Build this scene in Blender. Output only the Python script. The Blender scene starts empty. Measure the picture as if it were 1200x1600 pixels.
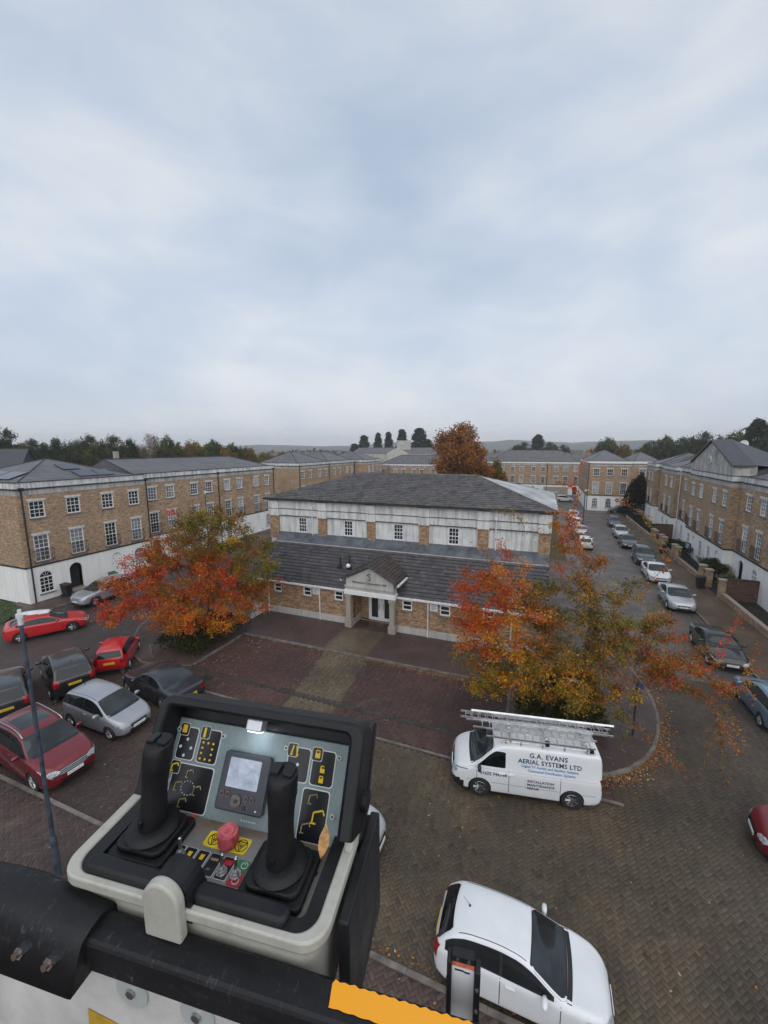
import bpy, bmesh, math, random
import numpy as np
from mathutils import Vector, Matrix
from mathutils.bvhtree import BVHTree

random.seed(7)
RNG = np.random.default_rng(7)
SC = bpy.context.scene
COL = SC.collection
R = math.radians

# ------------------------------------------------------------------ camera
# Estate frame: +Y runs up the street, +X to the right, the camera stands in a
# lift basket 12 m above the paving.
CAM_H = 12.0
FOCAL_PX = 634.4
PITCH, ROLL, YAW = R(8.91), R(-0.157), R(21.2)
_fw = np.array([0, math.cos(PITCH), -math.sin(PITCH)])
_rt = np.array([1.0, 0, 0])
_up = np.cross(_rt, _fw)
_r2 = _rt * math.cos(ROLL) + _up * math.sin(ROLL)
_u2 = -_rt * math.sin(ROLL) + _up * math.cos(ROLL)


def _yaw(v):
    c, s = math.cos(YAW), math.sin(YAW)
    return np.array([c * v[0] - s * v[1], s * v[0] + c * v[1], v[2]])


CR, CU, CW = _yaw(_r2), _yaw(_u2), _yaw(_fw)
cam_data = bpy.data.cameras.new("camera")
cam = bpy.data.objects.new("camera", cam_data)
COL.objects.link(cam)
cam.matrix_world = Matrix(((CR[0], CU[0], -CW[0], 0), (CR[1], CU[1], -CW[1], 0), (CR[2], CU[2], -CW[2], CAM_H), (0, 0, 0, 1)))
cam_data.sensor_fit = 'HORIZONTAL'
cam_data.sensor_width = 36.0
cam_data.lens = 36.0 * FOCAL_PX / 1200.0
cam_data.clip_start = 0.05
cam_data.clip_end = 20000
SC.camera = cam


def ray(x, y):
    return CW + CR * (x - 600) / FOCAL_PX - CU * (y - 800) / FOCAL_PX


def gpt(x, y, z=0.0):
    d = ray(x, y)
    t = (z - CAM_H) / d[2]
    return np.array([0, 0, CAM_H]) + d * t


def dpt(x, y, D):
    return np.array([0, 0, CAM_H]) + ray(x, y) * D


# ------------------------------------------------------------------ world: overcast sky
world = bpy.data.worlds.new("World")
SC.world = world
world.use_nodes = True
nt = world.node_tree
nt.nodes.clear()
N = nt.nodes.new
out = N('ShaderNodeOutputWorld')
bg = N('ShaderNodeBackground')
sky = N('ShaderNodeTexSky')
sky.sky_type = 'NISHITA'
sky.sun_disc = False
SUN_EL, SUN_AZ = R(38), R(150)
sky.sun_elevation = SUN_EL
sky.sun_rotation = SUN_AZ
sky.air_density = 1.5
sky.dust_density = 3.0
skym = N('ShaderNodeVectorMath'); skym.operation = 'SCALE'; skym.inputs['Scale'].default_value = 0.08
nt.links.new(sky.outputs[0], skym.inputs[0])
tc = N('ShaderNodeTexCoord')
sep = N('ShaderNodeSeparateXYZ')
nt.links.new(tc.outputs['Generated'], sep.inputs[0])


def wmath(op, a, b=None, clamp=False):
    m = N('ShaderNodeMath'); m.operation = op; m.use_clamp = clamp
    for i, v in enumerate((a, b)):
        if v is None:
            continue
        if isinstance(v, (int, float)):
            m.inputs[i].default_value = v
        else:
            nt.links.new(v, m.inputs[i])
    return m.outputs[0]


# direction projected on a cloud deck: dir.xy / (|dir.z| + 0.22)
den = wmath('ADD', wmath('ABSOLUTE', sep.outputs[2]), 0.34)
cu = wmath('DIVIDE', sep.outputs[0], den)
cv = wmath('DIVIDE', sep.outputs[1], den)
comb = N('ShaderNodeCombineXYZ')
nt.links.new(wmath('ADD', wmath('MULTIPLY', cu, .35), sep.outputs[0]), comb.inputs[0]); nt.links.new(wmath('ADD', wmath('MULTIPLY', cv, .35), sep.outputs[1]), comb.inputs[1]); nt.links.new(wmath('MULTIPLY', sep.outputs[2], 3.4), comb.inputs[2])
n1 = N('ShaderNodeTexNoise'); n1.inputs['Scale'].default_value = 0.95; n1.inputs['Detail'].default_value = 3.5; n1.inputs['Roughness'].default_value = 0.48; n1.inputs['Distortion'].default_value = 0.35
n2 = N('ShaderNodeTexNoise'); n2.inputs['Scale'].default_value = 3.4; n2.inputs['Detail'].default_value = 7; n2.inputs['Roughness'].default_value = 0.56; n2.inputs['Distortion'].default_value = 0.5
off = N('ShaderNodeVectorMath'); off.operation = 'ADD'; off.inputs[1].default_value = (3.3, 1.7, 0.4)
nt.links.new(comb.outputs[0], off.inputs[0])
nt.links.new(off.outputs[0], n1.inputs['Vector']); nt.links.new(off.outputs[0], n2.inputs['Vector'])
nmix = wmath('ADD', wmath('MULTIPLY', n1.outputs[0], 0.70), wmath('MULTIPLY', n2.outputs[0], 0.30))
ramp = N('ShaderNodeValToRGB')
nt.links.new(nmix, ramp.inputs[0])
e = ramp.color_ramp.elements
e[0].position = 0.36; e[0].color = (0.36, 0.437, 0.55, 1)
e[1].position = 0.66; e[1].color = (0.595, 0.622, 0.668, 1)
m_ = ramp.color_ramp.elements.new(0.5); m_.color = (0.45, 0.515, 0.615, 1)
# a pale band of thin cloud towards the horizon, all the way round
band = wmath('POWER', wmath('SUBTRACT', 1.0, wmath('ABSOLUTE', sep.outputs[2]), True), 9.0)
hm = N('ShaderNodeMix'); hm.data_type = 'RGBA'
nt.links.new(wmath('MULTIPLY', band, 0.55), hm.inputs[0])
nt.links.new(ramp.outputs[0], hm.inputs[6]); hm.inputs[7].default_value = (0.575, 0.58, 0.60, 1)
fin = N('ShaderNodeMix'); fin.data_type = 'RGBA'
fin.inputs[0].default_value = 0.93
nt.links.new(skym.outputs[0], fin.inputs[6]); nt.links.new(hm.outputs[2], fin.inputs[7])
nt.links.new(fin.outputs[2], bg.inputs[0])
nt.links.new(wmath('SUBTRACT', 1.04, wmath('MULTIPLY', wmath('ABSOLUTE', sep.outputs[2]), 0.22)), bg.inputs[1])
nt.links.new(bg.outputs[0], out.inputs[0])

# ------------------------------------------------------------------ sun behind cloud
sd = bpy.data.lights.new("sun", 'SUN')
sd.energy = 1.45
sd.angle = R(110)
sd.color = (1.0, 0.96, 0.9)
sun = bpy.data.objects.new("sun", sd)
COL.objects.link(sun)
sdir = Vector((math.sin(SUN_AZ) * math.cos(SUN_EL), math.cos(SUN_AZ) * math.cos(SUN_EL), math.sin(SUN_EL)))
sun.rotation_euler = (-sdir).to_track_quat('-Z', 'Y').to_euler()
sun.location = (0, 0, 60)

SC.view_settings.view_transform = 'Standard'
SC.view_settings.look = 'None'
SC.view_settings.exposure = 0.5
SC.view_settings.gamma = 1.0
SC.view_settings.use_curve_mapping = False
SC.render.engine = 'CYCLES'
SC.cycles.max_bounces = 5
SC.cycles.diffuse_bounces = 3
SC.cycles.glossy_bounces = 3
SC.cycles.transmission_bounces = 4
SC.cycles.transparent_max_bounces = 6
SC.cycles.volume_bounces = 0
SC.cycles.use_denoising = True
SC.cycles.use_adaptive_sampling = True
SC.cycles.adaptive_threshold = 0.02
SC.cycles.caustics_reflective = False
SC.cycles.caustics_refractive = False
# ------------------------------------------------------------------ materials
MATS = {}


class NT:
    """small wrapper for building node materials"""
    def __init__(s, name):
        s.m = bpy.data.materials.new(name); s.m.use_nodes = True
        s.t = s.m.node_tree; s.b = s.t.nodes['Principled BSDF']; s._tc = None

    def n(s, typ, **kw):
        x = s.t.nodes.new(typ)
        for k, v in kw.items():
            if k in x.inputs.keys():
                x.inputs[k].default_value = v
            else:
                setattr(x, k, v)
        return x

    def l(s, a, b):
        s.t.links.new(a, b)

    def co(s, kind='Object'):
        if s._tc is None:
            s._tc = s.n('ShaderNodeTexCoord')
        return s._tc.outputs[kind]

    def wpos(s):
        return s.n('ShaderNodeNewGeometry').outputs['Position']

    def math(s, op, a, b=None, clamp=False):
        m = s.n('ShaderNodeMath'); m.operation = op; m.use_clamp = clamp
        for i, v in enumerate((a, b)):
            if v is None:
                continue
            if isinstance(v, (int, float)):
                m.inputs[i].default_value = v
            else:
                s.l(v, m.inputs[i])
        return m.outputs[0]

    def noise(s, vec, scale, detail=4, rough=.55, dist=0.0):
        x = s.n('ShaderNodeTexNoise'); x.inputs['Scale'].default_value = scale; x.inputs['Detail'].default_value = detail
        x.inputs['Roughness'].default_value = rough; x.inputs['Distortion'].default_value = dist
        s.l(vec, x.inputs['Vector']); return x.outputs[0]

    def ramp(s, fac, stops):
        r = s.n('ShaderNodeValToRGB'); s.l(fac, r.inputs[0])
        el = r.color_ramp.elements
        while len(el) < len(stops):
            el.new(0.5)
        for k, (p, c) in enumerate(stops):
            el[k].position = p
            el[k].color = (*c, 1) if not isinstance(c, (int, float)) else (c, c, c, 1)
        return r.outputs[0]

    def mix(s, fac, a, b, mode='MIX'):
        x = s.n('ShaderNodeMix'); x.data_type = 'RGBA'; x.blend_type = mode
        for i, v in ((0, fac), (6, a), (7, b)):
            if isinstance(v, (int, float)):
                x.inputs[i].default_value = v
            elif isinstance(v, tuple):
                x.inputs[i].default_value = (*v, 1)
            else:
                s.l(v, x.inputs[i])
        return x.outputs[2]

    def scale(s, vec, sx, sy, sz):
        m = s.n('ShaderNodeMapping'); m.inputs['Scale'].default_value = (sx, sy, sz); s.l(vec, m.inputs[0]); return m.outputs[0]

    def bump(s, h, strength=.3, dist=.01):
        b = s.n('ShaderNodeBump'); b.inputs['Strength'].default_value = strength; b.inputs['Distance'].default_value = dist
        s.l(h, b.inputs['Height']); s.l(b.outputs[0], s.b.inputs['Normal'])

    def set(s, **kw):
        for k, v in kw.items():
            k = {'rough': 'Roughness', 'metal': 'Metallic', 'spec': 'Specular IOR Level', 'coat': 'Coat Weight', 'coatr': 'Coat Roughness', 'color': 'Base Color', 'alpha': 'Alpha', 'emit': 'Emission Color', 'emits': 'Emission Strength', 'trans': 'Transmission Weight', 'ior': 'IOR'}[k]
            i = s.b.inputs[k]
            if isinstance(v, (int, float)):
                i.default_value = v
            elif isinstance(v, tuple):
                i.default_value = (*v, 1)
            else:
                s.l(v, i)


def mat(name, color, rough=.6, metal=0, spec=.5, var=0.12, vs=3.0, bump=0, bs=60, coat=0, rvar=0.0, world=False):
    if name in MATS:
        return MATS[name]
    t = NT(name)
    v = t.wpos() if world else t.co()
    if var:
        nz = t.noise(v, vs, 5)
        d = tuple(c * (1 - 2 * var) for c in color); b = tuple(min(1, c * (1 + 1.6 * var)) for c in color)
        t.set(color=t.ramp(nz, [(.3, d), (.7, b)]))
    else:
        t.set(color=tuple(color))
    t.set(metal=metal, spec=spec, coat=coat)
    if rvar:
        nr = t.noise(v, vs * 2.3, 5)
        t.set(rough=t.ramp(nr, [(.3, max(.02, rough - rvar)), (.7, min(1, rough + rvar))]))
    else:
        t.set(rough=rough)
    if bump:
        t.bump(t.noise(v, bs, 4), bump, .01)
    MATS[name] = t.m
    return t.m


def brick_mat(name, c1, c2, mortar, w=.225, h=.075, tint=.25, mort=.008):
    t = NT(name)
    sp = t.n('ShaderNodeSeparateXYZ'); t.l(t.co(), sp.inputs[0])
    cb = t.n('ShaderNodeCombineXYZ')
    t.l(t.math('ADD', sp.outputs[0], sp.outputs[1]), cb.inputs[0]); t.l(sp.outputs[2], cb.inputs[1])
    bt = t.n('ShaderNodeTexBrick'); bt.offset = .5
    bt.inputs['Scale'].default_value = 1.0; bt.inputs['Brick Width'].default_value = w; bt.inputs['Row Height'].default_value = h
    bt.inputs['Mortar Size'].default_value = mort; bt.inputs['Mortar Smooth'].default_value = .2; bt.inputs['Bias'].default_value = -.1
    bt.inputs['Color1'].default_value = (*c1, 1); bt.inputs['Color2'].default_value = (*c2, 1); bt.inputs['Mortar'].default_value = (*mortar, 1)
    t.l(cb.outputs[0], bt.inputs['Vector'])
    big = t.noise(t.scale(t.co(), 1, 1, 1.6), .5, 5, .65)
    med = t.noise(t.scale(t.co(), 1, 1, 2.6), 2.6, 6, .8)
    fin_ = t.noise(t.scale(t.co(), 1, 1, 2.4), 3.6, 5, .85)
    col = t.mix(t.ramp(med, [(.44, 0.0), (.60, .85)]), bt.outputs[0], tuple(min(1, c * 1.5 + .04) for c in c1))
    col = t.mix(t.ramp(fin_, [(.48, 0.0), (.64, .85)]), col, tuple(c * .42 for c in c2))
    col = t.mix(t.math('MULTIPLY', t.ramp(big, [(.32, 0.0), (.68, 1.0)]), tint), col, (.10, .072, .052))
    t.set(color=col, rough=.88, spec=.3)
    t.bump(bt.outputs[1], -.4, .01)
    MATS[name] = t.m
    return t.m


def stained(name, base, dirt, streak=.7, big=.5, rough=.85):
    """painted render or stone with rain streaks and mould"""
    t = NT(name)
    st = t.noise(t.scale(t.co(), 2.6, 2.6, .25), 1.3, 6, .7)
    bg_ = t.noise(t.co(), 1.1, 6, .7)
    fine = t.noise(t.co(), 14, 4, .6)
    k = t.math('MULTIPLY', t.ramp(st, [(.46, 0.0), (.72, 1.0)]), streak)
    c = t.mix(k, base, dirt)
    c = t.mix(t.math('MULTIPLY', t.ramp(bg_, [(.45, 0.0), (.75, 1.0)]), big), c, tuple(d * 1.3 for d in dirt))
    c = t.mix(t.math('MULTIPLY', fine, .18), c, tuple(b * .6 for b in base))
    t.set(color=c, rough=rough, spec=.3)
    t.bump(fine, .15, .006)
    MATS[name] = t.m
    return t.m


def vcol_mat(name, rough=.7, spec=.4, var=.25, vs=30, bump=.3, rv=None, trans=0, world=True, attr='Col', big=0.0):
    t = NT(name)
    a = t.n('ShaderNodeAttribute'); a.attribute_name = attr
    v = t.wpos() if world else t.co()
    nz = t.noise(v, vs, 4, .6)
    c = t.mix(t.math('MULTIPLY', t.ramp(nz, [(.3, 1.0), (.7, 0.0)]), var), a.outputs['Color'], (0.02, .018, .016))
    if big:
        bn = t.noise(v, .42, 6, .62, .4)
        c = t.mix(t.math('MULTIPLY', t.ramp(bn, [(.35, 1.0), (.66, 0.0)]), big), c, (0.022, .018, .017))
        sn = t.noise(v, 1.9, 5, .7, 1.2)
        c = t.mix(t.ramp(sn, [(.62, 0.0), (.70, .55)]), c, (.02, .017, .016))
        pn = t.noise(v, .8, 4, .6, .8)
        c = t.mix(t.ramp(pn, [(.60, 0.0), (.74, .35)]), c, (.17, .15, .125))
    t.set(color=c, spec=spec)
    if rv:
        nr = t.noise(v, .55, 5, .6, .3)
        t.set(rough=t.ramp(nr, [(.36, rv[0]), (.64, rv[1])]))
    else:
        t.set(rough=rough)
    if bump:
        t.bump(nz, bump, .004)
    if trans:
        tr = t.n('ShaderNodeBsdfTranslucent'); t.l(c, tr.inputs[0])
        ms = t.n('ShaderNodeMixShader'); ms.inputs[0].default_value = trans
        o = [x for x in t.t.nodes if x.type == 'OUTPUT_MATERIAL'][0]
        t.l(t.b.outputs[0], ms.inputs[1]); t.l(tr.outputs[0], ms.inputs[2]); t.l(ms.outputs[0], o.inputs[0])
    MATS[name] = t.m
    return t.m


def slate_mat(name, c1, c2, gap, w=.3, h=.2):
    t = NT(name)
    sp = t.n('ShaderNodeSeparateXYZ'); t.l(t.co(), sp.inputs[0])
    cb = t.n('ShaderNodeCombineXYZ')
    t.l(t.math('ADD', sp.outputs[0], sp.outputs[1]), cb.inputs[0]); t.l(t.math('MULTIPLY', sp.outputs[2], 2.0), cb.inputs[1])
    bt = t.n('ShaderNodeTexBrick')
    bt.inputs['Scale'].default_value = 1.0; bt.inputs['Brick Width'].default_value = w; bt.inputs['Row Height'].default_value = h
    bt.inputs['Mortar Size'].default_value = .012; bt.inputs['Color1'].default_value = (*c1, 1); bt.inputs['Color2'].default_value = (*c2, 1); bt.inputs['Mortar'].default_value = (*gap, 1)
    t.l(cb.outputs[0], bt.inputs['Vector'])
    big = t.noise(t.co(), .6, 6, .7)
    c = t.mix(t.ramp(big, [(.35, 0.0), (.75, .5)]), bt.outputs[0], tuple(x * .55 for x in c1))
    t.set(color=c, rough=.55, spec=.4)
    t.bump(bt.outputs[1], -.5, .02)
    MATS[name] = t.m
    return t.m


brick_mat('brick_stock', (.44, .300, .188), (.285, .185, .112), (.28, .235, .18), tint=.4)
brick_mat('brick_dark', (.17, .085, .05), (.11, .058, .036), (.15, .12, .1), tint=.5)
brick_mat('brick_hall', (.38, .235, .135), (.22, .13, .075), (.28, .235, .18), tint=.3)
brick_mat('brick_red', (.13, .06, .042), (.085, .042, .032), (.10, .075, .06), tint=.5)
stained('render_white', (.86, .86, .84), (.50, .48, .44), .35, .2)
stained('render_hall', (.74, .75, .74), (.17, .17, .17), .75, .42)
stained('stone_dirty', (.54, .52, .49), (.09, .085, .08), .8, .85)
stained('stone_cornice', (.74, .74, .73), (.06, .06, .06), .8, .55)
stained('stone_porch', (.38, .34, .29), (.20, .17, .14), .6, .5)
stained('plinth', (.52, .51, .49), (.24, .21, .18), .7, .5)
mat('coping_dark', (.028, .028, .031), .6, var=.2)
slate_mat('slate_far', (.150, .148, .156), (.092, .092, .100), (.02, .02, .024), .5, .42)
slate_mat('slate_dark', (.07, .072, .085), (.05, .052, .062), (.02, .02, .022))
vcol_mat('slate_tile', .45, .5, .3, 18, .2, rv=(.34, .6))
mat('lead', (.085, .095, .115), .5, spec=.5, var=.3, vs=1.5, rvar=.12)
mat('upvc', (.78, .79, .80), .35, var=.04)
mat('white_gutter', (.72, .73, .74), .4, var=.08)
mat('black_pipe', (.02, .02, .022), .4, var=.1)
mat('sill_stone', (.16, .16, .155), .8, var=.2)
mat('lintel_stone', (.60, .59, .56), .8, var=.12)
mat('iron', (.012, .012, .014), .5, var=0)
mat('solar', (.03, .035, .055), .15, var=.1)
mat('recess_shade', (.006, .006, .007), .7, var=0)
mat('door_dark', (.015, .015, .018), .35, var=0)
mat('door_blue', (.03, .05, .10), .35, var=.05)
mat('tarmac', (.075, .068, .066), .62, var=.28, vs=.8, bump=.4, bs=120, world=True, rvar=.15)
mat('kerb', (.155, .135, .115), .7, var=.25, vs=2.5, bump=.3, bs=50, world=True)
mat('channel', (.04, .035, .032), .6, var=.3, vs=2, world=True, rvar=.15)
mat('joint_sand', (.045, .035, .027), .8, var=.3, vs=2, world=True)
mat('soil', (.03, .022, .016), .95, var=.3, vs=6, bump=.6, bs=30)
mat('steel', (.45, .46, .47), .35, metal=1.0, var=.15, rvar=.1)
mat('alu', (.62, .63, .64), .32, metal=.9, var=.12, rvar=.1)
mat('chrome', (.75, .75, .76), .12, metal=1.0, var=0)
mat('rubber', (.014, .014, .015), .75, var=.1)
mat('plastic_black', (.016, .016, .018), .45, var=.15)
mat('lamp_column', (.045, .06, .085), .5, var=.35, vs=4)
mat('lamp_head', (.62, .63, .64), .4, var=.08)
mat('bin_black', (.015, .015, .017), .5, var=.1)
mat('bin_green', (.03, .09, .045), .5, var=.1)
mat('sign_blue', (.03, .06, .16), .45, var=.05)
mat('sign_white', (.75, .77, .8), .4, var=.05)
mat('sign_red', (.55, .02, .03), .4, var=.05)
vcol_mat('paver', .6, .34, .38, 45, .35, rv=(.46, .76), big=.5)
vcol_mat('leaf', .8, .08, .10, 8, 0, trans=.35)
vcol_mat('leaf_far', .85, .08, .25, 1.2, 0, trans=.2)
vcol_mat('litter', .5, .4, .2, 20, 0)
mat('bark', (.13, .11, .092), .85, var=.35, vs=7, bump=.5, bs=40)
mat('bark_far', (.05, .042, .036), .9, var=.3)


def glass_mat(name, tint, rough=.06):
    t = NT(name)
    n = t.noise(t.wpos(), .9, 3)
    t.set(color=t.ramp(n, [(.4, tuple(c * .6 for c in tint)), (.6, tuple(c * 1.4 for c in tint))]), rough=rough, spec=.5, ior=1.5)
    MATS[name] = t.m


glass_mat('pane_dark', (.022, .025, .03))
glass_mat('pane_curtain', (.17, .18, .185), .12)
glass_mat('pane_pale', (.30, .315, .325), .15)
glass_mat('car_glass', (.008, .010, .011), .04)
glass_mat('car_screen', (.020, .028, .030), .05)


def paint_mat(name, color, metal=0.0, rough=.28):
    t = NT(name)
    n = t.noise(t.co(), 1.7, 5)
    t.set(color=t.mix(t.ramp(n, [(.35, .22), (.7, 0.0)]), color, tuple(c * .62 for c in color)), metal=metal, rough=t.ramp(t.noise(t.co(), 3, 5), [(.3, rough), (.7, rough + .15)]), spec=.5, coat=.85, coatr=.06)
    # fine beads of rain on the lacquer
    vz = t.n('ShaderNodeTexVoronoi'); vz.inputs['Scale'].default_value = 55; t.l(t.co(), vz.inputs['Vector'])
    t.bump(t.ramp(vz.outputs['Distance'], [(.0, 1.0), (.28, 0.0)]), .12, .004)
    MATS[name] = t.m


paint_mat('paint_white', (.70, .72, .74))
paint_mat('paint_silver', (.50, .515, .545), .55, .3)
paint_mat('paint_silver_blue', (.37, .385, .42), .5, .3)
paint_mat('paint_black', (.010, .010, .012))
paint_mat('paint_dark', (.016, .018, .024))
paint_mat('paint_grey', (.035, .040, .050), .4)
paint_mat('paint_red', (.50, .006, .012))
paint_mat('paint_maroon', (.17, .006, .014), .35)
paint_mat('paint_blue', (.17, .27, .35), .4)
paint_mat('paint_navy', (.035, .055, .10), .3)
mat('headlamp', (.42, .44, .46), .08, spec=.8, var=.3, vs=14)
mat('taillamp', (.28, .006, .008), .1, spec=.8, var=.2, vs=12)
mat('car_black', (.010, .010, .011), .5, var=.1)
mat('car_trim', (.5, .5, .51), .2, metal=.9, var=0)


def plate_mat(name, base):
    t = NT(name)
    sp = t.n('ShaderNodeSeparateXYZ'); t.l(t.co('Generated'), sp.inputs[0])
    cb = t.n('ShaderNodeCombineXYZ'); t.l(t.math('MULTIPLY', sp.outputs[1], 15.0), cb.inputs[0]); t.l(t.math('MULTIPLY', sp.outputs[2], 3.0), cb.inputs[1])
    ck = t.n('ShaderNodeTexVoronoi'); ck.inputs['Scale'].default_value = 1.1; t.l(cb.outputs[0], ck.inputs['Vector'])
    inz = t.math('MULTIPLY', t.math('GREATER_THAN', sp.outputs[2], .25), t.math('LESS_THAN', sp.outputs[2], .75))
    iny = t.math('MULTIPLY', t.math('GREATER_THAN', sp.outputs[1], .1), t.math('LESS_THAN', sp.outputs[1], .9))
    f = t.math('MULTIPLY', t.math('MULTIPLY', inz, iny), t.math('LESS_THAN', ck.outputs['Distance'], .36))
    t.set(color=t.mix(f, base, (.02, .02, .02)), rough=.35)
    MATS[name] = t.m


plate_mat('plate_yellow', (.72, .47, .03))
plate_mat('plate_white', (.72, .73, .72))

# ------------------------------------------------------------------ mesh helpers


def link(o, parent=None):
    COL.objects.link(o)
    if parent is not None:
        o.parent = parent
    return o


def empty(name, loc=(0, 0, 0), rz=0.0, parent=None):
    o = bpy.data.objects.new(name, None)
    o.empty_display_size = .2
    o.location = loc
    o.rotation_euler = (0, 0, rz)
    return link(o, parent)


def tag(o, label=None, cat=None, group=None, kind=None):
    if label: o['label'] = label
    if cat: o['category'] = cat
    if group: o['group'] = group
    if kind: o['kind'] = kind
    return o


def thing(name, label, cat, loc=(0, 0, 0), rz=0.0, group=None):
    return tag(empty(name, loc, rz), label, cat, group)


def copy_tree(o, parent=None):
    c = o.copy()
    COL.objects.link(c)
    c.parent = parent
    for ch in list(o.children):
        copy_tree(ch, c)
    return c


class MB:
    def __init__(s):
        s.v = []; s.f = []; s.c = []

    def add(s, vs, fs, col=None):
        b = len(s.v)
        s.v += [tuple(map(float, p)) for p in vs]
        for f in fs:
            s.f.append(tuple(b + i for i in f)); s.c.append(col)
        return b

    def quad(s, a, b, c, d, col=None):
        s.add((a, b, c, d), ((0, 1, 2, 3),), col); return s

    def poly(s, pts, col=None):
        s.add(pts, (tuple(range(len(pts))),), col); return s

    def box(s, x0, x1, y0, y1, z0, z1, col=None):
        s.add([(x0, y0, z0), (x1, y0, z0), (x1, y1, z0), (x0, y1, z0), (x0, y0, z1), (x1, y0, z1), (x1, y1, z1), (x0, y1, z1)],
              [(0, 3, 2, 1), (4, 5, 6, 7), (0, 1, 5, 4), (1, 2, 6, 5), (2, 3, 7, 6), (3, 0, 4, 7)], col)
        return s

    def prism(s, poly, z0, z1, col=None):
        n = len(poly)
        vs = [(p[0], p[1], z0) for p in poly] + [(p[0], p[1], z1) for p in poly]
        fs = [tuple(range(n - 1, -1, -1)), tuple(range(n, 2 * n))] + [(i, (i + 1) % n, n + (i + 1) % n, n + i) for i in range(n)]
        s.add(vs, fs, col); return s

    def cyl(s, p0, p1, r0, r1=None, n=12, caps=True, col=None):
        r1 = r0 if r1 is None else r1
        p0 = Vector(p0); p1 = Vector(p1)
        d = (p1 - p0)
        if d.length < 1e-7:
            return s
        q = d.to_track_quat('Z', 'Y').to_matrix()
        vs = []
        for p, r in ((p0, r0), (p1, r1)):
            for i in range(n):
                a = 2 * math.pi * i / n
                vs.append(p + q @ Vector((math.cos(a) * r, math.sin(a) * r, 0)))
        fs = [(i, (i + 1) % n, n + (i + 1) % n, n + i) for i in range(n)]
        if caps:
            fs += [tuple(range(n - 1, -1, -1)), tuple(range(n, 2 * n))]
        s.add(vs, fs, col); return s

    def tube(s, path, r, n=8, col=None):
        path = [Vector(p) for p in path]
        rr = r if isinstance(r, (list, tuple)) else [r] * len(path)
        vs = []; fs = []
        for k, p in enumerate(path):
            d = (path[min(k + 1, len(path) - 1)] - path[max(k - 1, 0)])
            q = d.to_track_quat('Z', 'Y').to_matrix()
            for i in range(n):
                a = 2 * math.pi * i / n
                vs.append(p + q @ Vector((math.cos(a) * rr[k], math.sin(a) * rr[k], 0)))
        for k in range(len(path) - 1):
            for i in range(n):
                fs.append((k * n + i, k * n + (i + 1) % n, (k + 1) * n + (i + 1) % n, (k + 1) * n + i))
        fs += [tuple(range(n - 1, -1, -1)), tuple(range((len(path) - 1) * n, len(path) * n))]
        s.add(vs, fs, col); return s

    def lathe(s, prof, n=20, axis='Z', c=(0, 0, 0), cap=True):
        vs = []; fs = []
        for (r, h) in prof:
            for i in range(n):
                a = 2 * math.pi * i / n
                x, y = math.cos(a) * r, math.sin(a) * r
                vs.append((c[0] + x, c[1] + y, c[2] + h) if axis == 'Z' else (c[0] + x, c[1] + h, c[2] + y))
        m = len(prof)
        for k in range(m - 1):
            for i in range(n):
                q = (k * n + i, k * n + (i + 1) % n, (k + 1) * n + (i + 1) % n, (k + 1) * n + i)
                fs.append(q if axis == 'Z' else q[::-1])
        if cap:
            fs += [tuple(range(n - 1, -1, -1)), tuple(range((m - 1) * n, m * n))]
        s.add(vs, fs); return s

    def xf(s, start, M):
        for i in range(start, len(s.v)):
            s.v[i] = tuple(M @ Vector(s.v[i]))
        return s

    def mesh(s, name):
        me = bpy.data.meshes.new(name)
        me.from_pydata(s.v, [], s.f)
        if any(c is not None for c in s.c):
            a = me.color_attributes.new('Col', 'FLOAT_COLOR', 'CORNER')
            buf = []
            for p, c in zip(s.f, s.c):
                c = c or (.5, .5, .5)
                buf += [c[0], c[1], c[2], 1.0] * len(p)
            a.data.foreach_set('color', buf)
        me.update()
        return me

    def build(s, name, material, parent=None, smooth=False, bevel=0, seg=2, loc=None, angle=40):
        me = s.mesh(name)
        me.materials.append(MATS[material] if isinstance(material, str) else material)
        o = bpy.data.objects.new(name, me)
        link(o, parent)
        if loc: o.location = loc
        if smooth:
            me.polygons.foreach_set('use_smooth', [True] * len(me.polygons))
            try:
                me.set_sharp_from_angle(angle=R(angle))
            except Exception:
                pass
        if bevel:
            b = o.modifiers.new('bevel', 'BEVEL'); b.width = bevel; b.segments = seg; b.limit_method = 'ANGLE'; b.angle_limit = R(35)
        return o


def arrays_mesh(name, verts, faces_idx, nper, cols=None):
    """fast mesh from numpy: faces_idx (F, nper)"""
    me = bpy.data.meshes.new(name)
    F = len(faces_idx)
    me.vertices.add(len(verts)); me.vertices.foreach_set('co', np.asarray(verts, np.float32).ravel())
    me.loops.add(F * nper); me.loops.foreach_set('vertex_index', np.asarray(faces_idx, np.int32).ravel())
    me.polygons.add(F); me.polygons.foreach_set('loop_start', np.arange(0, F * nper, nper, dtype=np.int32))
    try:
        me.polygons.foreach_set('loop_total', np.full(F, nper, np.int32))
    except Exception:
        pass
    if cols is not None:
        a = me.color_attributes.new('Col', 'FLOAT_COLOR', 'CORNER')
        c = np.repeat(np.concatenate([cols, np.ones((F, 1))], 1), nper, 0)
        a.data.foreach_set('color', c.astype(np.float32).ravel())
    me.update(calc_edges=True)
    me.validate()
    return me


def rrect(x0, x1, y0, y1, r, n=5):
    out_ = []
    for cx, cy, a0 in ((x1 - r, y1 - r, 0), (x0 + r, y1 - r, 90), (x0 + r, y0 + r, 180), (x1 - r, y0 + r, 270)):
        for i in range(n + 1):
            a = R(a0 + 90 * i / n)
            out_.append((cx + r * math.cos(a), cy + r * math.sin(a)))
    return out_
# ------------------------------------------------------------------ ground, roads, pavements


def struct(mb, name, material, parent=None, **kw):
    o = mb.build(name, material, parent, **kw)
    if parent is None:
        o['kind'] = 'structure'
    return o


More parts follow.
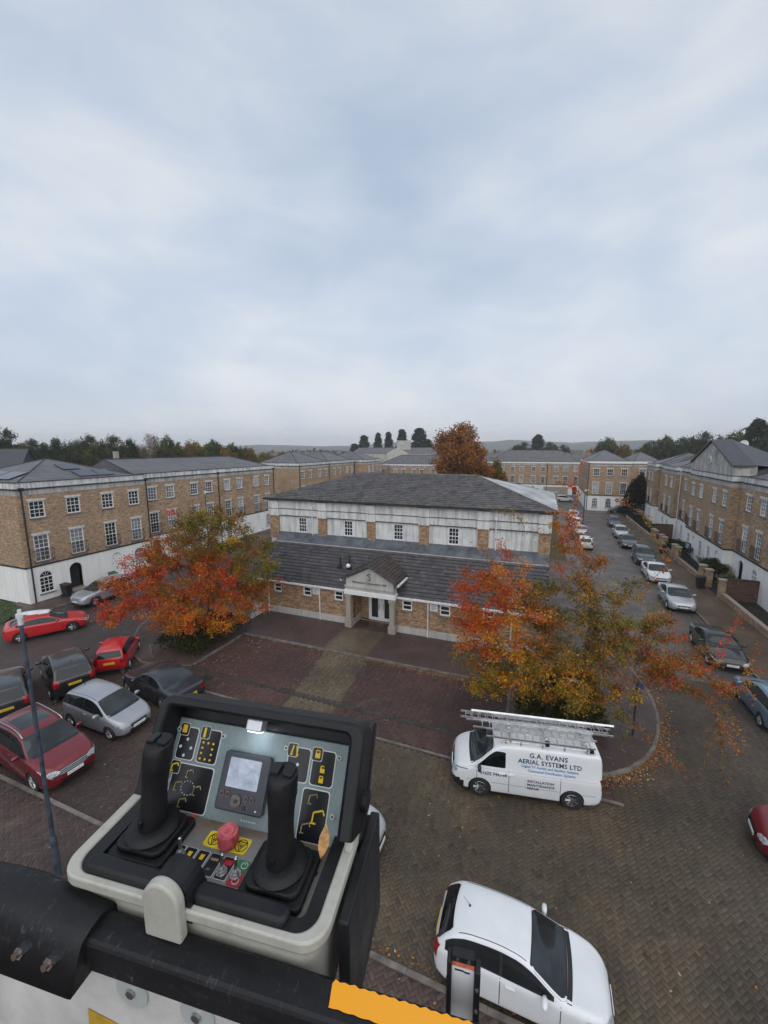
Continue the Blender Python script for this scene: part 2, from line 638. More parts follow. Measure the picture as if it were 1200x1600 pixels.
t = NT('terrain')
nz = t.noise(t.wpos(), .02, 6, .6)
t.set(color=t.ramp(nz, [(.35, (.045, .055, .03)), (.55, (.075, .075, .045)), (.7, (.09, .08, .06))]), rough=.95, spec=.1)
MATS['terrain'] = t.m
S = 7000
m = MB()
m.quad((-S, -S, -.09), (S, -S, -.09), (S, S, -.09), (-S, S, -.09))
struct(m, 'ground', 'terrain')


# herringbone texture for the paving too far away to pick apart
def far_paving(name, c1, c2):
    t = NT(name)
    mp = t.n('ShaderNodeMapping'); mp.inputs['Rotation'].default_value = (0, 0, R(45)); t.l(t.wpos(), mp.inputs[0])
    bt = t.n('ShaderNodeTexBrick'); bt.inputs['Scale'].default_value = 1; bt.inputs['Brick Width'].default_value = .2; bt.inputs['Row Height'].default_value = .1; bt.inputs['Mortar Size'].default_value = .006
    bt.inputs['Color1'].default_value = (*c1, 1); bt.inputs['Color2'].default_value = (*c2, 1); bt.inputs['Mortar'].default_value = (.03, .025, .02, 1)
    t.l(mp.outputs[0], bt.inputs['Vector'])
    bn = t.noise(t.wpos(), .4, 6, .62, .4)
    c = t.mix(t.ramp(bn, [(.38, .5), (.66, 0.0)]), bt.outputs[0], (.025, .02, .018))
    t.set(color=c, rough=t.ramp(t.noise(t.wpos(), .5, 5), [(.36, .36), (.64, .62)]), spec=.5)
    t.bump(bt.outputs[1], -.3, .006)
    MATS[name] = t.m


far_paving('paving_left', (.075, .058, .055), (.058, .046, .045))
far_paving('paving_street', (.150, .128, .116), (.118, .102, .094))
far_paving('paving_walk', (.165, .115, .072), (.130, .092, .060))
far_paving('paving_dark', (.098, .058, .052), (.076, .047, .043))

# road sheets: bedding under the real pavers, textured paving beyond
m = MB()
m.quad((-24.2, 7.3, -.014), (11.1, 7.3, -.014), (11.1, 24, -.014), (-24.2, 24, -.014))
road = struct(m, 'road', 'joint_sand')
m = MB()
m.quad((-34.0, -6, 0), (-24.2, -6, 0), (-24.2, 60, 0), (-34.0, 60, 0))
m.quad((-34.0, 60, 0), (-18, 60, 0), (-18, 92, 0), (-34.0, 92, 0))
struct(m, 'side_road', 'paving_left')
m = MB()
m.quad((3.0, 24, 0), (11.1, 24, 0), (11.1, 84, 0), (3.0, 84, 0))
m.quad((-10, 84, 0), (40, 84, 0), (40, 86.8, 0), (-10, 86.8, 0))
m.quad((-20, 86.8, 0), (8.2, 86.8, 0), (8.2, 112, 0), (-20, 112, 0))
m.quad((11.1, -6, 0), (40, -6, 0), (40, 24, 0), (11.1, 24, 0))
struct(m, 'street', 'paving_street')


def inpoly(pts, poly):
    x, y = pts[:, 0], pts[:, 1]
    ins = np.zeros(len(pts), bool)
    n = len(poly)
    j = n - 1
    for i in range(n):
        xi, yi = poly[i]; xj, yj = poly[j]
        c = ((yi > y) != (yj > y)) & (x < (xj - xi) * (y - yi) / (yj - yi + 1e-12) + xi)
        ins ^= c
        j = i
    return ins


COURT = [(-17.6, 15.72), (-17.6, 20), (-0.9, 20), (-0.9, 15.72), (.6, 15.2), (1.7, 15.05), (2.9, 15.4), (3.7, 16.0), (4.35, 16.8), (4.85, 17.7), (5.2, 18.7), (5.45, 20.0), (5.5, 21.3), (5.4, 22.6), (5.1, 24.0), (4.6, 25.4), (4.1, 27.0), (4.0, 46), (-26, 46),
         (-26.2, 22), (-25.9, 20.5), (-25.4, 19.2), (-24.7, 18.0), (-23.7, 16.85), (-22.7, 16.0), (-21.7, 15.4), (-20.6, 14.98), (-19.4, 15.0), (-18.4, 15.35)]


def herringbone(x0, x1, y0, y1, L=.2, W=.1, ang=45.0):
    """brick centres and directions of a herringbone field that covers the box"""
    c = np.array([(x0 + x1) / 2, (y0 + y1) / 2])
    rad = math.hypot(x1 - x0, y1 - y0) / 2 + .4
    n = int(rad / W) + 2
    gx, gy = np.meshgrid(np.arange(-n, n), np.arange(-n, n))
    s = (gx - gy) % 4
    hx, hy = gx[s == 0], gy[s == 0]
    vx, vy = gx[s == 3], gy[s == 3]
    ctr = np.concatenate([np.stack([hx + 1.0, hy + .5], 1), np.stack([vx + .5, vy + 1.0], 1)]) * W
    di = np.concatenate([np.zeros(len(hx)), np.full(len(vx), math.pi / 2)])
    a = R(ang)
    rot = np.array([[math.cos(a), -math.sin(a)], [math.sin(a), math.cos(a)]])
    ctr = ctr @ rot.T + c
    keep = (ctr[:, 0] > x0) & (ctr[:, 0] < x1) & (ctr[:, 1] > y0) & (ctr[:, 1] < y1)
    return ctr[keep], di[keep] + a


def paver_arrays(ctr, ang, z, L=.2, W=.1, gap=.006, h=.03, bev=.006, seed=1, tilt=.0016):
    r = np.random.default_rng(seed)
    n = len(ctr)
    hx, hy = (L - gap) / 2, (W - gap) / 2
    prof = np.array([(-hx, -hy), (hx, -hy), (hx, hy), (-hx, hy)])
    inn = np.array([(-hx + bev, -hy + bev), (hx - bev, -hy + bev), (hx - bev, hy - bev), (-hx + bev, hy - bev)])
    c, s = np.cos(ang), np.sin(ang)
    P = np.zeros((n, 8, 3))
    for k, (pr, dz) in enumerate(((inn, 0.0), (prof, -.005))):
        for i in range(4):
            P[:, k * 4 + i, 0] = ctr[:, 0] + c * pr[i, 0] - s * pr[i, 1]
            P[:, k * 4 + i, 1] = ctr[:, 1] + s * pr[i, 0] + c * pr[i, 1]
            P[:, k * 4 + i, 2] = z + dz
    tl = r.normal(0, tilt, (n, 4))
    P[:, :4, 2] += tl; P[:, 4:, 2] += tl
    P[:, 4:, 2] -= 0
    base = np.array([(0, 1, 2, 3), (4, 5, 1, 0), (5, 6, 2, 1), (6, 7, 3, 2), (7, 4, 0, 3)])
    F = (np.arange(n)[:, None, None] * 8 + base[None]).reshape(-1, 4)
    return P.reshape(-1, 3), F


def smooth_noise(p, sc, seed):
    r = np.random.default_rng(seed)
    v = np.zeros(len(p))
    for k in range(6):
        a = r.uniform(0, 2 * math.pi); f = sc * r.uniform(.6, 1.8)
        v += np.sin((p[:, 0] * math.cos(a) + p[:, 1] * math.sin(a)) * f + r.uniform(0, 6.28))
    return v / 3.0


OLIVE = np.array([.140, .104, .064]); REDB = np.array([.098, .064, .054]); MAROON = np.array([.122, .062, .055]); GREYB = np.array([.112, .092, .072]); TAN = np.array([.190, .150, .092])


def paver_cols(p, seed):
    r = np.random.default_rng(seed)
    x, y = p[:, 0], p[:, 1]
    k = np.clip((-x - 5.5) / 4.0, 0, 1)[:, None]
    c = OLIVE * (1 - k) + REDB * k
    k2 = np.clip((x - 3.5) / 3.5, 0, 1)[:, None] * .8
    c = c * (1 - k2) + GREYB * k2
    bay = (y > 14.25) & (x > -18) & (x < 3)
    c[bay] = MAROON
    path = bay & (x > -11.45 + (22 - y) * .135 - .35) & (x < -9.0 + (22 - y) * .09)
    c[path] = TAN
    m_ = .82 + .14 * smooth_noise(p, 1.1, seed + 3) + r.normal(0, .12, len(p))
    odd = r.random(len(p)) < .07
    m_[odd] *= r.uniform(.6, 1.35, odd.sum())
    c = c * np.clip(m_, .4, 1.6)[:, None]
    c[:, 0] *= 1 + r.normal(0, .03, len(p))
    return np.clip(c, .01, .6)


def paver_field(boxes, z, seed, colf, mask=None):
    cs, as_ = [], []
    for b in boxes:
        c, a = herringbone(*b)
        cs.append(c); as_.append(a)
    c = np.concatenate(cs); a = np.concatenate(as_)
    if mask is not None:
        k = mask(c); c, a = c[k], a[k]
    return c, a, colf(c, seed)


def roadmask(c):
    k = ~inpoly(c, COURT)
    k &= ~((c[:, 1] > 14.08) & (c[:, 1] < 14.34) & (c[:, 0] < 3))
    k &= ~((c[:, 1] > 15.5) & (c[:, 1] < 15.8) & (c[:, 0] < -.8) & (c[:, 0] > -17.7))
    k &= ~((np.abs(c[:, 0] + 16.0) < .3) & (np.abs(c[:, 1] - 15.2) < .25))
    return k


pc, pa, pcol = paver_field([(-24.2, 11.1, 7.36, 24.0)], 0, 11, paver_cols, roadmask)
# the 300 that show largest are pieces of their own, the rest is one mesh
vis = np.where((pc[:, 0] > -3.3) & (pc[:, 0] < 3.5) & (pc[:, 1] < 10.2) & ~((pc[:, 0] > -1.75) & (pc[:, 0] < 2.2) & (pc[:, 1] < 9.0)))[0]
d = np.hypot(pc[vis, 0] - .4, (pc[vis, 1] - 5.0) * 1.0)
near = vis[np.argsort(d)[:300]]
msk = np.ones(len(pc), bool); msk[near] = False
P, F = paver_arrays(pc[msk], pa[msk], 0, seed=5)
me = arrays_mesh('pavers', P, F, 4, np.repeat(pcol[msk], 5, 0))
me.materials.append(MATS['paver'])
o = link(bpy.data.objects.new('pavers', me), road); o['kind'] = 'stuff'
protos = []
for k in range(10):
    cc = np.median(pcol[near], 0) * RNG.uniform(.72, 1.25)
    P, F = paver_arrays(np.zeros((1, 2)), np.zeros(1), 0, seed=50 + k)
    q = arrays_mesh('paver', P, F, 4, np.repeat(cc[None], 5, 0)); q.materials.append(MATS['paver'])
    protos.append(q)
for i in near:
    o = bpy.data.objects.new('paver', protos[int(RNG.integers(10))])
    o.location = (pc[i, 0], pc[i, 1], 0); o.rotation_euler = (0, 0, pa[i])
    link(o, road)


# kerb stones and edging: each stone an object that shares one mesh
def stone_mesh(w, h):
    b = MB(); b.box(-.5, .5, -w / 2, w / 2, -.05, h)
    me = b.mesh('kerb_stone'); me.materials.append(MATS['kerb'])
    return me


KM = stone_mesh(.125, .112); EM = stone_mesh(.11, .012); DM = stone_mesh(.16, .004); DM.materials[0] = MATS['channel']


def kerb_line(pts, me, parent, name='kerb_stone', step=.915, lift=0.0, gap=.008):
    for a, b in zip(pts[:-1], pts[1:]):
        a = Vector((a[0], a[1], 0)); b = Vector((b[0], b[1], 0))
        Ln = (b - a).length
        n = max(1, round(Ln / step))
        an = math.atan2(b.y - a.y, b.x - a.x)
        for i in range(n):
            c = a.lerp(b, (i + .5) / n)
            o = bpy.data.objects.new(name, me)
            o.location = (c.x, c.y, lift + random.uniform(-.003, .003)); o.rotation_euler = (0, 0, an + random.uniform(-.004, .004)); o.scale = (Ln / n - gap, 1, 1)
            link(o, parent)


m = MB(); m.prism([(x, y) for x, y in COURT], -.02, .1)
court = struct(m, 'forecourt_pavement', 'paving_dark')
far_paving('paving_tan', (.155, .122, .078), (.125, .100, .065))
m = MB(); m.quad((-11.75, 20.1, .104), (-8.95, 20.1, .104), (-8.95, 23.3, .104), (-11.75, 23.3, .104)); m.build('entrance_path', 'paving_tan', court)
kerb_line([(-17.6, 15.8), (-17.6, 20), (-0.9, 20), (-0.9, 15.8)], KM, court)
ri = [p for p in COURT[3:18]]
kerb_line(ri, KM, court, step=.8)
kerb_line([COURT[-1], COURT[0]], KM, court)
kerb_line(COURT[18:] if False else COURT[19:], KM, court, step=.8)
kerb_line([(-17.5, 15.65), (-1.0, 15.65)], DM, road, 'drain_channel', 1.0, 0.0)
kerb_line([(-24, 14.2), (3.2, 14.2)], EM, road, 'edging_stone', .6, 0.0)
# drain cover
m = MB()
for i in range(9):
    m.box(-.26 + i * .06, -.225 + i * .06, -.2, .2, -.01, .004)
m.box(-.3, .3, -.24, -.205, -.01, .006).box(-.3, .3, .205, .24, -.01, .006).box(-.3, -.27, -.205, .205, -.01, .006).box(.27, .3, -.205, .205, -.01, .006)
o = m.build('drain_cover', 'channel', road, loc=(-16.0, 15.2, 0))

# near pavement under the lift
NP = [(-40, -8), (16, -8), (16, 7.18), (-40, 7.18)]
m = MB(); m.prism([(-24, 2), (16, 2), (16, 7.2), (-24, 7.2)], -.02, .075)
nearp = struct(m, 'near_pavement', 'joint_sand')
m = MB(); m.prism([(-45, -30), (40, -30), (40, 2), (-45, 2)], -.05, .085)
struct(m, 'near_forecourt', 'paving_dark')
kerb_line([(-24, 7.26), (14, 7.26)], KM, nearp)


def np_cols(p, seed):
    r = np.random.default_rng(seed)
    c = np.tile(np.array([.115, .075, .062]), (len(p), 1)) * np.clip(.9 + .12 * smooth_noise(p, 1.3, seed) + r.normal(0, .13, len(p)), .45, 1.5)[:, None]
    return c


c, a, cl = paver_field([(-20, 4, 2.1, 7.14)], 0, 21, np_cols)
P, F = paver_arrays(c, a, .09, seed=8)
me = arrays_mesh('pavers', P, F, 4, np.repeat(cl, 5, 0)); me.materials.append(MATS['paver'])
o = link(bpy.data.objects.new('pavers', me), nearp); o['kind'] = 'stuff'

# right-hand pavement and left-hand pavement
m = MB(); m.box(11.2, 13.82, 6, 84, -.05, .09)
rpav = struct(m, 'right_pavement', 'paving_walk')
kerb_line([(11.13, 14), (11.13, 84)], KM, rpav)
m = MB(); m.box(13.82, 40, 6, 84, -.05, .07)
struct(m, 'garden_ground', 'soil')
m = MB(); m.box(-38, -34.1, 16.2, 60, -.05, .09)
lpav = struct(m, 'left_pavement', 'paving_dark')
kerb_line([(-34.05, 17.5), (-34.05, 50)], KM, lpav)
MATS['grass_ground'] = mat('grass_ground', (.04, .065, .02), .95, var=.35, vs=5, bump=.7, bs=40)
m = MB(); m.prism([(-60, 8), (-36.2, 12.5), (-34.6, 15.6), (-36.4, 17.55), (-60, 19)], -.05, .1)
struct(m, 'lawn', 'grass_ground')
m = MB()
rg = np.random.default_rng(3)
for i in range(5200):
    x = rg.uniform(-46, -34.9); y = rg.uniform(11, 17.6)
    if not inpoly(np.array([[x, y]]), [(-60, 8), (-36.2, 12.5), (-34.6, 15.6), (-36.4, 17.55), (-60, 19)])[0]:
        continue
    h = rg.uniform(.04, .11); a = rg.uniform(0, 3.14); w = .02
    k = rg.uniform(.6, 1.3)
    m.add([(x - w * math.cos(a), y - w * math.sin(a), .1), (x + w * math.cos(a), y + w * math.sin(a), .1), (x + rg.normal(0, .03), y + rg.normal(0, .03), .1 + h)], [(0, 1, 2)], (.05 * k, .085 * k, .022 * k))
o = m.build('grass', 'leaf'); tag(o, 'short damp grass beside the left terrace corner', 'grass', kind='stuff')

# far hills
for hx, hw, D, top, nm in ((820, 500, 1750, 700 - 689, 'hill'), (1120, 420, 1500, 12, 'hill'), (430, 500, 1900, 5.5, 'hill'), (60, 500, 1800, 6, 'hill')):
    m = MB()
    c = dpt(hx, 702, D); wv = CR * (hw * D / FOCAL_PX); hz = top * D / FOCAL_PX
    rows = []
    fwd = np.array([CW[0], CW[1], 0]); fwd /= np.linalg.norm(fwd)
    nn = 40
    vs = []; fs = []
    for j in range(6):
        for i in range(nn + 1):
            u = i / nn * 2 - 1; w_ = j / 5
            p = c + wv * u + fwd * ((w_ - .5) * 420)
            e_ = max(0, 1 - u * u) ** 1.1 * math.sin(math.pi * min(1, w_ * .9 + .05))
            z = -1 + (hz + 12 * hz / abs(hz) * 1.0) * e_ * (1 + .12 * math.sin(i * .9 + hx) + .06 * math.sin(i * 2.7))
            vs.append((p[0], p[1], z))
    for j in range(5):
        for i in range(nn):
            a = j * (nn + 1) + i
            fs.append((a, a + 1, a + nn + 2, a + nn + 1))
    m.add(vs, fs)
    struct(m, nm, mat('hill_wood', (.035, .045, .035), .95, var=.3, vs=.004, world=True), smooth=True)
# ------------------------------------------------------------------ buildings


def arch_pts(w, z1, n=10):
    r = w / 2
    return [(-r * math.cos(math.pi * i / n), z1 - r + r * math.sin(math.pi * i / n)) for i in range(n + 1)]


def facade(m, u0, u1, z0, z1, ops, y=0.0, rev=.14):
    """wall sheet facing -Y with real openings; ops = (uc, w, z0, z1, arched)"""
    us = {u0, u1}; zs = {z0, z1}
    for uc, w, a, b, ar in ops:
        us |= {max(u0, uc - w / 2), min(u1, uc + w / 2)}; zs |= {max(z0, a), min(z1, b)}
    us = sorted(us); zs = sorted(zs)
    for i in range(len(us) - 1):
        for j in range(len(zs) - 1):
            cu_, cz_ = (us[i] + us[i + 1]) / 2, (zs[j] + zs[j + 1]) / 2
            if any(abs(cu_ - o_[0]) < o_[1] / 2 and o_[2] < cz_ < o_[3] for o_ in ops):
                continue
            m.quad((us[i], y, zs[j]), (us[i + 1], y, zs[j]), (us[i + 1], y, zs[j + 1]), (us[i], y, zs[j + 1]))
    for uc, w, a, b, ar in ops:
        l, r = uc - w / 2, uc + w / 2
        if ar:
            ap = arch_pts(w, b)
            zsp = b - w / 2
            m.quad((l, y, a), (l, y + rev, a), (l, y + rev, zsp), (l, y, zsp)).quad((r, y, a), (r, y, zsp), (r, y + rev, zsp), (r, y + rev, a))
            for p, q in zip(ap[:-1], ap[1:]):
                m.quad((uc + p[0], y, p[1]), (uc + q[0], y, q[1]), (uc + q[0], y + rev, q[1]), (uc + p[0], y + rev, p[1]))
                m.quad((uc + p[0], y, p[1]), (uc + p[0], y, b), (uc + q[0], y, b), (uc + q[0], y, q[1]))
        else:
            m.quad((l, y, a), (l, y + rev, a), (l, y + rev, b), (l, y, b)).quad((r, y, a), (r, y, b), (r, y + rev, b), (r, y + rev, a))
            m.quad((l, y, b), (r, y, b), (r, y + rev, b), (l, y + rev, b))
        m.quad((l, y, a), (r, y, a), (r, y + rev, a), (l, y + rev, a))


WIN = {}


def win_meshes(w, h, cols, rows, arch, lintel, pane, rail):
    key = (w, h, cols, rows, arch, lintel, pane, rail)
    if key in WIN:
        return WIN[key]
    d = {}
    yp = .10
    b = MB()
    if arch:
        pts = [(-w / 2, 0)] + arch_pts(w, h) + [(w / 2, 0)]
        b.poly([(p[0], yp, p[1]) for p in pts][::-1][::-1])
    else:
        b.quad((-w / 2, yp, 0), (w / 2, yp, 0), (w / 2, yp, h), (-w / 2, yp, h))
    d['window'] = (b.mesh('window'), pane)
    f = MB(); e = .075; y0, y1 = .03, .095
    zs = h - w / 2 if arch else h
    f.box(-w / 2, -w / 2 + e, y0, y1, 0, zs).box(w / 2 - e, w / 2, y0, y1, 0, zs).box(-w / 2 + e, w / 2 - e, y0, y1, 0, e)
    if arch:
        ap = arch_pts(w, h); ai = [(p[0] * (1 - 2 * e / w), zs + (p[1] - zs) * (1 - 2 * e / w)) for p in ap]
        for p, q, pi, qi in zip(ap[:-1], ap[1:], ai[:-1], ai[1:]):
            f.quad((p[0], y0, p[1]), (pi[0], y0, pi[1]), (qi[0], y0, qi[1]), (q[0], y0, q[1]))
            f.quad((pi[0], y0, pi[1]), (pi[0], y1, pi[1]), (qi[0], y1, qi[1]), (qi[0], y0, qi[1]))
        f.box(-w / 2 + e, w / 2 - e, y0, y1, zs - .06, zs + .02)
        for a in (55, 90, 125):
            c_, s_ = math.cos(R(a)), math.sin(R(a)); r0, r1 = .12, w / 2 - e
            f.cyl((c_ * r0, .07, zs + s_ * r0), (c_ * r1, .07, zs + s_ * r1), .014, n=4)
    else:
        f.box(-w / 2 + e, w / 2 - e, y0, y1, h - e, h)
    top = zs - e if not arch else zs - .06
    f.box(-w / 2 + e, w / 2 - e, y0 + .01, y1, (top + e) / 2 - .025, (top + e) / 2 + .025)
    for i in range(1, cols):
        x = -w / 2 + e + (w - 2 * e) * i / cols
        f.box(x - .013, x + .013, .055, .094, e, top)
    for j in range(1, rows):
        if rows % 2 == 0 and j == rows // 2:
            continue
        z = e + (top - e) * j / rows
        f.box(-w / 2 + e, w / 2 - e, .056, .093, z - .013, z + .013)
    d['frame'] = (f.mesh('frame'), 'upvc')
    s = MB(); s.box(-w / 2 - .08, w / 2 + .08, -.09, .06, -.09, -.005)
    d['sill'] = (s.mesh('sill'), 'sill_stone')
    if lintel:
        q = MB(); q.prism([(-w / 2 - .06, h), (w / 2 + .06, h), (w / 2 + .13, h + .17), (-w / 2 - .13, h + .17)], -.03, .05)
        q.xf(0, Matrix.Rotation(R(90), 4, 'X'))
        d['lintel'] = (q.mesh('lintel'), 'lintel_stone')
    if rail:
        q = MB(); hh = .95
        q.box(-w / 2 - .12, w / 2 + .12, -.26, -.235, hh, hh + .03).box(-w / 2 - .12, w / 2 + .12, -.26, -.235, .04, .065)
        for sx in (-1, 1):
            q.box(sx * (w / 2 + .12) - .015, sx * (w / 2 + .12) + .015, -.26, 0, hh, hh + .03).box(sx * (w / 2 + .12) - .015, sx * (w / 2 + .12) + .015, -.26, 0, .04, .065)
        n = 11
        for i in range(n):
            x = -w / 2 - .1 + (w + .2) * i / (n - 1)
            q.box(x - .008, x + .008, -.256, -.24, .065, hh)
        d['balcony_rail'] = (q.mesh('balcony_rail'), 'iron')
    WIN[key] = d
    return d


def window(parent, u, z, w, h, cols=3, rows=4, arch=False, lintel=True, y=0.0, pane=None, rail=False, rz=0.0, x=None, name='window'):
    pane = pane or random.choice(['pane_dark', 'pane_dark', 'pane_curtain', 'pane_pale', 'pane_curtain'])
    d = win_meshes(w, h, cols, rows, arch, lintel, pane, rail)
    root = None
    for k in ('window', 'frame', 'sill', 'lintel', 'balcony_rail'):
        if k not in d:
            continue
        me, mt = d[k]
        if not me.materials:
            me.materials.append(MATS[mt])
        o = bpy.data.objects.new(k if k != 'window' else name, me)
        if k == 'window':
            link(o, parent); o.location = (u, y, z); o.rotation_euler = (0, 0, rz); root = o
        else:
            link(o, root)
    return root


def door(parent, u, y, w, h, z=0.0, color='door_dark', arch=True):
    b = MB()
    if arch:
        b.poly([(-w / 2, .5, 0)] + [(p[0], .5, p[1]) for p in arch_pts(w, h)] + [(w / 2, .5, 0)])
    else:
        b.quad((-w / 2, .5, 0), (w / 2, .5, 0), (w / 2, .5, h), (-w / 2, .5, h))
    o = b.build('porch_recess', 'recess_shade', parent, loc=(u, y, z))  # black backing sheet, the shade inside the recess put into its colour
    b = MB(); b.box(-w / 2 + .1, w / 2 - .1, .40, .45, 0, 2.0)
    for i in range(2):
        for j in range(2):
            b.box(-.3 + i * .34, -.04 + i * .34, .385, .40, .25 + j * .85, .95 + j * .85)
    dd = b.build('door', color, parent, loc=(u, y, z))
    b = MB(); b.cyl((w / 2 - .2, .37, 1.0), (w / 2 - .2, .40, 1.0), .03)
    b.build('handle', 'steel', dd)
    b = MB(); b.box(-w / 2 - .1, w / 2 + .1, -.35, .5, -.35, .0)
    b.build('step', 'stone_porch', parent, loc=(u, y, z))
    return dd


def hip_roof(m, x0, x1, y0, y1, z0, zr, hipL=True, hipR=True, back=True):
    ym = (y0 + y1) / 2; h = (y1 - y0) / 2
    a = (x0 + (h if hipL else 0), ym, zr); b = (x1 - (h if hipR else 0), ym, zr)
    if a[0] > b[0]:
        a = b = ((x0 + x1) / 2, ym, zr)
    m.quad((x0, y0, z0), (x1, y0, z0), b, a)
    m.quad((x1, y1, z0), (x0, y1, z0), a, b)
    m.poly([(x0, y1, z0), (x0, y0, z0), a])
    m.poly([(x1, y0, z0), (x1, y1, z0), b])
    return a, b


def terrace(root, secs, k=1.0, pipes=(), depth=9.0, roofmat='slate_far', brick='brick_stock', detail=True, rails=False, doorcol='door_dark'):
    z_s, z_f, z_c, z_p, z_t = 2.95 * k, 8.55 * k, 8.97 * k, 9.06 * k, 9.50 * k
    for sec in secs:
        u0, u1, st = sec['u0'], sec['u1'], sec.get('set', 0.0)
        dp = sec.get('depth', depth)
        ups = sec.get('ups', []); lows = sec.get('lows', ups); gr = sec.get('ground', [])
        w = sec.get('w', 1.08)
        y0, y1 = st, st + dp
        lo = MB()
        ops = []
        for u, kind in gr:
            if kind == 'w': ops.append((u, w * .94, .66 * k, 2.46 * k, True))
            elif kind in 'da': ops.append((u, 1.02, .30 * k, 2.5 * k, True))
        facade(lo, u0, u1, 0, z_s, ops, y0, .14)
        lo.quad((u0, y1, 0), (u0, y0, 0), (u0, y0, z_s), (u0, y1, z_s)).quad((u1, y0, 0), (u1, y1, 0), (u1, y1, z_s), (u1, y0, z_s)).quad((u1, y1, 0), (u0, y1, 0), (u0, y1, z_s), (u1, y1, z_s))
        lo.build('lower_wall', 'render_white', root)
        up = MB()
        ops2 = [(u, w, 6.73 * k, 8.05 * k, False) for u in ups] + [(u, w, 3.25 * k, 5.38 * k, False) for u in lows]
        facade(up, u0, u1, z_s, z_f, ops2, y0, .12)
        up.quad((u0, y1, z_s), (u0, y0, z_s), (u0, y0, z_f), (u0, y1, z_f)).quad((u1, y0, z_s), (u1, y1, z_s), (u1, y1, z_f), (u1, y0, z_f)).quad((u1, y1, z_s), (u0, y1, z_s), (u0, y1, z_f), (u1, y1, z_f))
        up.build('brick_wall', brick, root)
        e = .05
        b = MB(); b.box(u0 - e, u1 + e, y0 - e, y1 + e, z_s - .06, z_s + .06); b.build('string_course', 'coping_dark', root)
        b = MB(); b.box(u0 - .03, u1 + .03, y0 - .03, y1 + .03, z_f, z_c); b.build('frieze', 'stone_dirty', root)
        b = MB(); b.box(u0 - .13, u1 + .13, y0 - .13, y1 + .13, z_c, z_p); b.build('cornice', 'coping_dark', root)
        b = MB()
        b.box(u0 - .02, u1 + .02, y0 - .02, y0 + .23, z_p, z_t).box(u0 - .02, u1 + .02, y1 - .23, y1 + .02, z_p, z_t).box(u0 - .02, u0 + .23, y0 + .23, y1 - .23, z_p, z_t).box(u1 - .23, u1 + .02, y0 + .23, y1 - .23, z_p, z_t)
        b.build('parapet', sec.get('par', 'stone_cornice'), root)
        b = MB(); q = .07
        b.box(u0 - q, u1 + q, y0 - q, y0 + .27, z_t, z_t + .055).box(u0 - q, u1 + q, y1 - .27, y1 + q, z_t, z_t + .055).box(u0 - q, u0 + .27, y0 + .27, y1 - .27, z_t, z_t + .055).box(u1 - .27, u1 + q, y0 + .27, y1 - .27, z_t, z_t + .055)
        b.build('coping', 'coping_dark', root)
        if sec.get('roof', True):
            rm = MB()
            a, bb = hip_roof(rm, u0 + .28, u1 - .28, y0 + .28, y1 - .28, z_t - .06, sec.get('zr', 11.0) * k, sec.get('hipL', True), sec.get('hipR', True))
            ro = rm.build('roof', roofmat, root)
            rd = MB(); rd.tube([a, bb], .09, 6)
            for c_, e_ in (((u0 + .28, y0 + .28, z_t - .06), a), ((u1 - .28, y0 + .28, z_t - .06), bb), ((u0 + .28, y1 - .28, z_t - .06), a), ((u1 - .28, y1 - .28, z_t - .06), bb)):
                rd.tube([c_, e_], .06, 5)
            rd.build('ridge_tiles', 'coping_dark', ro)
        for u in ups:
            window(root, u, 6.73 * k, w, 1.32 * k, 3, 4, y=y0)
        for u in lows:
            window(root, u, 3.25 * k, w, 2.13 * k, 3, 6, y=y0, rail=rails and detail)
        for u, kind in gr:
            if kind == 'w': window(root, u, .66 * k, w * .94, 1.80 * k, 3, 4, arch=True, lintel=False, y=y0)
            elif kind == 'd': door(root, u, y0, 1.02, 2.2 * k, .30 * k, doorcol)
            else:
                b = MB(); b.poly([(-.51, .14, 0)] + [(p[0], .14, p[1]) for p in arch_pts(1.02, 2.2 * k)] + [(.51, .14, 0)])
                b.build('blind_arch', 'render_white', root, loc=(u, y0, .3 * k))
    for pu, py, mt in pipes:
        b = MB(); b.cyl((pu, py - .09, .05), (pu, py - .09, z_c), .055, n=8); b.box(pu - .14, pu + .14, py - .24, py - .02, z_c - .06, z_c + .16)
        for z in (1.2, 3.2, 5.2, 7.2):
            b.cyl((pu, py - .09, z * k), (pu, py - .09, z * k + .07), .07, n=8)
        b.build('downpipe', mt, root)


# --- left terrace
XL = -36.5
lt = thing('brick_terrace', 'long brown brick terrace with white ground floor and solar panels on its hipped slate roof', 'building', (XL, 18.1, 0), R(90))
U = lambda y: y - 18.1
near_w = [U(19.4), U(22.05), U(24.95), U(27.5)]
far_ups = [U(y) for y in (30.6, 32.8, 36.1, 38.4, 41.5, 43.8, 47.2, 49.6)]
terrace(lt, [
    dict(u0=0, u1=10.6, set=0, ups=near_w, ground=[(near_w[0], 'w'), (U(21.65), 'd'), (U(25.25), 'a'), (near_w[3], 'w')], depth=10.5, zr=11.15),
    dict(u0=10.6, u1=33.3, set=1.3, ups=far_ups, ground=[(far_ups[0], 'd'), (far_ups[1], 'w'), (far_ups[2], 'a'), (far_ups[3], 'w'), (far_ups[4], 'w'), (far_ups[5], 'a'), (far_ups[6], 'a'), (far_ups[7], 'w')], depth=9.0, zr=10.95, hipL=False),
], pipes=((.35, 0, 'black_pipe'), (10.75, 0, 'black_pipe'), (U(39.9), 1.3, 'black_pipe'), (33.1, 1.3, 'black_pipe')), rails=True)
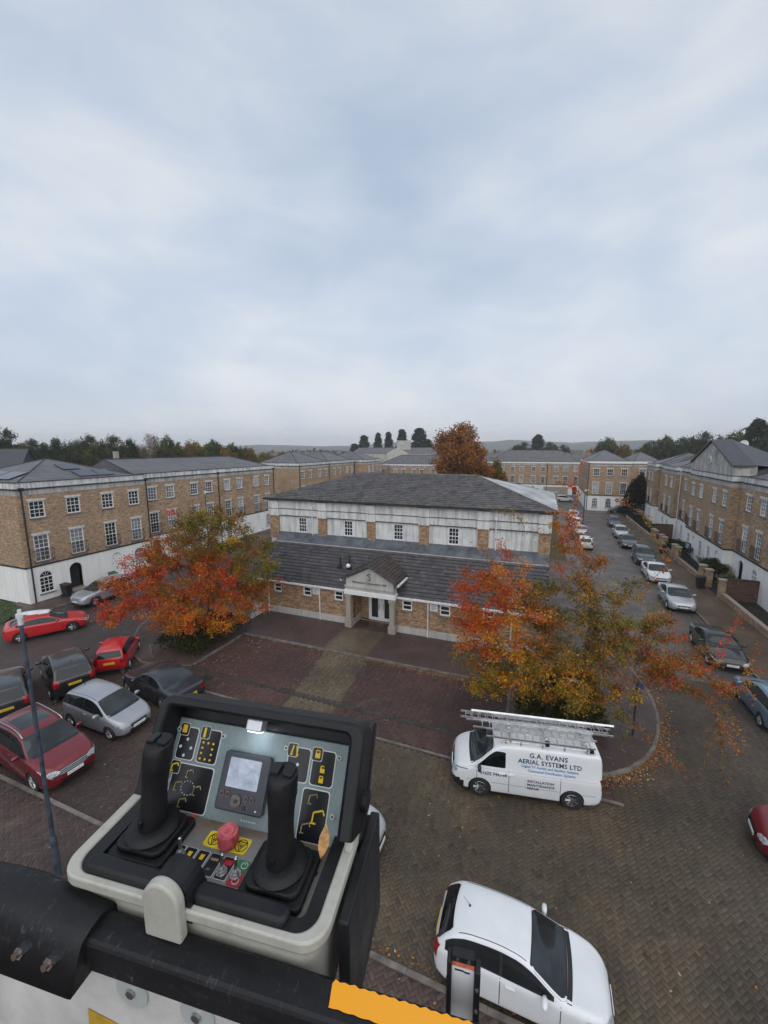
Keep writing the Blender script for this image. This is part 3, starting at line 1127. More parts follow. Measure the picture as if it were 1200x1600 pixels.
# solar panels and rooflights on the near hip (front slope)
zr0, sl = 9.44, (11.15 - 9.44) / 4.97
for i, (ua, ub, va, vb) in enumerate(((5.3, 6.9, .55, 1.9), (5.0, 6.4, 2.2, 3.5), (7.0, 8.4, .55, 1.9))):
    b = MB()
    P = lambda u, v, h: (u, .28 + v - h * sl, zr0 + v * sl + h)
    b.add([P(ua, va, .04), P(ub, va, .04), P(ub, vb, .04), P(ua, vb, .04), P(ua, va, .09), P(ub, va, .09), P(ub, vb, .09), P(ua, vb, .09)],
          [(0, 3, 2, 1), (4, 5, 6, 7), (0, 1, 5, 4), (1, 2, 6, 5), (2, 3, 7, 6), (3, 0, 4, 7)])
    b.build('solar_panel', 'solar', lt)
for i in range(3):      # panels on the end slope
    b = MB()
    P = lambda u, v, h: (.28 + u - h * sl, 1.5 + v, zr0 + u * sl + h)
    va = .6 + i * 2.4
    b.add([P(.5, va, .05), P(.5, va + 2.2, .05), P(1.9, va + 2.2, .05), P(1.9, va, .05), P(.5, va, .10), P(.5, va + 2.2, .10), P(1.9, va + 2.2, .10), P(1.9, va, .10)],
          [(0, 3, 2, 1), (4, 5, 6, 7), (0, 1, 5, 4), (1, 2, 6, 5), (2, 3, 7, 6), (3, 0, 4, 7)])
    b.build('solar_panel', 'solar', lt)
b = MB(); b.box(12.6, 13.0, 6.4, 6.8, 9.4, 11.75); b.build('chimney', 'stone_porch', lt)

# house with a plain slate gable behind the left terrace
p = gpt(-60, 720, 9.0)
hs = thing('slate_house', 'plain house with steep dark slate roof behind the solar panelled terrace', 'building', (*dpt(-45, 702, 82)[:2], 0), YAW + R(22))
b = MB(); b.box(-9, 9, -6, 6, 0, 7.5); b.build('wall', 'brick_stock', hs)
b = MB(); b.quad((-9.3, -6.4, 7.3), (9.3, -6.4, 7.3), (9.3, 0, 12.1), (-9.3, 0, 12.1)).quad((9.3, 6.4, 7.3), (-9.3, 6.4, 7.3), (-9.3, 0, 12.1), (9.3, 0, 12.1)).poly([(9, -6, 7.5), (9, 6, 7.5), (9, 0, 12.0)]).poly([(-9, 6, 7.5), (-9, -6, 7.5), (-9, 0, 12.0)])
b.build('roof', 'slate_dark', hs)

# --- terrace behind on the left, continuing the row (three hipped houses)
ct = thing('brick_terrace', 'row of three brown brick houses with separate hipped roofs beyond the community hall', 'building', (-39, 60, 0), R(90))
C = lambda y: y - 60.0
w1 = [C(y) for y in (61.3, 63.8, 67.1, 69.4)]; w2 = [C(y) for y in (72.9, 75.1, 78.8, 81.1)]
terrace(ct, [
    dict(u0=0, u1=10.7, ups=w1, ground=[(w1[0], 'w'), (w1[1], 'd'), (w1[2], 'w'), (w1[3], 'd')], depth=9, zr=11.4),
    dict(u0=10.75, u1=22.3, ups=w2, ground=[(w2[0], 'w'), (w2[1], 'd'), (w2[2], 'w'), (w2[3], 'd')], depth=9, zr=11.4),
    dict(u0=22.35, u1=31.5, set=-3.0, ups=[C(83.6), C(85.8), C(88.1), C(90.3)], ground=[(C(83.6), 'w'), (C(85.8), 'd'), (C(88.1), 'w')], depth=12, zr=11.4),
], k=1.0, pipes=((.2, 0, 'black_pipe'), (10.72, 0, 'black_pipe'), (22.1, 0, 'black_pipe')), detail=False)

# --- terrace closing the view in the middle
dt = thing('brick_terrace', 'low brown brick terrace with white cornice behind the orange chestnut tree', 'building', (-38, 94, 0), 0)
dw = [1.5, 4.6, 6.6, 9.3, 11.2, 14.0, 16.0, 19.0, 21.0]
terrace(dt, [dict(u0=0, u1=23, ups=dw, ground=[(dw[0], 'w'), (dw[3], 'w')], depth=9, zr=11.9, par='render_white')], k=.865, pipes=((2.9, 0, 'black_pipe'),), detail=False)

# --- far right terrace behind the car park
ft = thing('brick_terrace', 'long brown brick terrace with dark roof facing the far car park', 'building', (-14, 113.5, 0), 0)
fw = [x + 14 for x in (-12.5, -10, -7.3, -5.05, -2.05, .3, 3.4, 5.65, 8.0)]
terrace(ft, [dict(u0=0, u1=23.2, ups=fw, lows=fw, ground=[(fw[2], 'w'), (fw[3], 'a'), (fw[4], 'w'), (fw[8], 'd')], depth=10, zr=12.9, par='render_white')], k=.885, pipes=((fw[5] + 1.0, 0, 'black_pipe'),), detail=False)
b = MB(); b.box(14.6, 20.4, -.06, .1, .1, 2.05); b.build('garage_door', 'stone_porch', ft)

# --- end-of-street block
ht = thing('brick_terrace', 'brick end block with bright white ground floor facing down the street', 'building', (8.3, 87.2, 0), 0)
terrace(ht, [dict(u0=0, u1=7.2, ups=[1.45, 3.75, 6.1], ground=[(1.5, 'w'), (3.8, 'w'), (6.2, 'w')], depth=19, zr=11.6, par='render_white'),
             dict(u0=7.2, u1=12.5, set=.8, ups=[9.2, 11.3], ground=[(9.2, 'w')], depth=14, zr=11.2, par='render_white', hipL=False)], pipes=((.12, 0, 'black_pipe'),), detail=False)
for yy in (3, 6, 10, 13):
    window(ht, 0, 6.73, 1.0, 1.32, 3, 4, rz=R(-90), y=yy)
    window(ht, 0, 3.25, 1.0, 2.13, 3, 6, rz=R(-90), y=yy)

# --- right-hand terrace with the pediment
rtn = thing('brick_terrace', 'tall brown brick terrace with a stone pediment gable along the right pavement', 'building', (15.75, 50, 0), R(-91.7))
pw = [-4.58, -1.92, 2.05, 4.67]
terrace(rtn, [
    dict(u0=5.9, u1=26, set=.65, ups=[7.9, 10.5, 14.2, 16.8, 20.5, 23], ground=[(7.9, 'd'), (10.5, 'w'), (14.2, 'w'), (16.8, 'd'), (20.5, 'w')], zr=11.2, w=1.05, depth=9),
    dict(u0=-5.9, u1=5.9, set=0, ups=pw, ground=[(-4.6, 'w'), (-2.6, 'a'), (-.4, 'w'), (2.1, 'w'), (4.4, 'a')], zr=11.2, hipL=False, hipR=False, w=1.05, depth=9.65),
    dict(u0=-12.4, u1=-5.9, set=.65, ups=[-10.3, -7.6], ground=[(-10.3, 'w'), (-7.6, 'a')], zr=11.2, w=1.0, depth=9),
    dict(u0=-20.0, u1=-12.45, set=0, ups=[-17.1, -14.25], ground=[(-17.1, 'w'), (-14.6, 'w')], zr=11.2, w=1.0, depth=9.65),
    dict(u0=-24.3, u1=-20.05, set=.65, ups=[], zr=11.2, depth=9),
    dict(u0=-30.8, u1=-24.35, set=0, ups=[-28.6, -26.2], ground=[(-28.6, 'w'), (-26.4, 'w')], zr=11.2, w=1.0, depth=9.65),
], rails=True, doorcol='door_blue', pipes=((-12.42, .65, 'white_gutter'), (-20.3, .65, 'white_gutter')))
b = MB()
b.add([(-5.95, -.04, 9.5), (5.95, -.04, 9.5), (5.95, -.04, 10.4), (0, -.04, 12.6), (-5.95, -.04, 10.4)], [(0, 1, 2, 3, 4)])
b.quad((-5.95, -.04, 9.5), (-5.95, 1.6, 9.5), (-5.95, 1.6, 10.4), (-5.95, -.04, 10.4)).quad((5.95, 1.6, 9.5), (5.95, -.04, 9.5), (5.95, -.04, 10.4), (5.95, 1.6, 10.4))
pd = b.build('pediment', 'stone_dirty', rtn)
b = MB()
for s in (-1, 1):
    fs_ = [(0, 1, 2, 3), (4, 7, 6, 5), (0, 4, 5, 1), (3, 2, 6, 7), (0, 3, 7, 4), (8, 7, 6), (8, 9, 7)]
    b.add([(s * 6.15, -.22, 10.33), (0, -.22, 12.62), (0, 1.4, 12.62), (s * 6.15, 1.4, 10.33), (s * 6.15, -.22, 10.48), (0, -.22, 12.80), (0, 1.4, 12.80), (s * 6.15, 1.4, 10.48), (0, 5.2, 11.1), (s * 6.15, 3.2, 10.3)],
          fs_ if s > 0 else [f_[::-1] for f_ in fs_])
b.build('roof', 'slate_dark', rtn)
b = MB(); b.lathe([(.001, -.12), (.34, -.12), (.40, -.06), (.40, .02)], 24, 'Y', (0, -.04, 10.75), cap=False); b.build('round_plaque', 'render_hall', pd)
b = MB(); b.lathe([(.001, -.17), (.2, -.17), (.22, -.1)], 20, 'Y', (0, -.04, 10.75), cap=False); b.build('emblem', 'stone_dirty', pd)
for u, v in ((8.5, 1.4), (11.5, 1.4), (-8.5, 1.2), (-16.5, 1.4)):       # rooflights
    s_ = (11.2 - 9.44) / 4.2
    b = MB(); P = lambda a, c_, h: (u + a, .93 + c_ - h * s_, 9.44 + c_ * s_ + h)
    b.add([P(0, v, .03), P(1.8, v, .03), P(1.8, v + 1.6, .03), P(0, v + 1.6, .03), P(0, v, .1), P(1.8, v, .1), P(1.8, v + 1.6, .1), P(0, v + 1.6, .1)], [(0, 3, 2, 1), (4, 5, 6, 7), (0, 1, 5, 4), (1, 2, 6, 5), (2, 3, 7, 6), (3, 0, 4, 7)])
    b.build('rooflight', 'pane_curtain', rtn)

# satellite dish on the right-hand roofs
sdx = thing('satellite_dish', 'white satellite dish on a pole above the right terrace roof', 'satellite dish', (*dpt(1161, 700, 43)[:2], 9.6))
b = MB(); b.cyl((0, 0, 0), (0, 0, 2.7), .035, n=6); b.build('pole', 'steel', sdx)
b = MB(); b.lathe([(.001, .10), (.2, .07), (.38, 0), (.40, .0)], 18, 'Y', (0, -.12, 2.75), cap=False); b.build('dish', 'upvc', sdx, smooth=True)
# --- long grey building and roofs far behind
gb = thing('stone_hospital', 'long grey stone building with a small gable below dark cypresses on the skyline', 'building', (*dpt(618, 706, 235)[:2], 0), YAW)
b = MB(); b.box(-26, 26, 0, 10, 0, 9.2); b.build('wall', 'stone_dirty', gb)
b = MB(); hip_roof(b, -26.4, 26.4, -.4, 10.4, 9.2, 12.4); b.build('roof', 'slate_far', gb)
b = MB(); b.add([(-5, -1.2, 0), (7, -1.2, 0), (7, -1.2, 9.4), (1, -1.2, 12.4), (-5, -1.2, 9.4)], [(0, 1, 2, 3, 4)]); b.quad((-5, -1.2, 9.4), (1, -1.2, 12.4), (1, 6, 12.4), (-5, 6, 9.4)).quad((7, -1.2, 9.4), (7, 6, 9.4), (1, 6, 12.4), (1, -1.2, 12.4))
b.build('gable', 'plinth', gb)
b = MB(); b.box(1, 9, 3, 9, 10, 16.5); b.build('tower', 'stone_dirty', gb)
for i in range(12):
    window(gb, -24 + i * 4.3, 5, 1.3, 2.2, 2, 4, lintel=False, y=-.02, pane='pane_dark')
for x, D, L_, lab in ((830, 160, 40, 'low slate roofed range behind the far car park terrace'), (1010, 175, 30, 'pale roofed house row far beyond the street end'), (460, 190, 34, 'row of dull red roofed houses far behind the hipped houses')):
    o = thing('far_house_row', lab, 'building', (*dpt(x, 708, D)[:2], 0), YAW)
    b = MB(); b.box(-L_ / 2, L_ / 2, 0, 8, 0, 6.8); b.build('wall', 'brick_stock', o)
    b = MB(); hip_roof(b, -L_ / 2 - .4, L_ / 2 + .4, -.4, 8.4, 6.7, 10.2); b.build('roof', 'slate_far', o)
    for i in range(int(L_ / 4)):
        window(o, -L_ / 2 + 2 + i * 4, 4.2, 1.2, 1.5, 2, 2, lintel=False, y=-.02)
    b = MB()
    for i in range(3):
        b.box(-L_ / 3 + i * L_ / 3 - .4, -L_ / 3 + i * L_ / 3 + .4, 3.6, 4.4, 9.2, 11.4)
    b.build('chimney', 'brick_dark', o)

# ------------------------------------------------------------------ community hall
hall = thing('community_hall', 'single storey community hall with porch, low slate roof and stained white upper walls', 'building', (0, 0, 0), 0)
XA, XB = -20.8, .75           # upper block
FA, FB = -19.7, .6            # front wing
YF, YU, YB = 23.74, 27.6, 38.8
GZ = 2.52                     # gutter


def tiles(name, o, u, v, poly, tw, ex, base, parent, seed, matn='slate_tile', var=.2):
    """slates laid in courses on a slope; o origin, u along the eave, v up the slope, poly in (u, v)"""
    o = np.array(o, float); u = np.array(u, float); u /= np.linalg.norm(u); v = np.array(v, float); v /= np.linalg.norm(v)
    n = np.cross(u, v); n = n if n[2] > 0 else -n
    pu = [p[0] for p in poly]; pv = [p[1] for p in poly]
    r = np.random.default_rng(seed)
    cs = []
    for j in range(int((max(pv) - min(pv)) / ex) + 1):
        vv = min(pv) + (j + .5) * ex
        uu = np.arange(min(pu) - tw, max(pu) + tw, tw) + (tw / 2 if j % 2 else 0)
        cs.append(np.stack([uu, np.full(len(uu), vv)], 1))
    cs = np.concatenate(cs)
    k = inpoly(cs, poly)
    cs = cs[k]
    nn = len(cs)
    th = .036 + r.normal(0, .006, nn)
    g_ = tw / 2 - .011
    P = np.zeros((nn, 6, 3))
    for i, (du, dv, dh) in enumerate(((-g_, -ex / 2, 1), (g_, -ex / 2, 1), (g_, ex / 2 + .01, .15), (-g_, ex / 2 + .01, .15), (-g_, -ex / 2, 0), (g_, -ex / 2, 0))):
        hgt = (th * dh + (0.002 if dh else -.004))[:, None]
        P[:, i] = o + np.outer(cs[:, 0] + du, u) + np.outer(cs[:, 1] + dv, v) + hgt * n
    base_f = np.array([(0, 1, 2, 3), (4, 5, 1, 0)])
    F = (np.arange(nn)[:, None, None] * 6 + base_f[None]).reshape(-1, 4)
    col = np.array(base)[None] * np.clip(1 + r.normal(0, var, nn), .4, 1.8)[:, None] * (1 + .05 * smooth_noise(cs, .9, seed))[:, None]
    col[r.random(nn) < .03] *= .55
    me = arrays_mesh(name, P.reshape(-1, 3), F, 4, np.stack([np.clip(col, .01, .6), np.clip(col, .01, .6) * .16], 1).reshape(-1, 3))  # front edges much darker: the shade line under each course is painted in
    me.materials.append(MATS[matn])
    ob = link(bpy.data.objects.new(name, me), parent); ob['kind'] = 'stuff'
    return ob


# front wing walls
b = MB()
sw = [-17.55, -15.07, -12.57, -7.63, -5.16, -2.5]
facade(b, FA, FB, .55, GZ - .08, [(x, .66, 1.66, 2.33, False) for x in sw] + [(-10.05, 2.75, .55, 2.43, False)], YF, .12)
b.quad((FA, YU, .55), (FA, YF, .55), (FA, YF, GZ), (FA, YU, GZ + 2.1)).quad((FB, YF, .55), (FB, YU, .55), (FB, YU, GZ + 2.1), (FB, YF, GZ))
# porch recess
b.quad((-11.425, YF, .55), (-11.425, 25.0, .55), (-11.425, 25.0, 2.43), (-11.425, YF, 2.43)).quad((-8.675, 25.0, .55), (-8.675, YF, .55), (-8.675, YF, 2.43), (-8.675, 25.0, 2.43))
b.quad((-11.425, 25.0, .0), (-8.675, 25.0, .0), (-8.675, 25.0, 2.43), (-11.425, 25.0, 2.43))
b.build('brick_wall', 'brick_hall', hall)
b = MB()
b.box(FA - .04, -11.43, YF - .05, YF + .1, .0, .55).box(-8.67, FB + .04, YF - .05, YF + .1, .0, .55)
b.box(-11.56, -11.40, YF + .1, 25.0, .0, .55).box(-8.70, -8.54, YF + .1, 25.0, .0, .55)
b.box(FA - .04, FA + .1, YF + .1, YU, .0, .55).box(FB - .1, FB + .04, YF + .1, YU, .0, .55)
b.build('plinth', 'plinth', hall)
b = MB(); b.quad((-11.42, YF, 2.425), (-8.68, YF, 2.425), (-8.68, 25, 2.425), (-11.42, 25, 2.425)); b.build('porch_soffit', 'upvc', hall)
for x in sw:
    window(hall, x, 1.66, .66, .67, 1, 1, lintel=False, y=YF, pane='pane_dark')
# gutters, downpipes, wall notices
b = MB(); b.box(FA - .1, -11.95, YF - .20, YF - .02, GZ - .10, GZ + .05).box(-8.25, FB + .1, YF - .20, YF - .02, GZ - .10, GZ + .05); b.build('gutter', 'white_gutter', hall, bevel=.02)
for x in (-14.01, -6.22, -18.3, -1.2):
    b = MB(); b.cyl((x, YF - .1, .1), (x, YF - .1, GZ - .1), .04, n=8); b.build('downpipe', 'white_gutter', hall)
for x in (-14.36, -5.87):
    b = MB(); b.box(x - .24, x + .24, YF - .03, YF - .005, 1.88, 2.33); nb = b.build('notice_board', 'sign_white', hall)
    b = MB()
    for i in range(4):
        b.box(x - .18, x + .18 - .05 * (i % 2), YF - .034, YF - .0301, 2.22 - i * .085, 2.25 - i * .085)
    b.build('print', 'sign_blue', nb)
# lean-to roof
v_top = (26.95 - YF + .12, 4.66 - GZ)
SLn = math.hypot(*v_top)
b = MB(); b.quad((FA - .12, YF - .12, GZ), (FB + .12, YF - .12, GZ), (FB + .12, 26.95, 4.66), (FA - .12, 26.95, 4.66))
b.quad((FA - .12, YF - .12, GZ - .06), (FA - .12, YF - .12, GZ), (FA - .12, 26.95, 4.66), (FA - .12, 26.95, 4.60))
lr = b.build('lower_roof', 'slate_dark', hall)
tiles('slates', (FA - .12, YF - .16, GZ + .008), (1, 0, 0), (0, *v_top), [(0, 0), (20.54, 0), (20.54, SLn), (0, SLn)], .33, .30, (.060, .056, .063), lr, 31)
b = MB()
b.quad((FA - .15, 26.88, 4.67), (FB + .15, 26.88, 4.67), (FB + .15, 27.25, 4.98), (FA - .15, 27.25, 4.98)).quad((FA - .15, 27.25, 4.98), (FB + .15, 27.25, 4.98), (FB + .15, YU, 5.28), (FA - .15, YU, 5.28))
b.box(FA - .15, FB + .15, 26.83, 26.93, 4.62, 4.705)
b.build('lead_apron', 'lead', hall)
b = MB(); b.box(FA - .15, FB + .15, 26.80, 26.87, 4.60, 4.68); b.build('apron_edge', 'plinth', hall)
# upper block
b = MB()
uw = [-17.75, -13.66, -9.59, -5.5]
facade(b, XA, XB, 4.3, 7.9, [(x, .78, 5.31, 6.53, False) for x in uw], YU, .14)
b.quad((XA, YB, 0), (XA, YU, 0), (XA, YU, 7.9), (XA, YB, 7.9)).quad((XB, YU, 0), (XB, YB, 0), (XB, YB, 7.9), (XB, YU, 7.9)).quad((XB, YB, 0), (XA, YB, 0), (XA, YB, 7.9), (XB, YB, 7.9))
b.build('upper_wall', 'render_hall', hall)
for x in uw:
    window(hall, x, 5.31, .78, 1.22, 3, 4, lintel=False, y=YU, pane='pane_dark')
pil = [(-20.78, -19.92), (-16.23, -15.48), (-12.06, -11.39), (-7.96, -7.27), (-3.84, -3.13), (.05, .73)]
for a, c in pil:
    b = MB(); b.box(a, c, YU - .12, YU + .05, 4.75, 6.60); b.build('pilaster', 'brick_hall', hall)
    b = MB(); b.box(a - .05, c + .05, YU - .22, YU + .02, 6.60, 7.83); q = b.build('pilaster_block', 'render_hall', hall)
    b = MB(); b.box(a - .09, c + .09, YU - .26, YU + .02, 7.835, 7.885).box(a - .07, c + .07, YU - .24, YU - .06, 7.17, 7.205); b.build('capping', 'coping_dark', q)
b = MB(); b.box(XA - .05, XB + .05, YU - .07, YU + .02, 6.66, 7.86); b.build('frieze', 'render_hall', hall)
b = MB(); b.box(XA - .08, XB + .08, YU - .115, YU - .071, 7.175, 7.215).box(XA - .08, XB + .08, YU - .115, YU - .0, 6.61, 6.655); b.build('ledge', 'coping_dark', hall)
b = MB(); b.box(XA - .38, XB + .38, YU - .42, YU + .1, 7.90, 8.02).box(XA - .38, XA + .1, YU + .1, YB + .3, 7.90, 8.02).box(XB - .1, XB + .38, YU + .1, YB + .3, 7.90, 8.02); b.build('eaves', 'coping_dark', hall)
for x in (-16.75, -2.65):
    b = MB(); b.cyl((x, YU - .13, 5.2), (x, YU - .13, 7.3), .04, n=8).box(x - .09, x + .09, YU - .26, YU - .115, 7.3, 7.52); b.build('downpipe', 'white_gutter', hall)
ex0, ex1, ey0, ey1, ez, rz_ = XA - .38, XB + .38, YU - .42, YB + .3, 8.03, 9.80
ym = (ey0 + ey1) / 2; hh = (ey1 - ey0) / 2
b = MB(); ra, rb = hip_roof(b, ex0, ex1, ey0, ey1, ez, rz_); ur = b.build('upper_roof', 'slate_dark', hall)
vs = math.hypot(hh, rz_ - ez)
tiles('slates', (ex0, ey0, ez + .008), (1, 0, 0), (0, hh, rz_ - ez), [(0, 0), (ex1 - ex0, 0), (ex1 - ex0 - hh, vs), (hh, vs)], .33, .33, (.098, .092, .096), ur, 32)
tiles('slates', (ex0, ey1, ez + .008), (0, -1, 0), (hh, 0, rz_ - ez), [(0, 0), (2 * hh, 0), (hh, vs)], .32, .225, (.098, .092, .096), ur, 33)
# right-hand slope is pale sheet with standing seams
b = MB(); b.poly([(ex1, ey0, ez + .03), (ex1, ey1, ez + .03), (rb[0], rb[1], rb[2] + .03)]); ps = b.build('pale_slope', mat('pale_sheet', (.40, .41, .43), .4, var=.2, vs=.8), ur)
b = MB()
for i in range(1, 18):
    f = i / 18; y = ey0 + f * 2 * hh; k = 1 - abs(2 * f - 1)
    b.tube([(ex1, y, ez + .04), (ex1 - hh * k, y, ez + .04 + (rz_ - ez) * k)], .025, 5)
b.build('seam', 'pale_sheet', ps)
b = MB(); b.tube([ra, rb], .11, 6)
for c_, e_ in (((ex0, ey0, ez), ra), ((ex1, ey0, ez), rb), ((ex0, ey1, ez), ra), ((ex1, ey1, ez), rb)):
    b.tube([c_, e_], .08, 6)
b.build('ridge_tiles', mat('ridge_tile', (.10, .095, .085), .7, var=.25), ur)
# vents on the lean-to
for x, h, white in ((-13.15, .75, False), (-12.4, .95, True)):
    z0 = GZ + (25.2 - YF + .12) / v_top[0] * v_top[1]
    b = MB(); b.cyl((x, 25.2, z0 - .1), (x, 25.2, z0 + h), .055, n=8).cyl((x, 25.2, z0 + h), (x, 25.2, z0 + h + .1), .09, .04, n=8).box(x - .18, x + .18, 25.0, 25.4, z0 - .02, z0 + .1)
    vp_ = b.build('vent_pipe', 'black_pipe', hall)
    if white:
        b = MB(); b.lathe([(.02, -.12), (.14, -.08), (.17, .02), (.12, .12), (.02, .16)], 12, 'Z', (x - .02, 25.0, z0 + .25)); b.build('vent_cowl', 'upvc', vp_, smooth=True)
# porch
for x in (-11.62, -8.52):
    b = MB(); b.box(x - .24, x + .24, 23.18, 23.70, .1, .62); b.box(x - .17, x + .17, 23.25, 23.60, .62, 2.18); b.box(x - .22, x + .22, 23.2, 23.66, 2.18, 2.43)
    b.build('porch_column', 'stone_porch', hall, bevel=.02)
b = MB(); b.box(-11.88, -8.26, 23.16, 23.74, 2.43, 2.75); b.build('porch_beam', 'upvc', hall, bevel=.03)
b = MB(); b.box(-11.80, -8.34, 23.22, 23.74, 2.755, 3.0).box(-11.84, -8.30, 23.14, 23.22, 2.98, 3.06); b.build('porch_entablature', 'plinth', hall)
b = MB(); b.add([(-11.72, 23.2, 3.0), (-8.36, 23.2, 3.0), (-8.36, 23.2, 3.52), (-10.04, 23.2, 4.36), (-11.72, 23.2, 3.52)], [(0, 1, 2, 3, 4)])
b.quad((-8.36, 23.2, 3.0), (-8.36, 24.4, 3.0), (-8.36, 24.4, 3.52), (-8.36, 23.2, 3.52)).quad((-11.72, 24.4, 3.0), (-11.72, 23.2, 3.0), (-11.72, 23.2, 3.52), (-11.72, 24.4, 3.52))
pd = b.build('porch_pediment', 'plinth', hall)
b = MB()
for s in (-1, 1):
    ex_ = -10.04 + s * 1.92
    q = [(ex_, 23.08, 3.45), (-10.04, 23.08, 4.42), (-10.04, 26.55, 4.42), (ex_, 25.1, 3.45)]
    q2 = [(p_[0], p_[1], p_[2] + .1) for p_ in q]
    f = [(0, 1, 2, 3), (4, 7, 6, 5), (0, 4, 5, 1), (0, 3, 7, 4)]
    b.add(q + q2, f if s > 0 else [x_[::-1] for x_ in f])
pr = b.build('porch_roof', 'slate_dark', hall)
for s in (-1, 1):
    tiles('slates', (-10.04 + s * 1.92, 23.06, 3.565), (0, 1, 0), (-s * 1.92, 0, .97), [(0, 0), (2.05, 0), (3.45, 2.12), (0, 2.12)], .3, .22, (.085, .062, .060) if s > 0 else (.060, .062, .074), pr, 40 + s)
b = MB(); b.tube([(-11.98, 23.04, 3.5), (-10.04, 23.04, 4.5), (-8.1, 23.04, 3.5)], .055, 5); b.build('verge', mat('ridge_tile', (.1, .1, .1)), pr)
b = MB(); b.box(-8.10, -7.98, 23.1, 25.0, 3.36, 3.46).box(-12.1, -11.98, 23.1, 25.0, 3.36, 3.46); b.build('porch_gutter', 'white_gutter', pr)


def text_mesh(txt, size, align='CENTER', bold=False, extrude=0.0, spacing=1.0):
    cu_ = bpy.data.curves.new('lettering', 'FONT'); cu_.body = txt; cu_.size = size; cu_.align_x = align; cu_.align_y = 'CENTER'; cu_.extrude = extrude; cu_.space_character = spacing
    if bold: cu_.offset = size * .022
    cu_.resolution_u = 2
    o_ = bpy.data.objects.new('tmp', cu_); COL.objects.link(o_)
    dg = bpy.context.evaluated_depsgraph_get()
    me_ = bpy.data.meshes.new_from_object(o_.evaluated_get(dg))
    bpy.data.objects.remove(o_); bpy.data.curves.remove(cu_)
    me_.name = 'lettering'
    return me_


mat('letter_green', (.03, .06, .05), .6, var=0)
tm = text_mesh('Maidstone Community Hall', .215, bold=True); tm.materials.append(MATS['letter_green'])
o = link(bpy.data.objects.new('lettering', tm), pd); o.location = (-10.04, 23.19, 3.34); o.rotation_euler = (R(90), 0, 0)
b = MB()
b.tube([(.14, 0, .18), (.03, 0, .24), (-.12, 0, .15), (.02, 0, .05), (.12, 0, -.04), (.0, 0, -.10)], .026, 5)
b.box(-.1, .12, -.012, .012, -.2, -.165).box(-.16, -.1, -.012, .012, .1, .14)
b.build('emblem', 'letter_green', pd, loc=(-10.04, 23.185, 3.75))
# double door
b = MB(); b.box(-10.82, -8.92, 24.9, 24.97, .1, 2.2); dr = b.build('double_door', 'upvc', hall)
for x in (-10.35, -9.4):
    b = MB(); b.box(x - .24, x + .24, 24.88, 24.899, .35, 2.05); b.build('pane', 'pane_dark', dr)
    b = MB(); b.box(x + (.31 if x < -10 else -.34), x + (.34 if x < -10 else -.31), 24.83, 24.87, .95, 1.35); b.build('handle', 'steel', dr)
b = MB(); b.box(-11.4, -8.7, 23.3, 24.95, .1, .115); b.build('porch_floor', 'paving_dark', hall)
# low rendered return wall at the left end
rw = MB(); rw.box(-18.85, -18.6, 21.9, 23.66, .0, .62).box(-18.9, -18.55, 21.86, 23.67, .62, .7)
o = rw.build('low_wall', 'plinth'); tag(o, 'short low white rendered wall at the left end of the hall front', 'wall')
# ------------------------------------------------------------------ trees and shrubs


def leaf_mesh(name, pos, nrm_up, L, W, cols, rng, droop=.35, matn='leaf'):
    """folded two-triangle leaves; pos (n,3), L/W arrays"""
    n = len(pos)
    a = rng.uniform(0, 2 * math.pi, n)
    el = rng.normal(-droop, .5, n)
    d = np.stack([np.cos(a) * np.cos(el), np.sin(a) * np.cos(el), np.sin(el)], 1)
    r_ = rng.normal(0, 1, (n, 3)); r_[:, 2] += nrm_up
    s = np.cross(d, r_); s /= (np.linalg.norm(s, axis=1, keepdims=True) + 1e-9)
    up = np.cross(s, d)
    V = np.zeros((n, 4, 3))
    V[:, 0] = pos
    V[:, 1] = pos + d * (L * .45)[:, None] + s * (W * .5)[:, None] + up * (W * .15)[:, None]
    V[:, 2] = pos + d * L[:, None]
    V[:, 3] = pos + d * (L * .45)[:, None] - s * (W * .5)[:, None] + up * (W * .15)[:, None]
    F = (np.arange(n)[:, None, None] * 4 + np.array([(0, 1, 2), (0, 2, 3)])[None]).reshape(-1, 3)
    me = arrays_mesh(name, V.reshape(-1, 3), F, 3, np.repeat(cols, 2, 0))
    me.materials.append(MATS[matn])
    return me


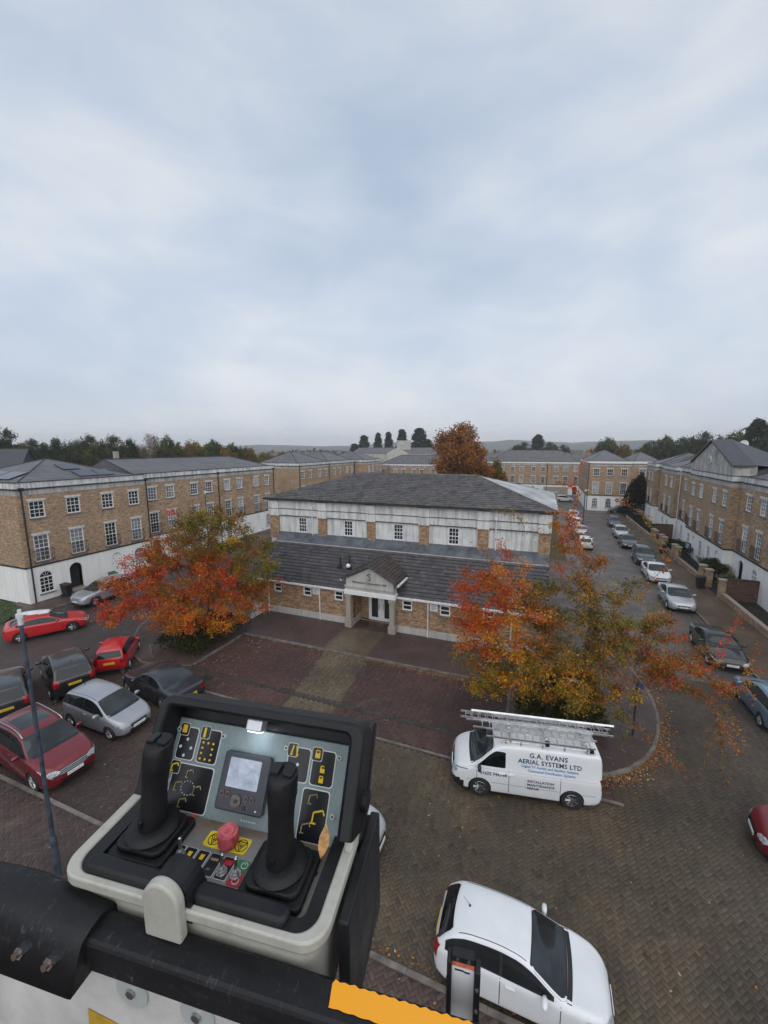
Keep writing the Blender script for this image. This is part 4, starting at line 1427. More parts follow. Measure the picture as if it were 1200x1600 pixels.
class Skel:
    def __init__(s, trunk):
        s.p = [np.array(q, float) for q in trunk]; s.par = [-1] + list(range(len(trunk) - 1)); s.ends = []

    def grow(s, tgt, rng, step=.4, wob=.10, lift=.15, minz=0):
        P = np.array(s.p)
        d = np.linalg.norm(P - tgt, axis=1)
        pen = d + .35 * np.maximum(0, P[:, 2] - tgt[2] + .2) + (P[:, 2] < minz) * 50
        j = int(np.argmin(pen))
        a = s.p[j]; dist = np.linalg.norm(tgt - a)
        n = max(2, int(dist / step))
        last = j; path = [j]
        for i in range(1, n + 1):
            f = i / n
            q = a + (tgt - a) * f
            q = q + np.array([0, 0, lift * dist * math.sin(math.pi * f)]) + rng.normal(0, wob * step, 3) * (1 if i < n else 0)
            s.p.append(q); s.par.append(last); last = len(s.p) - 1; path.append(last)
        s.ends.append(path)
        return path

    def mesh(s, name, r_tip=.006, pw=.42, r_max=.2, sides=5, matn='bark'):
        n = len(s.p); cnt = np.zeros(n)
        kids = [0] * n
        for i in range(n):
            if s.par[i] >= 0: kids[s.par[i]] += 1
        cnt[:] = [1 if k == 0 else 0 for k in kids]
        for i in range(n - 1, 0, -1):
            cnt[s.par[i]] += cnt[i]
        rad = np.minimum(r_tip * np.maximum(cnt, 1) ** pw, r_max)
        m = MB()
        for i in range(1, n):
            j = s.par[i]
            k = sides if rad[i] > .02 else 3
            m.cyl(s.p[j], s.p[i], min(rad[j], rad[i] * 1.5), rad[i], k, caps=False)
        me = m.mesh(name); me.materials.append(MATS[matn])
        me.polygons.foreach_set('use_smooth', [True] * len(me.polygons))
        return me


RED = np.array([.64, .060, .034]); ORA = np.array([.72, .20, .022]); YEL = np.array([.62, .34, .030]); OLV = np.array([.215, .190, .036]); BRO = np.array([.28, .15, .05]); GRN = np.array([.070, .085, .022]); RUST = np.array([.34, .125, .040])


def pick(pal, w, n, rng):
    w = np.array(w, float); w /= w.sum()
    i = rng.choice(len(pal), n, p=w)
    c = np.array(pal)[i] * np.clip(1 + rng.normal(0, .22, n), .45, 1.7)[:, None]
    return np.clip(c, .008, .75)


def cherry(name, label, trunk, blobs, shoots, seed, leafL=.118, n_per=64, spread=.15):
    rng = np.random.default_rng(seed)
    root = thing(name, label, 'tree', tuple(trunk[0]))
    base = np.array(trunk[0], float)
    sk = Skel([np.array(q) - base for q in trunk])
    jobs = []
    for (px, py, D, rx, ry, nt_, pal, w) in blobs:
        c = dpt(px, py, D) - base
        RX, RY = rx * D / FOCAL_PX, ry * D / FOCAL_PX
        RD = (RX + RY) / 2
        for i in range(nt_):
            v = rng.normal(0, 1, 3); v /= np.linalg.norm(v); v *= rng.uniform(.25, 1.0) ** .55
            jobs.append((c + CR * v[0] * RX + CU * v[1] * RY + CW * v[2] * RD, pal, w, 1.0))
    for (px, py, D, pal, w, k) in shoots:
        jobs.append((dpt(px, py, D) - base, pal, w, k))
    jobs.sort(key=lambda j: np.linalg.norm(j[0] - sk.p[-1]))
    LP, LC = [], []
    for tg, pal, w, k in jobs:
        path = sk.grow(tg, rng, lift=.06, minz=1.2)
        pts = np.array([sk.p[i] for i in path])
        seg = np.linalg.norm(np.diff(pts, axis=0), axis=1)
        tot = seg.sum(); span = min(tot, 1.1 if k <= 1 else 2.4 + k * .3)
        nl = int(n_per * rng.uniform(.6, 1.3) * (1 if k <= 1 else min(2.2, span / 1.2)))
        cum = np.concatenate([[0], np.cumsum(seg)])
        tt = tot - span * rng.random(nl) ** .8
        q = np.stack([np.interp(tt, cum, pts[:, a]) for a in range(3)], 1)
        sp = spread if k <= 1 else spread * .5
        q += rng.normal(0, sp, (nl, 3)) * np.array([1, 1, .8])
        LP.append(q)
        # leaves of one twig share a colour
        cc = pick(pal, w, 1, rng)[0]
        LC.append(.62 * np.tile(cc, (nl, 1)) * np.clip(1 + rng.normal(0, .2, nl), .5, 1.6)[:, None] + .38 * pick(pal, w, nl, rng))
    LP = np.concatenate(LP); LC = np.concatenate(LC)
    n = len(LP)
    o = link(bpy.data.objects.new('trunk', sk.mesh('trunk', r_tip=.0065, pw=.47, r_max=.17)), root)
    Ls = rng.uniform(.7, 1.25, n) * leafL
    o = link(bpy.data.objects.new('crown', leaf_mesh('crown', LP, .7, Ls, Ls * .5, LC, rng)), root)
    return root


P_RED = ([RED, ORA, RUST, BRO], [5, 3, 2, 1]); P_ORA = ([ORA, RED, YEL, RUST, OLV], [4, 2.2, 1.5, 2, .8]); P_YO = ([YEL, OLV, ORA, GRN, BRO], [3.2, 4, 1.6, 2.0, 1.2]); P_OLV = ([OLV, BRO, GRN, RUST, YEL], [5.5, 2, 2.2, 1.4, 1.6]); P_BRN = ([RUST, BRO, ORA, OLV, RED], [3.5, 2.5, 2.2, 2.6, .8])
blobsR = [
    (752, 935, 17.6, 52, 58, 56, *P_RED), (790, 905, 17.8, 48, 50, 36, *P_ORA), (740, 990, 17.4, 42, 36, 30, *P_ORA), (800, 975, 17.4, 70, 55, 64, *P_ORA),
    (800, 1045, 17.0, 88, 48, 90, *P_YO), (870, 1060, 16.8, 85, 50, 90, *P_YO), (760, 1065, 17.0, 38, 28, 22, *P_YO), (905, 985, 17.8, 92, 66, 110, *P_OLV), (860, 930, 18.2, 64, 52, 46, *P_OLV),
    (965, 945, 18.0, 72, 66, 54, *P_OLV), (900, 870, 18.4, 48, 54, 30, *P_BRN), (880, 825, 18.5, 24, 40, 16, *P_ORA), (985, 1030, 17.4, 82, 60, 76, *P_BRN), (1050, 1010, 17.2, 62, 54, 40, *P_BRN), (1085, 1060, 16.8, 66, 44, 36, *P_BRN), (940, 1085, 16.5, 56, 34, 30, *P_OLV)]
shR = []
for px, py, D, pal, k in ((925, 698, 18.6, P_RED, 3), (868, 752, 18.6, P_RED, 3), (850, 800, 18.4, P_ORA, 2), (905, 770, 18.6, P_BRN, 2), (958, 782, 18.5, P_BRN, 2), (985, 770, 18.4, P_BRN, 2), (1000, 800, 18.3, P_BRN, 2), (1030, 850, 18.2, P_BRN, 2), (1045, 880, 18.0, P_RED, 2),
                        (1160, 958, 17.2, P_RED, 3), (1182, 1000, 17.0, P_RED, 3), (1175, 1030, 16.9, P_ORA, 3), (1190, 1050, 16.6, P_RED, 2), (1165, 1075, 16.5, P_ORA, 3), (1180, 1105, 16.2, P_BRN, 2), (1120, 1110, 16.2, P_BRN, 3), (1150, 1130, 16.0, P_BRN, 3), (1160, 1158, 15.6, P_ORA, 2),
                        (1130, 1222, 14.6, P_BRN, 4), (1155, 1180, 15.0, P_ORA, 3), (1075, 1215, 14.6, P_BRN, 2), (1100, 1200, 14.8, P_BRN, 3), (1130, 1170, 15.2, P_BRN, 3), (1010, 1140, 15.6, P_BRN, 2),
                        (970, 1170, 15.4, P_YO, 1), (760, 900, 17.9, P_RED, 1), (770, 800, 18.6, P_BRN, .4), (800, 790, 18.7, P_BRN, .4), (745, 850, 18.2, P_BRN, .5), (820, 830, 18.6, P_BRN, .5), (780, 840, 18.4, P_ORA, .6)):
    shR.append((px, py, D, *pal, k))
b0 = np.array([2.2, 19.3, .1])
cherry('cherry_tree', 'large spreading cherry tree in orange, red and olive leaf beside the white van', [b0, b0 + (0.05, .05, .8), b0 + (-.05, .1, 1.7), b0 + (.1, 0, 2.6), b0 + (.15, .05, 3.6), b0 + (.2, .0, 4.6)], blobsR, shR, 101)
blobsL = [
    (330, 832, 26, 62, 42, 140, *P_OLV), (285, 860, 25.8, 60, 42, 90, *P_BRN), (290, 905, 25.2, 84, 46, 130, *P_BRN), (218, 920, 25.0, 52, 36, 66, *P_RED), (330, 905, 25.0, 60, 42, 70, *P_RED), (320, 955, 24.8, 78, 36, 110, *P_ORA), (395, 880, 26.2, 42, 58, 105, *P_OLV), (400, 930, 25.8, 34, 30, 36, *P_BRN), (265, 962, 24.6, 46, 26, 44, *P_ORA), (185, 955, 24.8, 30, 24, 20, *P_RED), (230, 880, 25.4, 44, 30, 36, *P_RED)]
shL = [(300, 778, 26.2, *P_BRN, 2), (345, 790, 26.4, *P_OLV, 1), (270, 800, 26, *P_BRN, 2), (155, 905, 25, *P_RED, 2), (150, 935, 24.8, *P_RED, 2), (160, 965, 24.6, *P_RED, 1), (375, 800, 26.3, *P_OLV, 1), (430, 850, 26.4, *P_OLV, 1), (438, 905, 26.2, *P_BRN, 1), (262, 800, 26, *P_RED, 1), (250, 840, 25.6, *P_RED, 2)]
b0 = np.array([-19.9, 19.4, .1])
cherry('cherry_tree', 'rounded red and olive cherry tree in the bed left of the hall', [b0, b0 + (0, .05, .8), b0 + (.05, 0, 1.7), b0 + (.0, .1, 2.7), b0 + (.05, .1, 3.7), b0 + (0, .1, 4.6)], blobsL, shL, 202, leafL=.138, n_per=72, spread=.18)


def tree_proto(seed, H, Wd, kind, pal, w, n_t, n_l, leaf):
    """trunk and crown meshes for a background tree of height H, width Wd at the origin"""
    rng = np.random.default_rng(seed)
    sk = Skel([np.array([0, 0, H * f]) for f in (0, .1, .2, .32, .45)] if kind != 'cypress' else [np.array([0, 0, H * f]) for f in (0, .2, .45, .7, .9)])
    LP, LC = [], []
    tg = []
    if kind == 'cypress':
        for i in range(n_t):
            f = rng.uniform(.06, 1.0)
            r_ = Wd / 2 * (1 - f) ** .42 * min(1, f * 6 + .3) * rng.uniform(.5, 1.05)
            a = rng.uniform(0, 6.28)
            tg.append(np.array([math.cos(a) * r_, math.sin(a) * r_, H * f]))
    else:
        nb = 9 if kind == 'broad' else 7
        lob = []
        for i in range(nb):
            a = 6.28 * i / nb + rng.uniform(-.4, .4); r_ = rng.uniform(.12, .30) * Wd
            lob.append((np.array([math.cos(a) * r_, math.sin(a) * r_, H * rng.uniform(.42, .80)]), Wd * rng.uniform(.17, .27)))
        lob.append((np.array([0, 0, H * .82]), Wd * .22))
        for i in range(n_t):
            c, r_ = lob[int(rng.integers(len(lob)))]
            v = rng.normal(0, 1, 3); v /= np.linalg.norm(v)
            tg.append(c + v * r_ * rng.uniform(.5, 1.05) * np.array([1, 1, .8]))
    tg.sort(key=lambda p: np.linalg.norm(p - sk.p[-1]))
    for p in tg:
        path = sk.grow(p, rng, step=H * .06, wob=.12, lift=.05)
        nl = max(2, int(n_l / n_t * rng.uniform(.5, 1.5)))
        LP.append(p + rng.normal(0, Wd * .035, (nl, 3)))
        cc = pick(pal, w, 1, rng)[0]
        LC.append(.7 * np.tile(cc, (nl, 1)) + .3 * pick(pal, w, nl, rng))
    LP = np.concatenate(LP); LC = np.concatenate(LC)
    Ls = rng.uniform(.7, 1.3, len(LP)) * leaf
    return sk.mesh('trunk', r_tip=.02 * H / 14, pw=.4, r_max=H * .022, sides=5, matn='bark_far'), leaf_mesh('crown', LP, .5, Ls, Ls * .7, LC, rng, matn='leaf_far')


DKG = np.array([.045, .056, .026]); MG = np.array([.080, .090, .036]); DKC = np.array([.030, .042, .030]); PAL = np.array([.16, .12, .07]); CH = np.array([.38, .165, .055]); CH2 = np.array([.26, .11, .04])
PROT = {
    'dark': tree_proto(1, 15, 13, 'broad', [DKG, MG, DKC], [4, 2, 1], 300, 14000, .46),
    'green': tree_proto(2, 14, 12, 'broad', [MG, DKG, OLV * .7], [4, 3, 1, ], 300, 14000, .46),
    'autumn': tree_proto(3, 13, 12, 'broad', [BRO * .8, OLV, MG, RUST], [3, 3, 2, 1], 280, 12000, .44),
    'bare': tree_proto(4, 16, 11, 'broad', [PAL, BRO], [3, 1], 420, 2600, .30),
    'cypress': tree_proto(5, 18, 6.5, 'cypress', [DKC, DKG], [3, 1], 260, 9000, .6),
    'pine': tree_proto(6, 18, 10, 'cypress', [DKC, DKG, MG], [3, 2, 1], 200, 8000, .6),
}


def place_tree(kind, px, ytop, D, wpx, label, group=None, name=None, base=None):
    """foot on the ground below the pixel; height from the pixel of its top"""
    p = dpt(px, 702, D)
    z0 = 0.0
    Hh = CAM_H + (702 - ytop) * D / FOCAL_PX - z0
    Wm = wpx * D / FOCAL_PX
    tm_, cm = PROT[kind]
    h0, w0 = {'dark': (15, 13), 'green': (14, 12), 'autumn': (13, 12), 'bare': (16, 11), 'cypress': (18, 6.5), 'pine': (18, 10)}[kind]
    r_ = thing(name or {'cypress': 'cypress_tree', 'pine': 'pine_tree', 'bare': 'bare_tree'}.get(kind, 'broadleaf_tree'), label, 'tree', (p[0], p[1], z0), random.uniform(0, 6.28), group)
    for nm, me in (('trunk', tm_), ('crown', cm)):
        o = link(bpy.data.objects.new(nm, me), r_)
        o.scale = (Wm / w0, Wm / w0, Hh / h0 * .97)
    return r_


GL, GRr, GC = 'trees behind the left terrace', 'trees behind the right terrace', 'cypresses on the skyline'
for kind, px, yt, D, w in (('dark', 12, 668, 105, 60), ('dark', 52, 684, 112, 56), ('dark', 92, 683, 106, 62), ('dark', 138, 678, 104, 60), ('green', 118, 684, 125, 50), ('dark', 176, 679, 108, 62), ('dark', 206, 684, 112, 44), ('green', 150, 688, 100, 50), ('dark', -20, 675, 100, 60), ('dark', 72, 690, 96, 50), ('green', 30, 692, 94, 50), ('dark', 190, 692, 98, 50)):
    place_tree(kind, px, yt, D, w, 'dark green tree in the belt behind the left terrace roof', GL)
for px, yt, D, w in ((300, 687, 118, 62), (334, 685, 124, 60), (278, 692, 108, 50), (362, 690, 128, 50), (388, 697, 135, 44), (318, 695, 104, 54), (352, 698, 110, 50)):
    place_tree('green' if px % 4 else 'autumn', px, yt, D, w, 'lower olive green tree right of the pale bare tree behind the terrace', GL)
place_tree('bare', 236, 666, 110, 40, 'pale nearly bare tree rising above the belt behind the left terrace')
place_tree('green', 262, 677, 108, 46, 'grey green rounded tree beside the pale bare tree behind the terrace')
for px, yt, D, w in ((414, 706, 150, 40), (440, 705, 160, 36), (425, 710, 120, 40)):
    place_tree('autumn', px, yt, D, w, 'small yellowing tree showing over the gap beyond the left terrace', 'small trees beyond the left terrace')
for px, yt, D, w in ((569, 681, 260, 26), (591, 677, 258, 19), (607, 676, 256, 20), (628, 672, 262, 26), (655, 670, 256, 38), (554, 694, 258, 24), (668, 688, 250, 30)):
    place_tree('cypress', px, yt, D, w, 'dark cypress standing on the skyline behind the grey stone building', GC)
place_tree('pine', 840, 681, 230, 32, 'dark pine rising from the far clump over the car park terrace')
for px, yt, D, w in ((818, 692, 235, 34), (858, 692, 232, 36), (805, 697, 220, 30), (880, 696, 225, 26)):
    place_tree('dark', px, yt, D, w, 'low dark tree in the clump around the far pine', 'clump around the far pine')
place_tree('green', 950, 683, 170, 46, 'single broad green tree above the end block roof')
place_tree('autumn', 975, 694, 165, 34, 'yellowish tree beside the broad green tree above the end block')
for px, yt, D, w in ((1012, 690, 150, 40), (1040, 680, 150, 46), (1068, 684, 140, 50), (1098, 676, 142, 56), (1126, 680, 132, 54), (1150, 672, 136, 56), (1118, 692, 120, 50), (1160, 690, 118, 54), (1200, 680, 116, 60), (1080, 694, 125, 44)):
    place_tree('green' if px % 3 else 'dark', px, yt, D, w, 'grey green tree in the wooded rise behind the right terrace', GRr)
for px, yt, D, w in ((1180, 658, 120, 52), (1205, 662, 118, 50)):
    place_tree('pine', px, yt, D, w, 'tall dark pine above the wooded rise behind the right terrace', GRr)
for i in range(34):     # far woodland that reads as one line of hedgerow trees
    pass
rg = np.random.default_rng(77)
LP, LC = [], []
for i in range(150):
    px = rg.uniform(-80, 1280); D = rg.uniform(320, 900)
    p = dpt(px, 702, D); h = rg.uniform(5, 11); w_ = rg.uniform(5, 14)
    n_ = 60
    q = np.stack([p[0] + rg.normal(0, w_ * .4, n_), p[1] + rg.normal(0, w_ * .4, n_), rg.uniform(.1, 1, n_) * h], 1)
    LP.append(q); LC.append(pick([DKG, MG, OLV, BRO], [3, 3, 1, 1], n_, rg))
LP = np.concatenate(LP); LC = np.concatenate(LC)
o = link(bpy.data.objects.new('far_woodland', leaf_mesh('far_woodland', LP, .4, np.full(len(LP), 3.2), np.full(len(LP), 2.6), LC, rg, matn='leaf_far')))
tag(o, 'far off line of hedges and woodland along the horizon', 'woodland', kind='stuff')

# the big chestnut behind the hall
tm_, cm = tree_proto(11, 17.5, 11.6, 'broad', [CH, CH2, BRO, RUST], [4, 3, 1.2, 1], 620, 30000, .34)
p = dpt(720, 702, 72)
ch = thing('chestnut_tree', 'big rounded rust brown chestnut tree standing behind the hall roof', 'tree', (p[0], p[1], 0))
for nm, me in (('trunk', tm_), ('crown', cm)):
    o = link(bpy.data.objects.new(nm, me), ch)
    o.scale = (1.0, 1.0, 1.0)
place_tree('autumn', 778, 716, 78, 38, 'small brownish green tree at the foot of the big chestnut')


def shrub(name, label, box, n, leaf, pal, w, seed, group=None, dome=.55):
    rng = np.random.default_rng(seed)
    x0, x1, y0, y1, z0, z1 = box
    root = thing(name, label, 'shrub' if 'hedge' not in name else 'hedge', ((x0 + x1) / 2, (y0 + y1) / 2, z0), 0, group)
    hx, hy, hz = (x1 - x0) / 2, (y1 - y0) / 2, z1 - z0
    u = rng.uniform(-1, 1, (n, 2)); r_ = np.max(np.abs(u), axis=1)
    zt = hz * (1 - dome * r_ ** 3) * (1 + .14 * smooth_noise(u * np.array([hx, hy]), 2.2, seed))
    zz = zt * rng.random(n) ** .35
    P = np.stack([u[:, 0] * hx * (1 - .12 * zz / hz), u[:, 1] * hy * (1 - .12 * zz / hz), np.maximum(.04, zz)], 1) + rng.normal(0, .05, (n, 3))
    Ls = rng.uniform(.7, 1.3, n) * leaf
    link(bpy.data.objects.new('foliage', leaf_mesh('foliage', P, .8, Ls, Ls * .6, pick(pal, w, n, rng), rng, .1)), root)
    m = MB()
    for i in range(14):
        a = (rng.uniform(-.7, .7) * hx, rng.uniform(-.7, .7) * hy)
        m.cyl((a[0] * .7, a[1] * .7, 0), (a[0], a[1], hz * .7), .02, .008, 4, caps=False)
    m.build('stems', 'bark', root)
    return root


shrub('evergreen_shrub', 'dense dark green shrub bed under the red and olive cherry tree', (-21.3, -17.95, 16.3, 21.4, .1, 1.25), 9000, .13, [GRN * .75, GRN * .5, MG * .7], [3, 2, 1], 301)
shrub('laurel_shrub', 'dark shrub mass under the orange cherry tree behind the van', (-.55, 3.2, 17.2, 21.6, .1, 1.3), 7000, .13, [GRN * .7, GRN * .5, OLV * .6], [3, 2, 1], 302)
shrub('garden_hedge', 'clipped dark green hedge in front of the blue door on the right terrace', (14.3, 16.0, 42.6, 46.4, .07, 1.75), 5200, .11, [GRN * .8, GRN * .55, MG * .7], [3, 2, 1], 303, dome=.15)
shrub('garden_hedge', 'smaller dark hedge beside the notice sign in the right front gardens', (14.3, 16.0, 52.2, 57.5, .07, 1.3), 3600, .13, [GRN * .8, GRN * .55, MG * .7], [3, 2, 1], 304, dome=.2)
shrub('garden_shrub', 'pale variegated shrub behind the brick pier in the right front garden', (14.4, 15.6, 39.2, 41.6, .07, 1.6), 2600, .12, [MG * 1.4, OLV * 1.3, GRN], [3, 2, 1], 305)
shrub('yew_tree', 'large dark rounded evergreen bush near the end of the street', (13.9, 17.3, 79.4, 83.2, .07, 6.8), 9000, .3, [DKG * .7, DKC * .9], [3, 2], 306, dome=.5)
shrub('garden_hedge', 'long low hedge by the railings near the end of the street', (14.3, 15.6, 66, 77, .07, 1.2), 4200, .16, [GRN * .8, GRN * .55], [3, 2], 307, dome=.2)

# fallen leaves: too many to count
rg = np.random.default_rng(9)
pts = []
def scatter(n, f):
    for i in range(n):
        pts.append(f())
ring = np.array(COURT[4:15])
def ringpt(o_=.28, sd=.22):
    k = rg.integers(len(ring) - 1); f = rg.random(); a, b_ = ring[k], ring[k + 1]
    p_ = a + (b_ - a) * f; d_ = b_ - a; nrm = np.array([d_[1], -d_[0]]) / np.linalg.norm(d_)
    return (*(p_ + nrm * abs(rg.normal(.08, o_))), .012)
scatter(2600, ringpt)
scatter(420, lambda: (rg.uniform(-17.4, -1), 19.9 - abs(rg.normal(0, .35)), .012))
scatter(650, lambda: (-3 + abs(rg.normal(0, 2.6)) * -1, 19.93 - abs(rg.normal(0, .14)), .012))
scatter(420, lambda: (-17.4 + abs(rg.normal(0, 1.7)), rg.uniform(15.8, 19.9), .012))
scatter(330, lambda: (rg.uniform(-17.4, -1.2), rg.uniform(14.4, 19.8), .012))
scatter(260, lambda: (rg.uniform(-19, .5), rg.uniform(20.2, 23.3), .108))
scatter(420, lambda: (rg.uniform(-25, -18), rg.uniform(15.3, 20), .108))
scatter(300, lambda: (rg.uniform(0, 5), rg.uniform(15.6, 21), .108))
scatter(260, lambda: (rg.uniform(-24, 10), rg.uniform(7.5, 14), .010))
scatter(150, lambda: (rg.uniform(-10, 1), 7.42 + abs(rg.normal(0, .10)), .012))
scatter(180, lambda: (rg.uniform(-14, 1), rg.uniform(4.5, 7.1), .10))
pts = np.array(pts); n = len(pts)
a = rg.uniform(0, 6.28, n); L = rg.uniform(.05, .10, n); Wd = L * .55
d = np.stack([np.cos(a), np.sin(a), np.zeros(n)], 1); s = np.stack([-np.sin(a), np.cos(a), np.zeros(n)], 1)
V = np.zeros((n, 4, 3)); hz = rg.uniform(0, .022, (n, 4))
for i, (u_, v_) in enumerate(((0, 0), (.5, .5), (1, 0), (.5, -.5))):
    V[:, i] = pts + d * (L * u_)[:, None] + s * (Wd * v_)[:, None]
V[:, :, 2] += hz
F = (np.arange(n)[:, None, None] * 4 + np.array([(0, 1, 2), (0, 2, 3)])[None]).reshape(-1, 3)
lc = pick([RUST * .8, BRO * .8, ORA * .6, YEL * .8, np.array([.42, .36, .28]), BRO * .4], [3, 3, 1, 1, 1.2, 3], n, rg)
me = arrays_mesh('fallen_leaves', V.reshape(-1, 3), F, 3, np.repeat(lc, 2, 0)); me.materials.append(MATS['litter'])
tag(link(bpy.data.objects.new('fallen_leaves', me)), 'fallen brown and yellow leaves scattered on the wet paving', 'leaves', kind='stuff')
# ------------------------------------------------------------------ vehicles


def pchip(xk, yk, x):
    xk = np.array(xk, float); yk = np.array(yk, float); h = np.diff(xk); dl = np.diff(yk) / h
    n = len(xk); dd = np.zeros(n)
    for i in range(1, n - 1):
        if dl[i - 1] * dl[i] > 0:
            w1 = 2 * h[i] + h[i - 1]; w2 = h[i] + 2 * h[i - 1]
            dd[i] = (w1 + w2) / (w1 / dl[i - 1] + w2 / dl[i])
    dd[0], dd[-1] = dl[0], dl[-1]
    i = np.clip(np.searchsorted(xk, x) - 1, 0, n - 2)
    t_ = (x - xk[i]) / h[i]
    return (2 * t_ ** 3 - 3 * t_ ** 2 + 1) * yk[i] + (t_ ** 3 - 2 * t_ ** 2 + t_) * h[i] * dd[i] + (-2 * t_ ** 3 + 3 * t_ ** 2) * yk[i + 1] + (t_ ** 3 - t_ ** 2) * h[i] * dd[i + 1]


def bspline(P, n):
    """uniform cubic B-spline through an open control polygon with doubled ends; P (k, m, 2) for m stations"""
    P = np.concatenate([2 * P[:1] - P[1:2], P, 2 * P[-1:] - P[-2:-1]], 0)
    k = len(P) - 3
    tt = np.linspace(0, k - 1e-6, n)
    i = tt.astype(int); f = (tt - i)[:, None, None]
    return ((1 - f) ** 3 * P[i] + (3 * f ** 3 - 6 * f ** 2 + 4) * P[i + 1] + (-3 * f ** 3 + 3 * f ** 2 + 3 * f + 1) * P[i + 2] + f ** 3 * P[i + 3]) / 6


# x is measured from the tail (0) to the nose (L)
SHAPES = {
    'hatch': dict(L=3.85, W=1.69, H=1.51, wr=.30, ax=(.70, 3.13), cow=2.88, wst=2.12, rend=.5,
                  zc=[(0, .62), (.03, .90), (.12, 1.05), (.50, 1.40), (.85, 1.485), (1.4, 1.51), (1.85, 1.475), (2.12, 1.40), (2.88, 1.00), (3.25, .93), (3.6, .83), (3.79, .68), (3.85, .52)],
                  zs=[(0, .60), (.03, .84), (.15, .97), (.6, 1.0), (2.2, .94), (2.9, .90), (3.3, .83), (3.6, .73), (3.79, .58), (3.85, .46)], bp=(1.55,)),
    'mpv': dict(L=3.85, W=1.68, H=1.53, wr=.295, ax=(.66, 3.10), cow=2.98, wst=2.18, rend=.30,
                zc=[(0, .62), (.03, .92), (.08, 1.10), (.30, 1.44), (.7, 1.515), (1.4, 1.53), (1.9, 1.49), (2.18, 1.42), (2.98, 1.0), (3.3, .92), (3.62, .80), (3.80, .66), (3.85, .52)],
                zs=[(0, .60), (.03, .86), (.15, 1.0), (.6, 1.02), (2.2, .93), (2.95, .90), (3.3, .82), (3.62, .70), (3.80, .56), (3.85, .46)], bp=(1.5,)),
    'mini': dict(L=3.45, W=1.61, H=1.46, wr=.28, ax=(.56, 2.90), cow=2.66, wst=1.95, rend=.30,
                 zc=[(0, .60), (.03, .88), (.09, 1.04), (.30, 1.38), (.7, 1.45), (1.3, 1.46), (1.7, 1.43), (1.95, 1.36), (2.66, .98), (2.95, .91), (3.22, .80), (3.4, .66), (3.45, .5)],
                 zs=[(0, .58), (.03, .82), (.15, .94), (.6, .98), (2.0, .90), (2.66, .87), (2.95, .80), (3.22, .70), (3.4, .56), (3.45, .45)], bp=(1.35,)),
    'suv': dict(L=4.5, W=1.86, H=1.68, wr=.35, ax=(.86, 3.56), cow=3.30, wst=2.52, rend=.45,
                zc=[(0, .72), (.03, 1.0), (.12, 1.18), (.45, 1.58), (.9, 1.66), (1.6, 1.68), (2.2, 1.64), (2.52, 1.56), (3.30, 1.13), (3.7, 1.07), (4.2, .97), (4.42, .80), (4.5, .62)],
                zs=[(0, .70), (.03, .95), (.15, 1.08), (.7, 1.11), (2.6, 1.04), (3.3, 1.02), (3.7, .95), (4.2, .85), (4.42, .68), (4.5, .55)], bp=(1.0, 1.95)),
    'saloon': dict(L=4.62, W=1.81, H=1.42, wr=.33, ax=(.98, 3.78), cow=3.35, wst=2.55, rend=1.55,
                   zc=[(0, .62), (.03, .88), (.15, .98), (.62, 1.00), (.85, 1.03), (1.55, 1.34), (1.9, 1.41), (2.2, 1.42), (2.55, 1.36), (3.35, .96), (3.8, .90), (4.3, .80), (4.54, .66), (4.62, .5)],
                   zs=[(0, .58), (.03, .80), (.15, .90), (.7, .93), (2.5, .92), (3.35, .88), (3.8, .81), (4.3, .70), (4.54, .56), (4.62, .44)], bp=(2.1,)),
    'coupe': dict(L=4.32, W=1.80, H=1.41, wr=.325, ax=(.80, 3.42), cow=3.08, wst=2.30, rend=1.0,
                  zc=[(0, .62), (.03, .90), (.14, 1.02), (.5, 1.14), (1.0, 1.33), (1.5, 1.40), (1.9, 1.41), (2.30, 1.34), (3.08, .97), (3.5, .90), (4.0, .80), (4.24, .66), (4.32, .5)],
                  zs=[(0, .58), (.03, .82), (.15, .94), (.7, .97), (2.3, .92), (3.1, .88), (3.5, .81), (4.0, .70), (4.24, .56), (4.32, .44)], bp=(1.75,)),
    'van': dict(L=4.90, W=1.90, H=1.97, wr=.345, ax=(.94, 3.94), cow=4.15, wst=3.45, rend=.10,
                zc=[(0, .95), (.02, 1.75), (.08, 1.92), (.25, 1.96), (1.0, 1.97), (2.6, 1.96), (3.2, 1.92), (3.45, 1.82), (4.15, 1.22), (4.4, 1.13), (4.68, 1.0), (4.84, .82), (4.90, .6)],
                zs=[(0, .85), (.02, 1.08), (.1, 1.10), (2.4, 1.10), (3.4, 1.10), (4.15, 1.06), (4.4, .98), (4.68, .85), (4.84, .68), (4.90, .52)], bp=()),
}


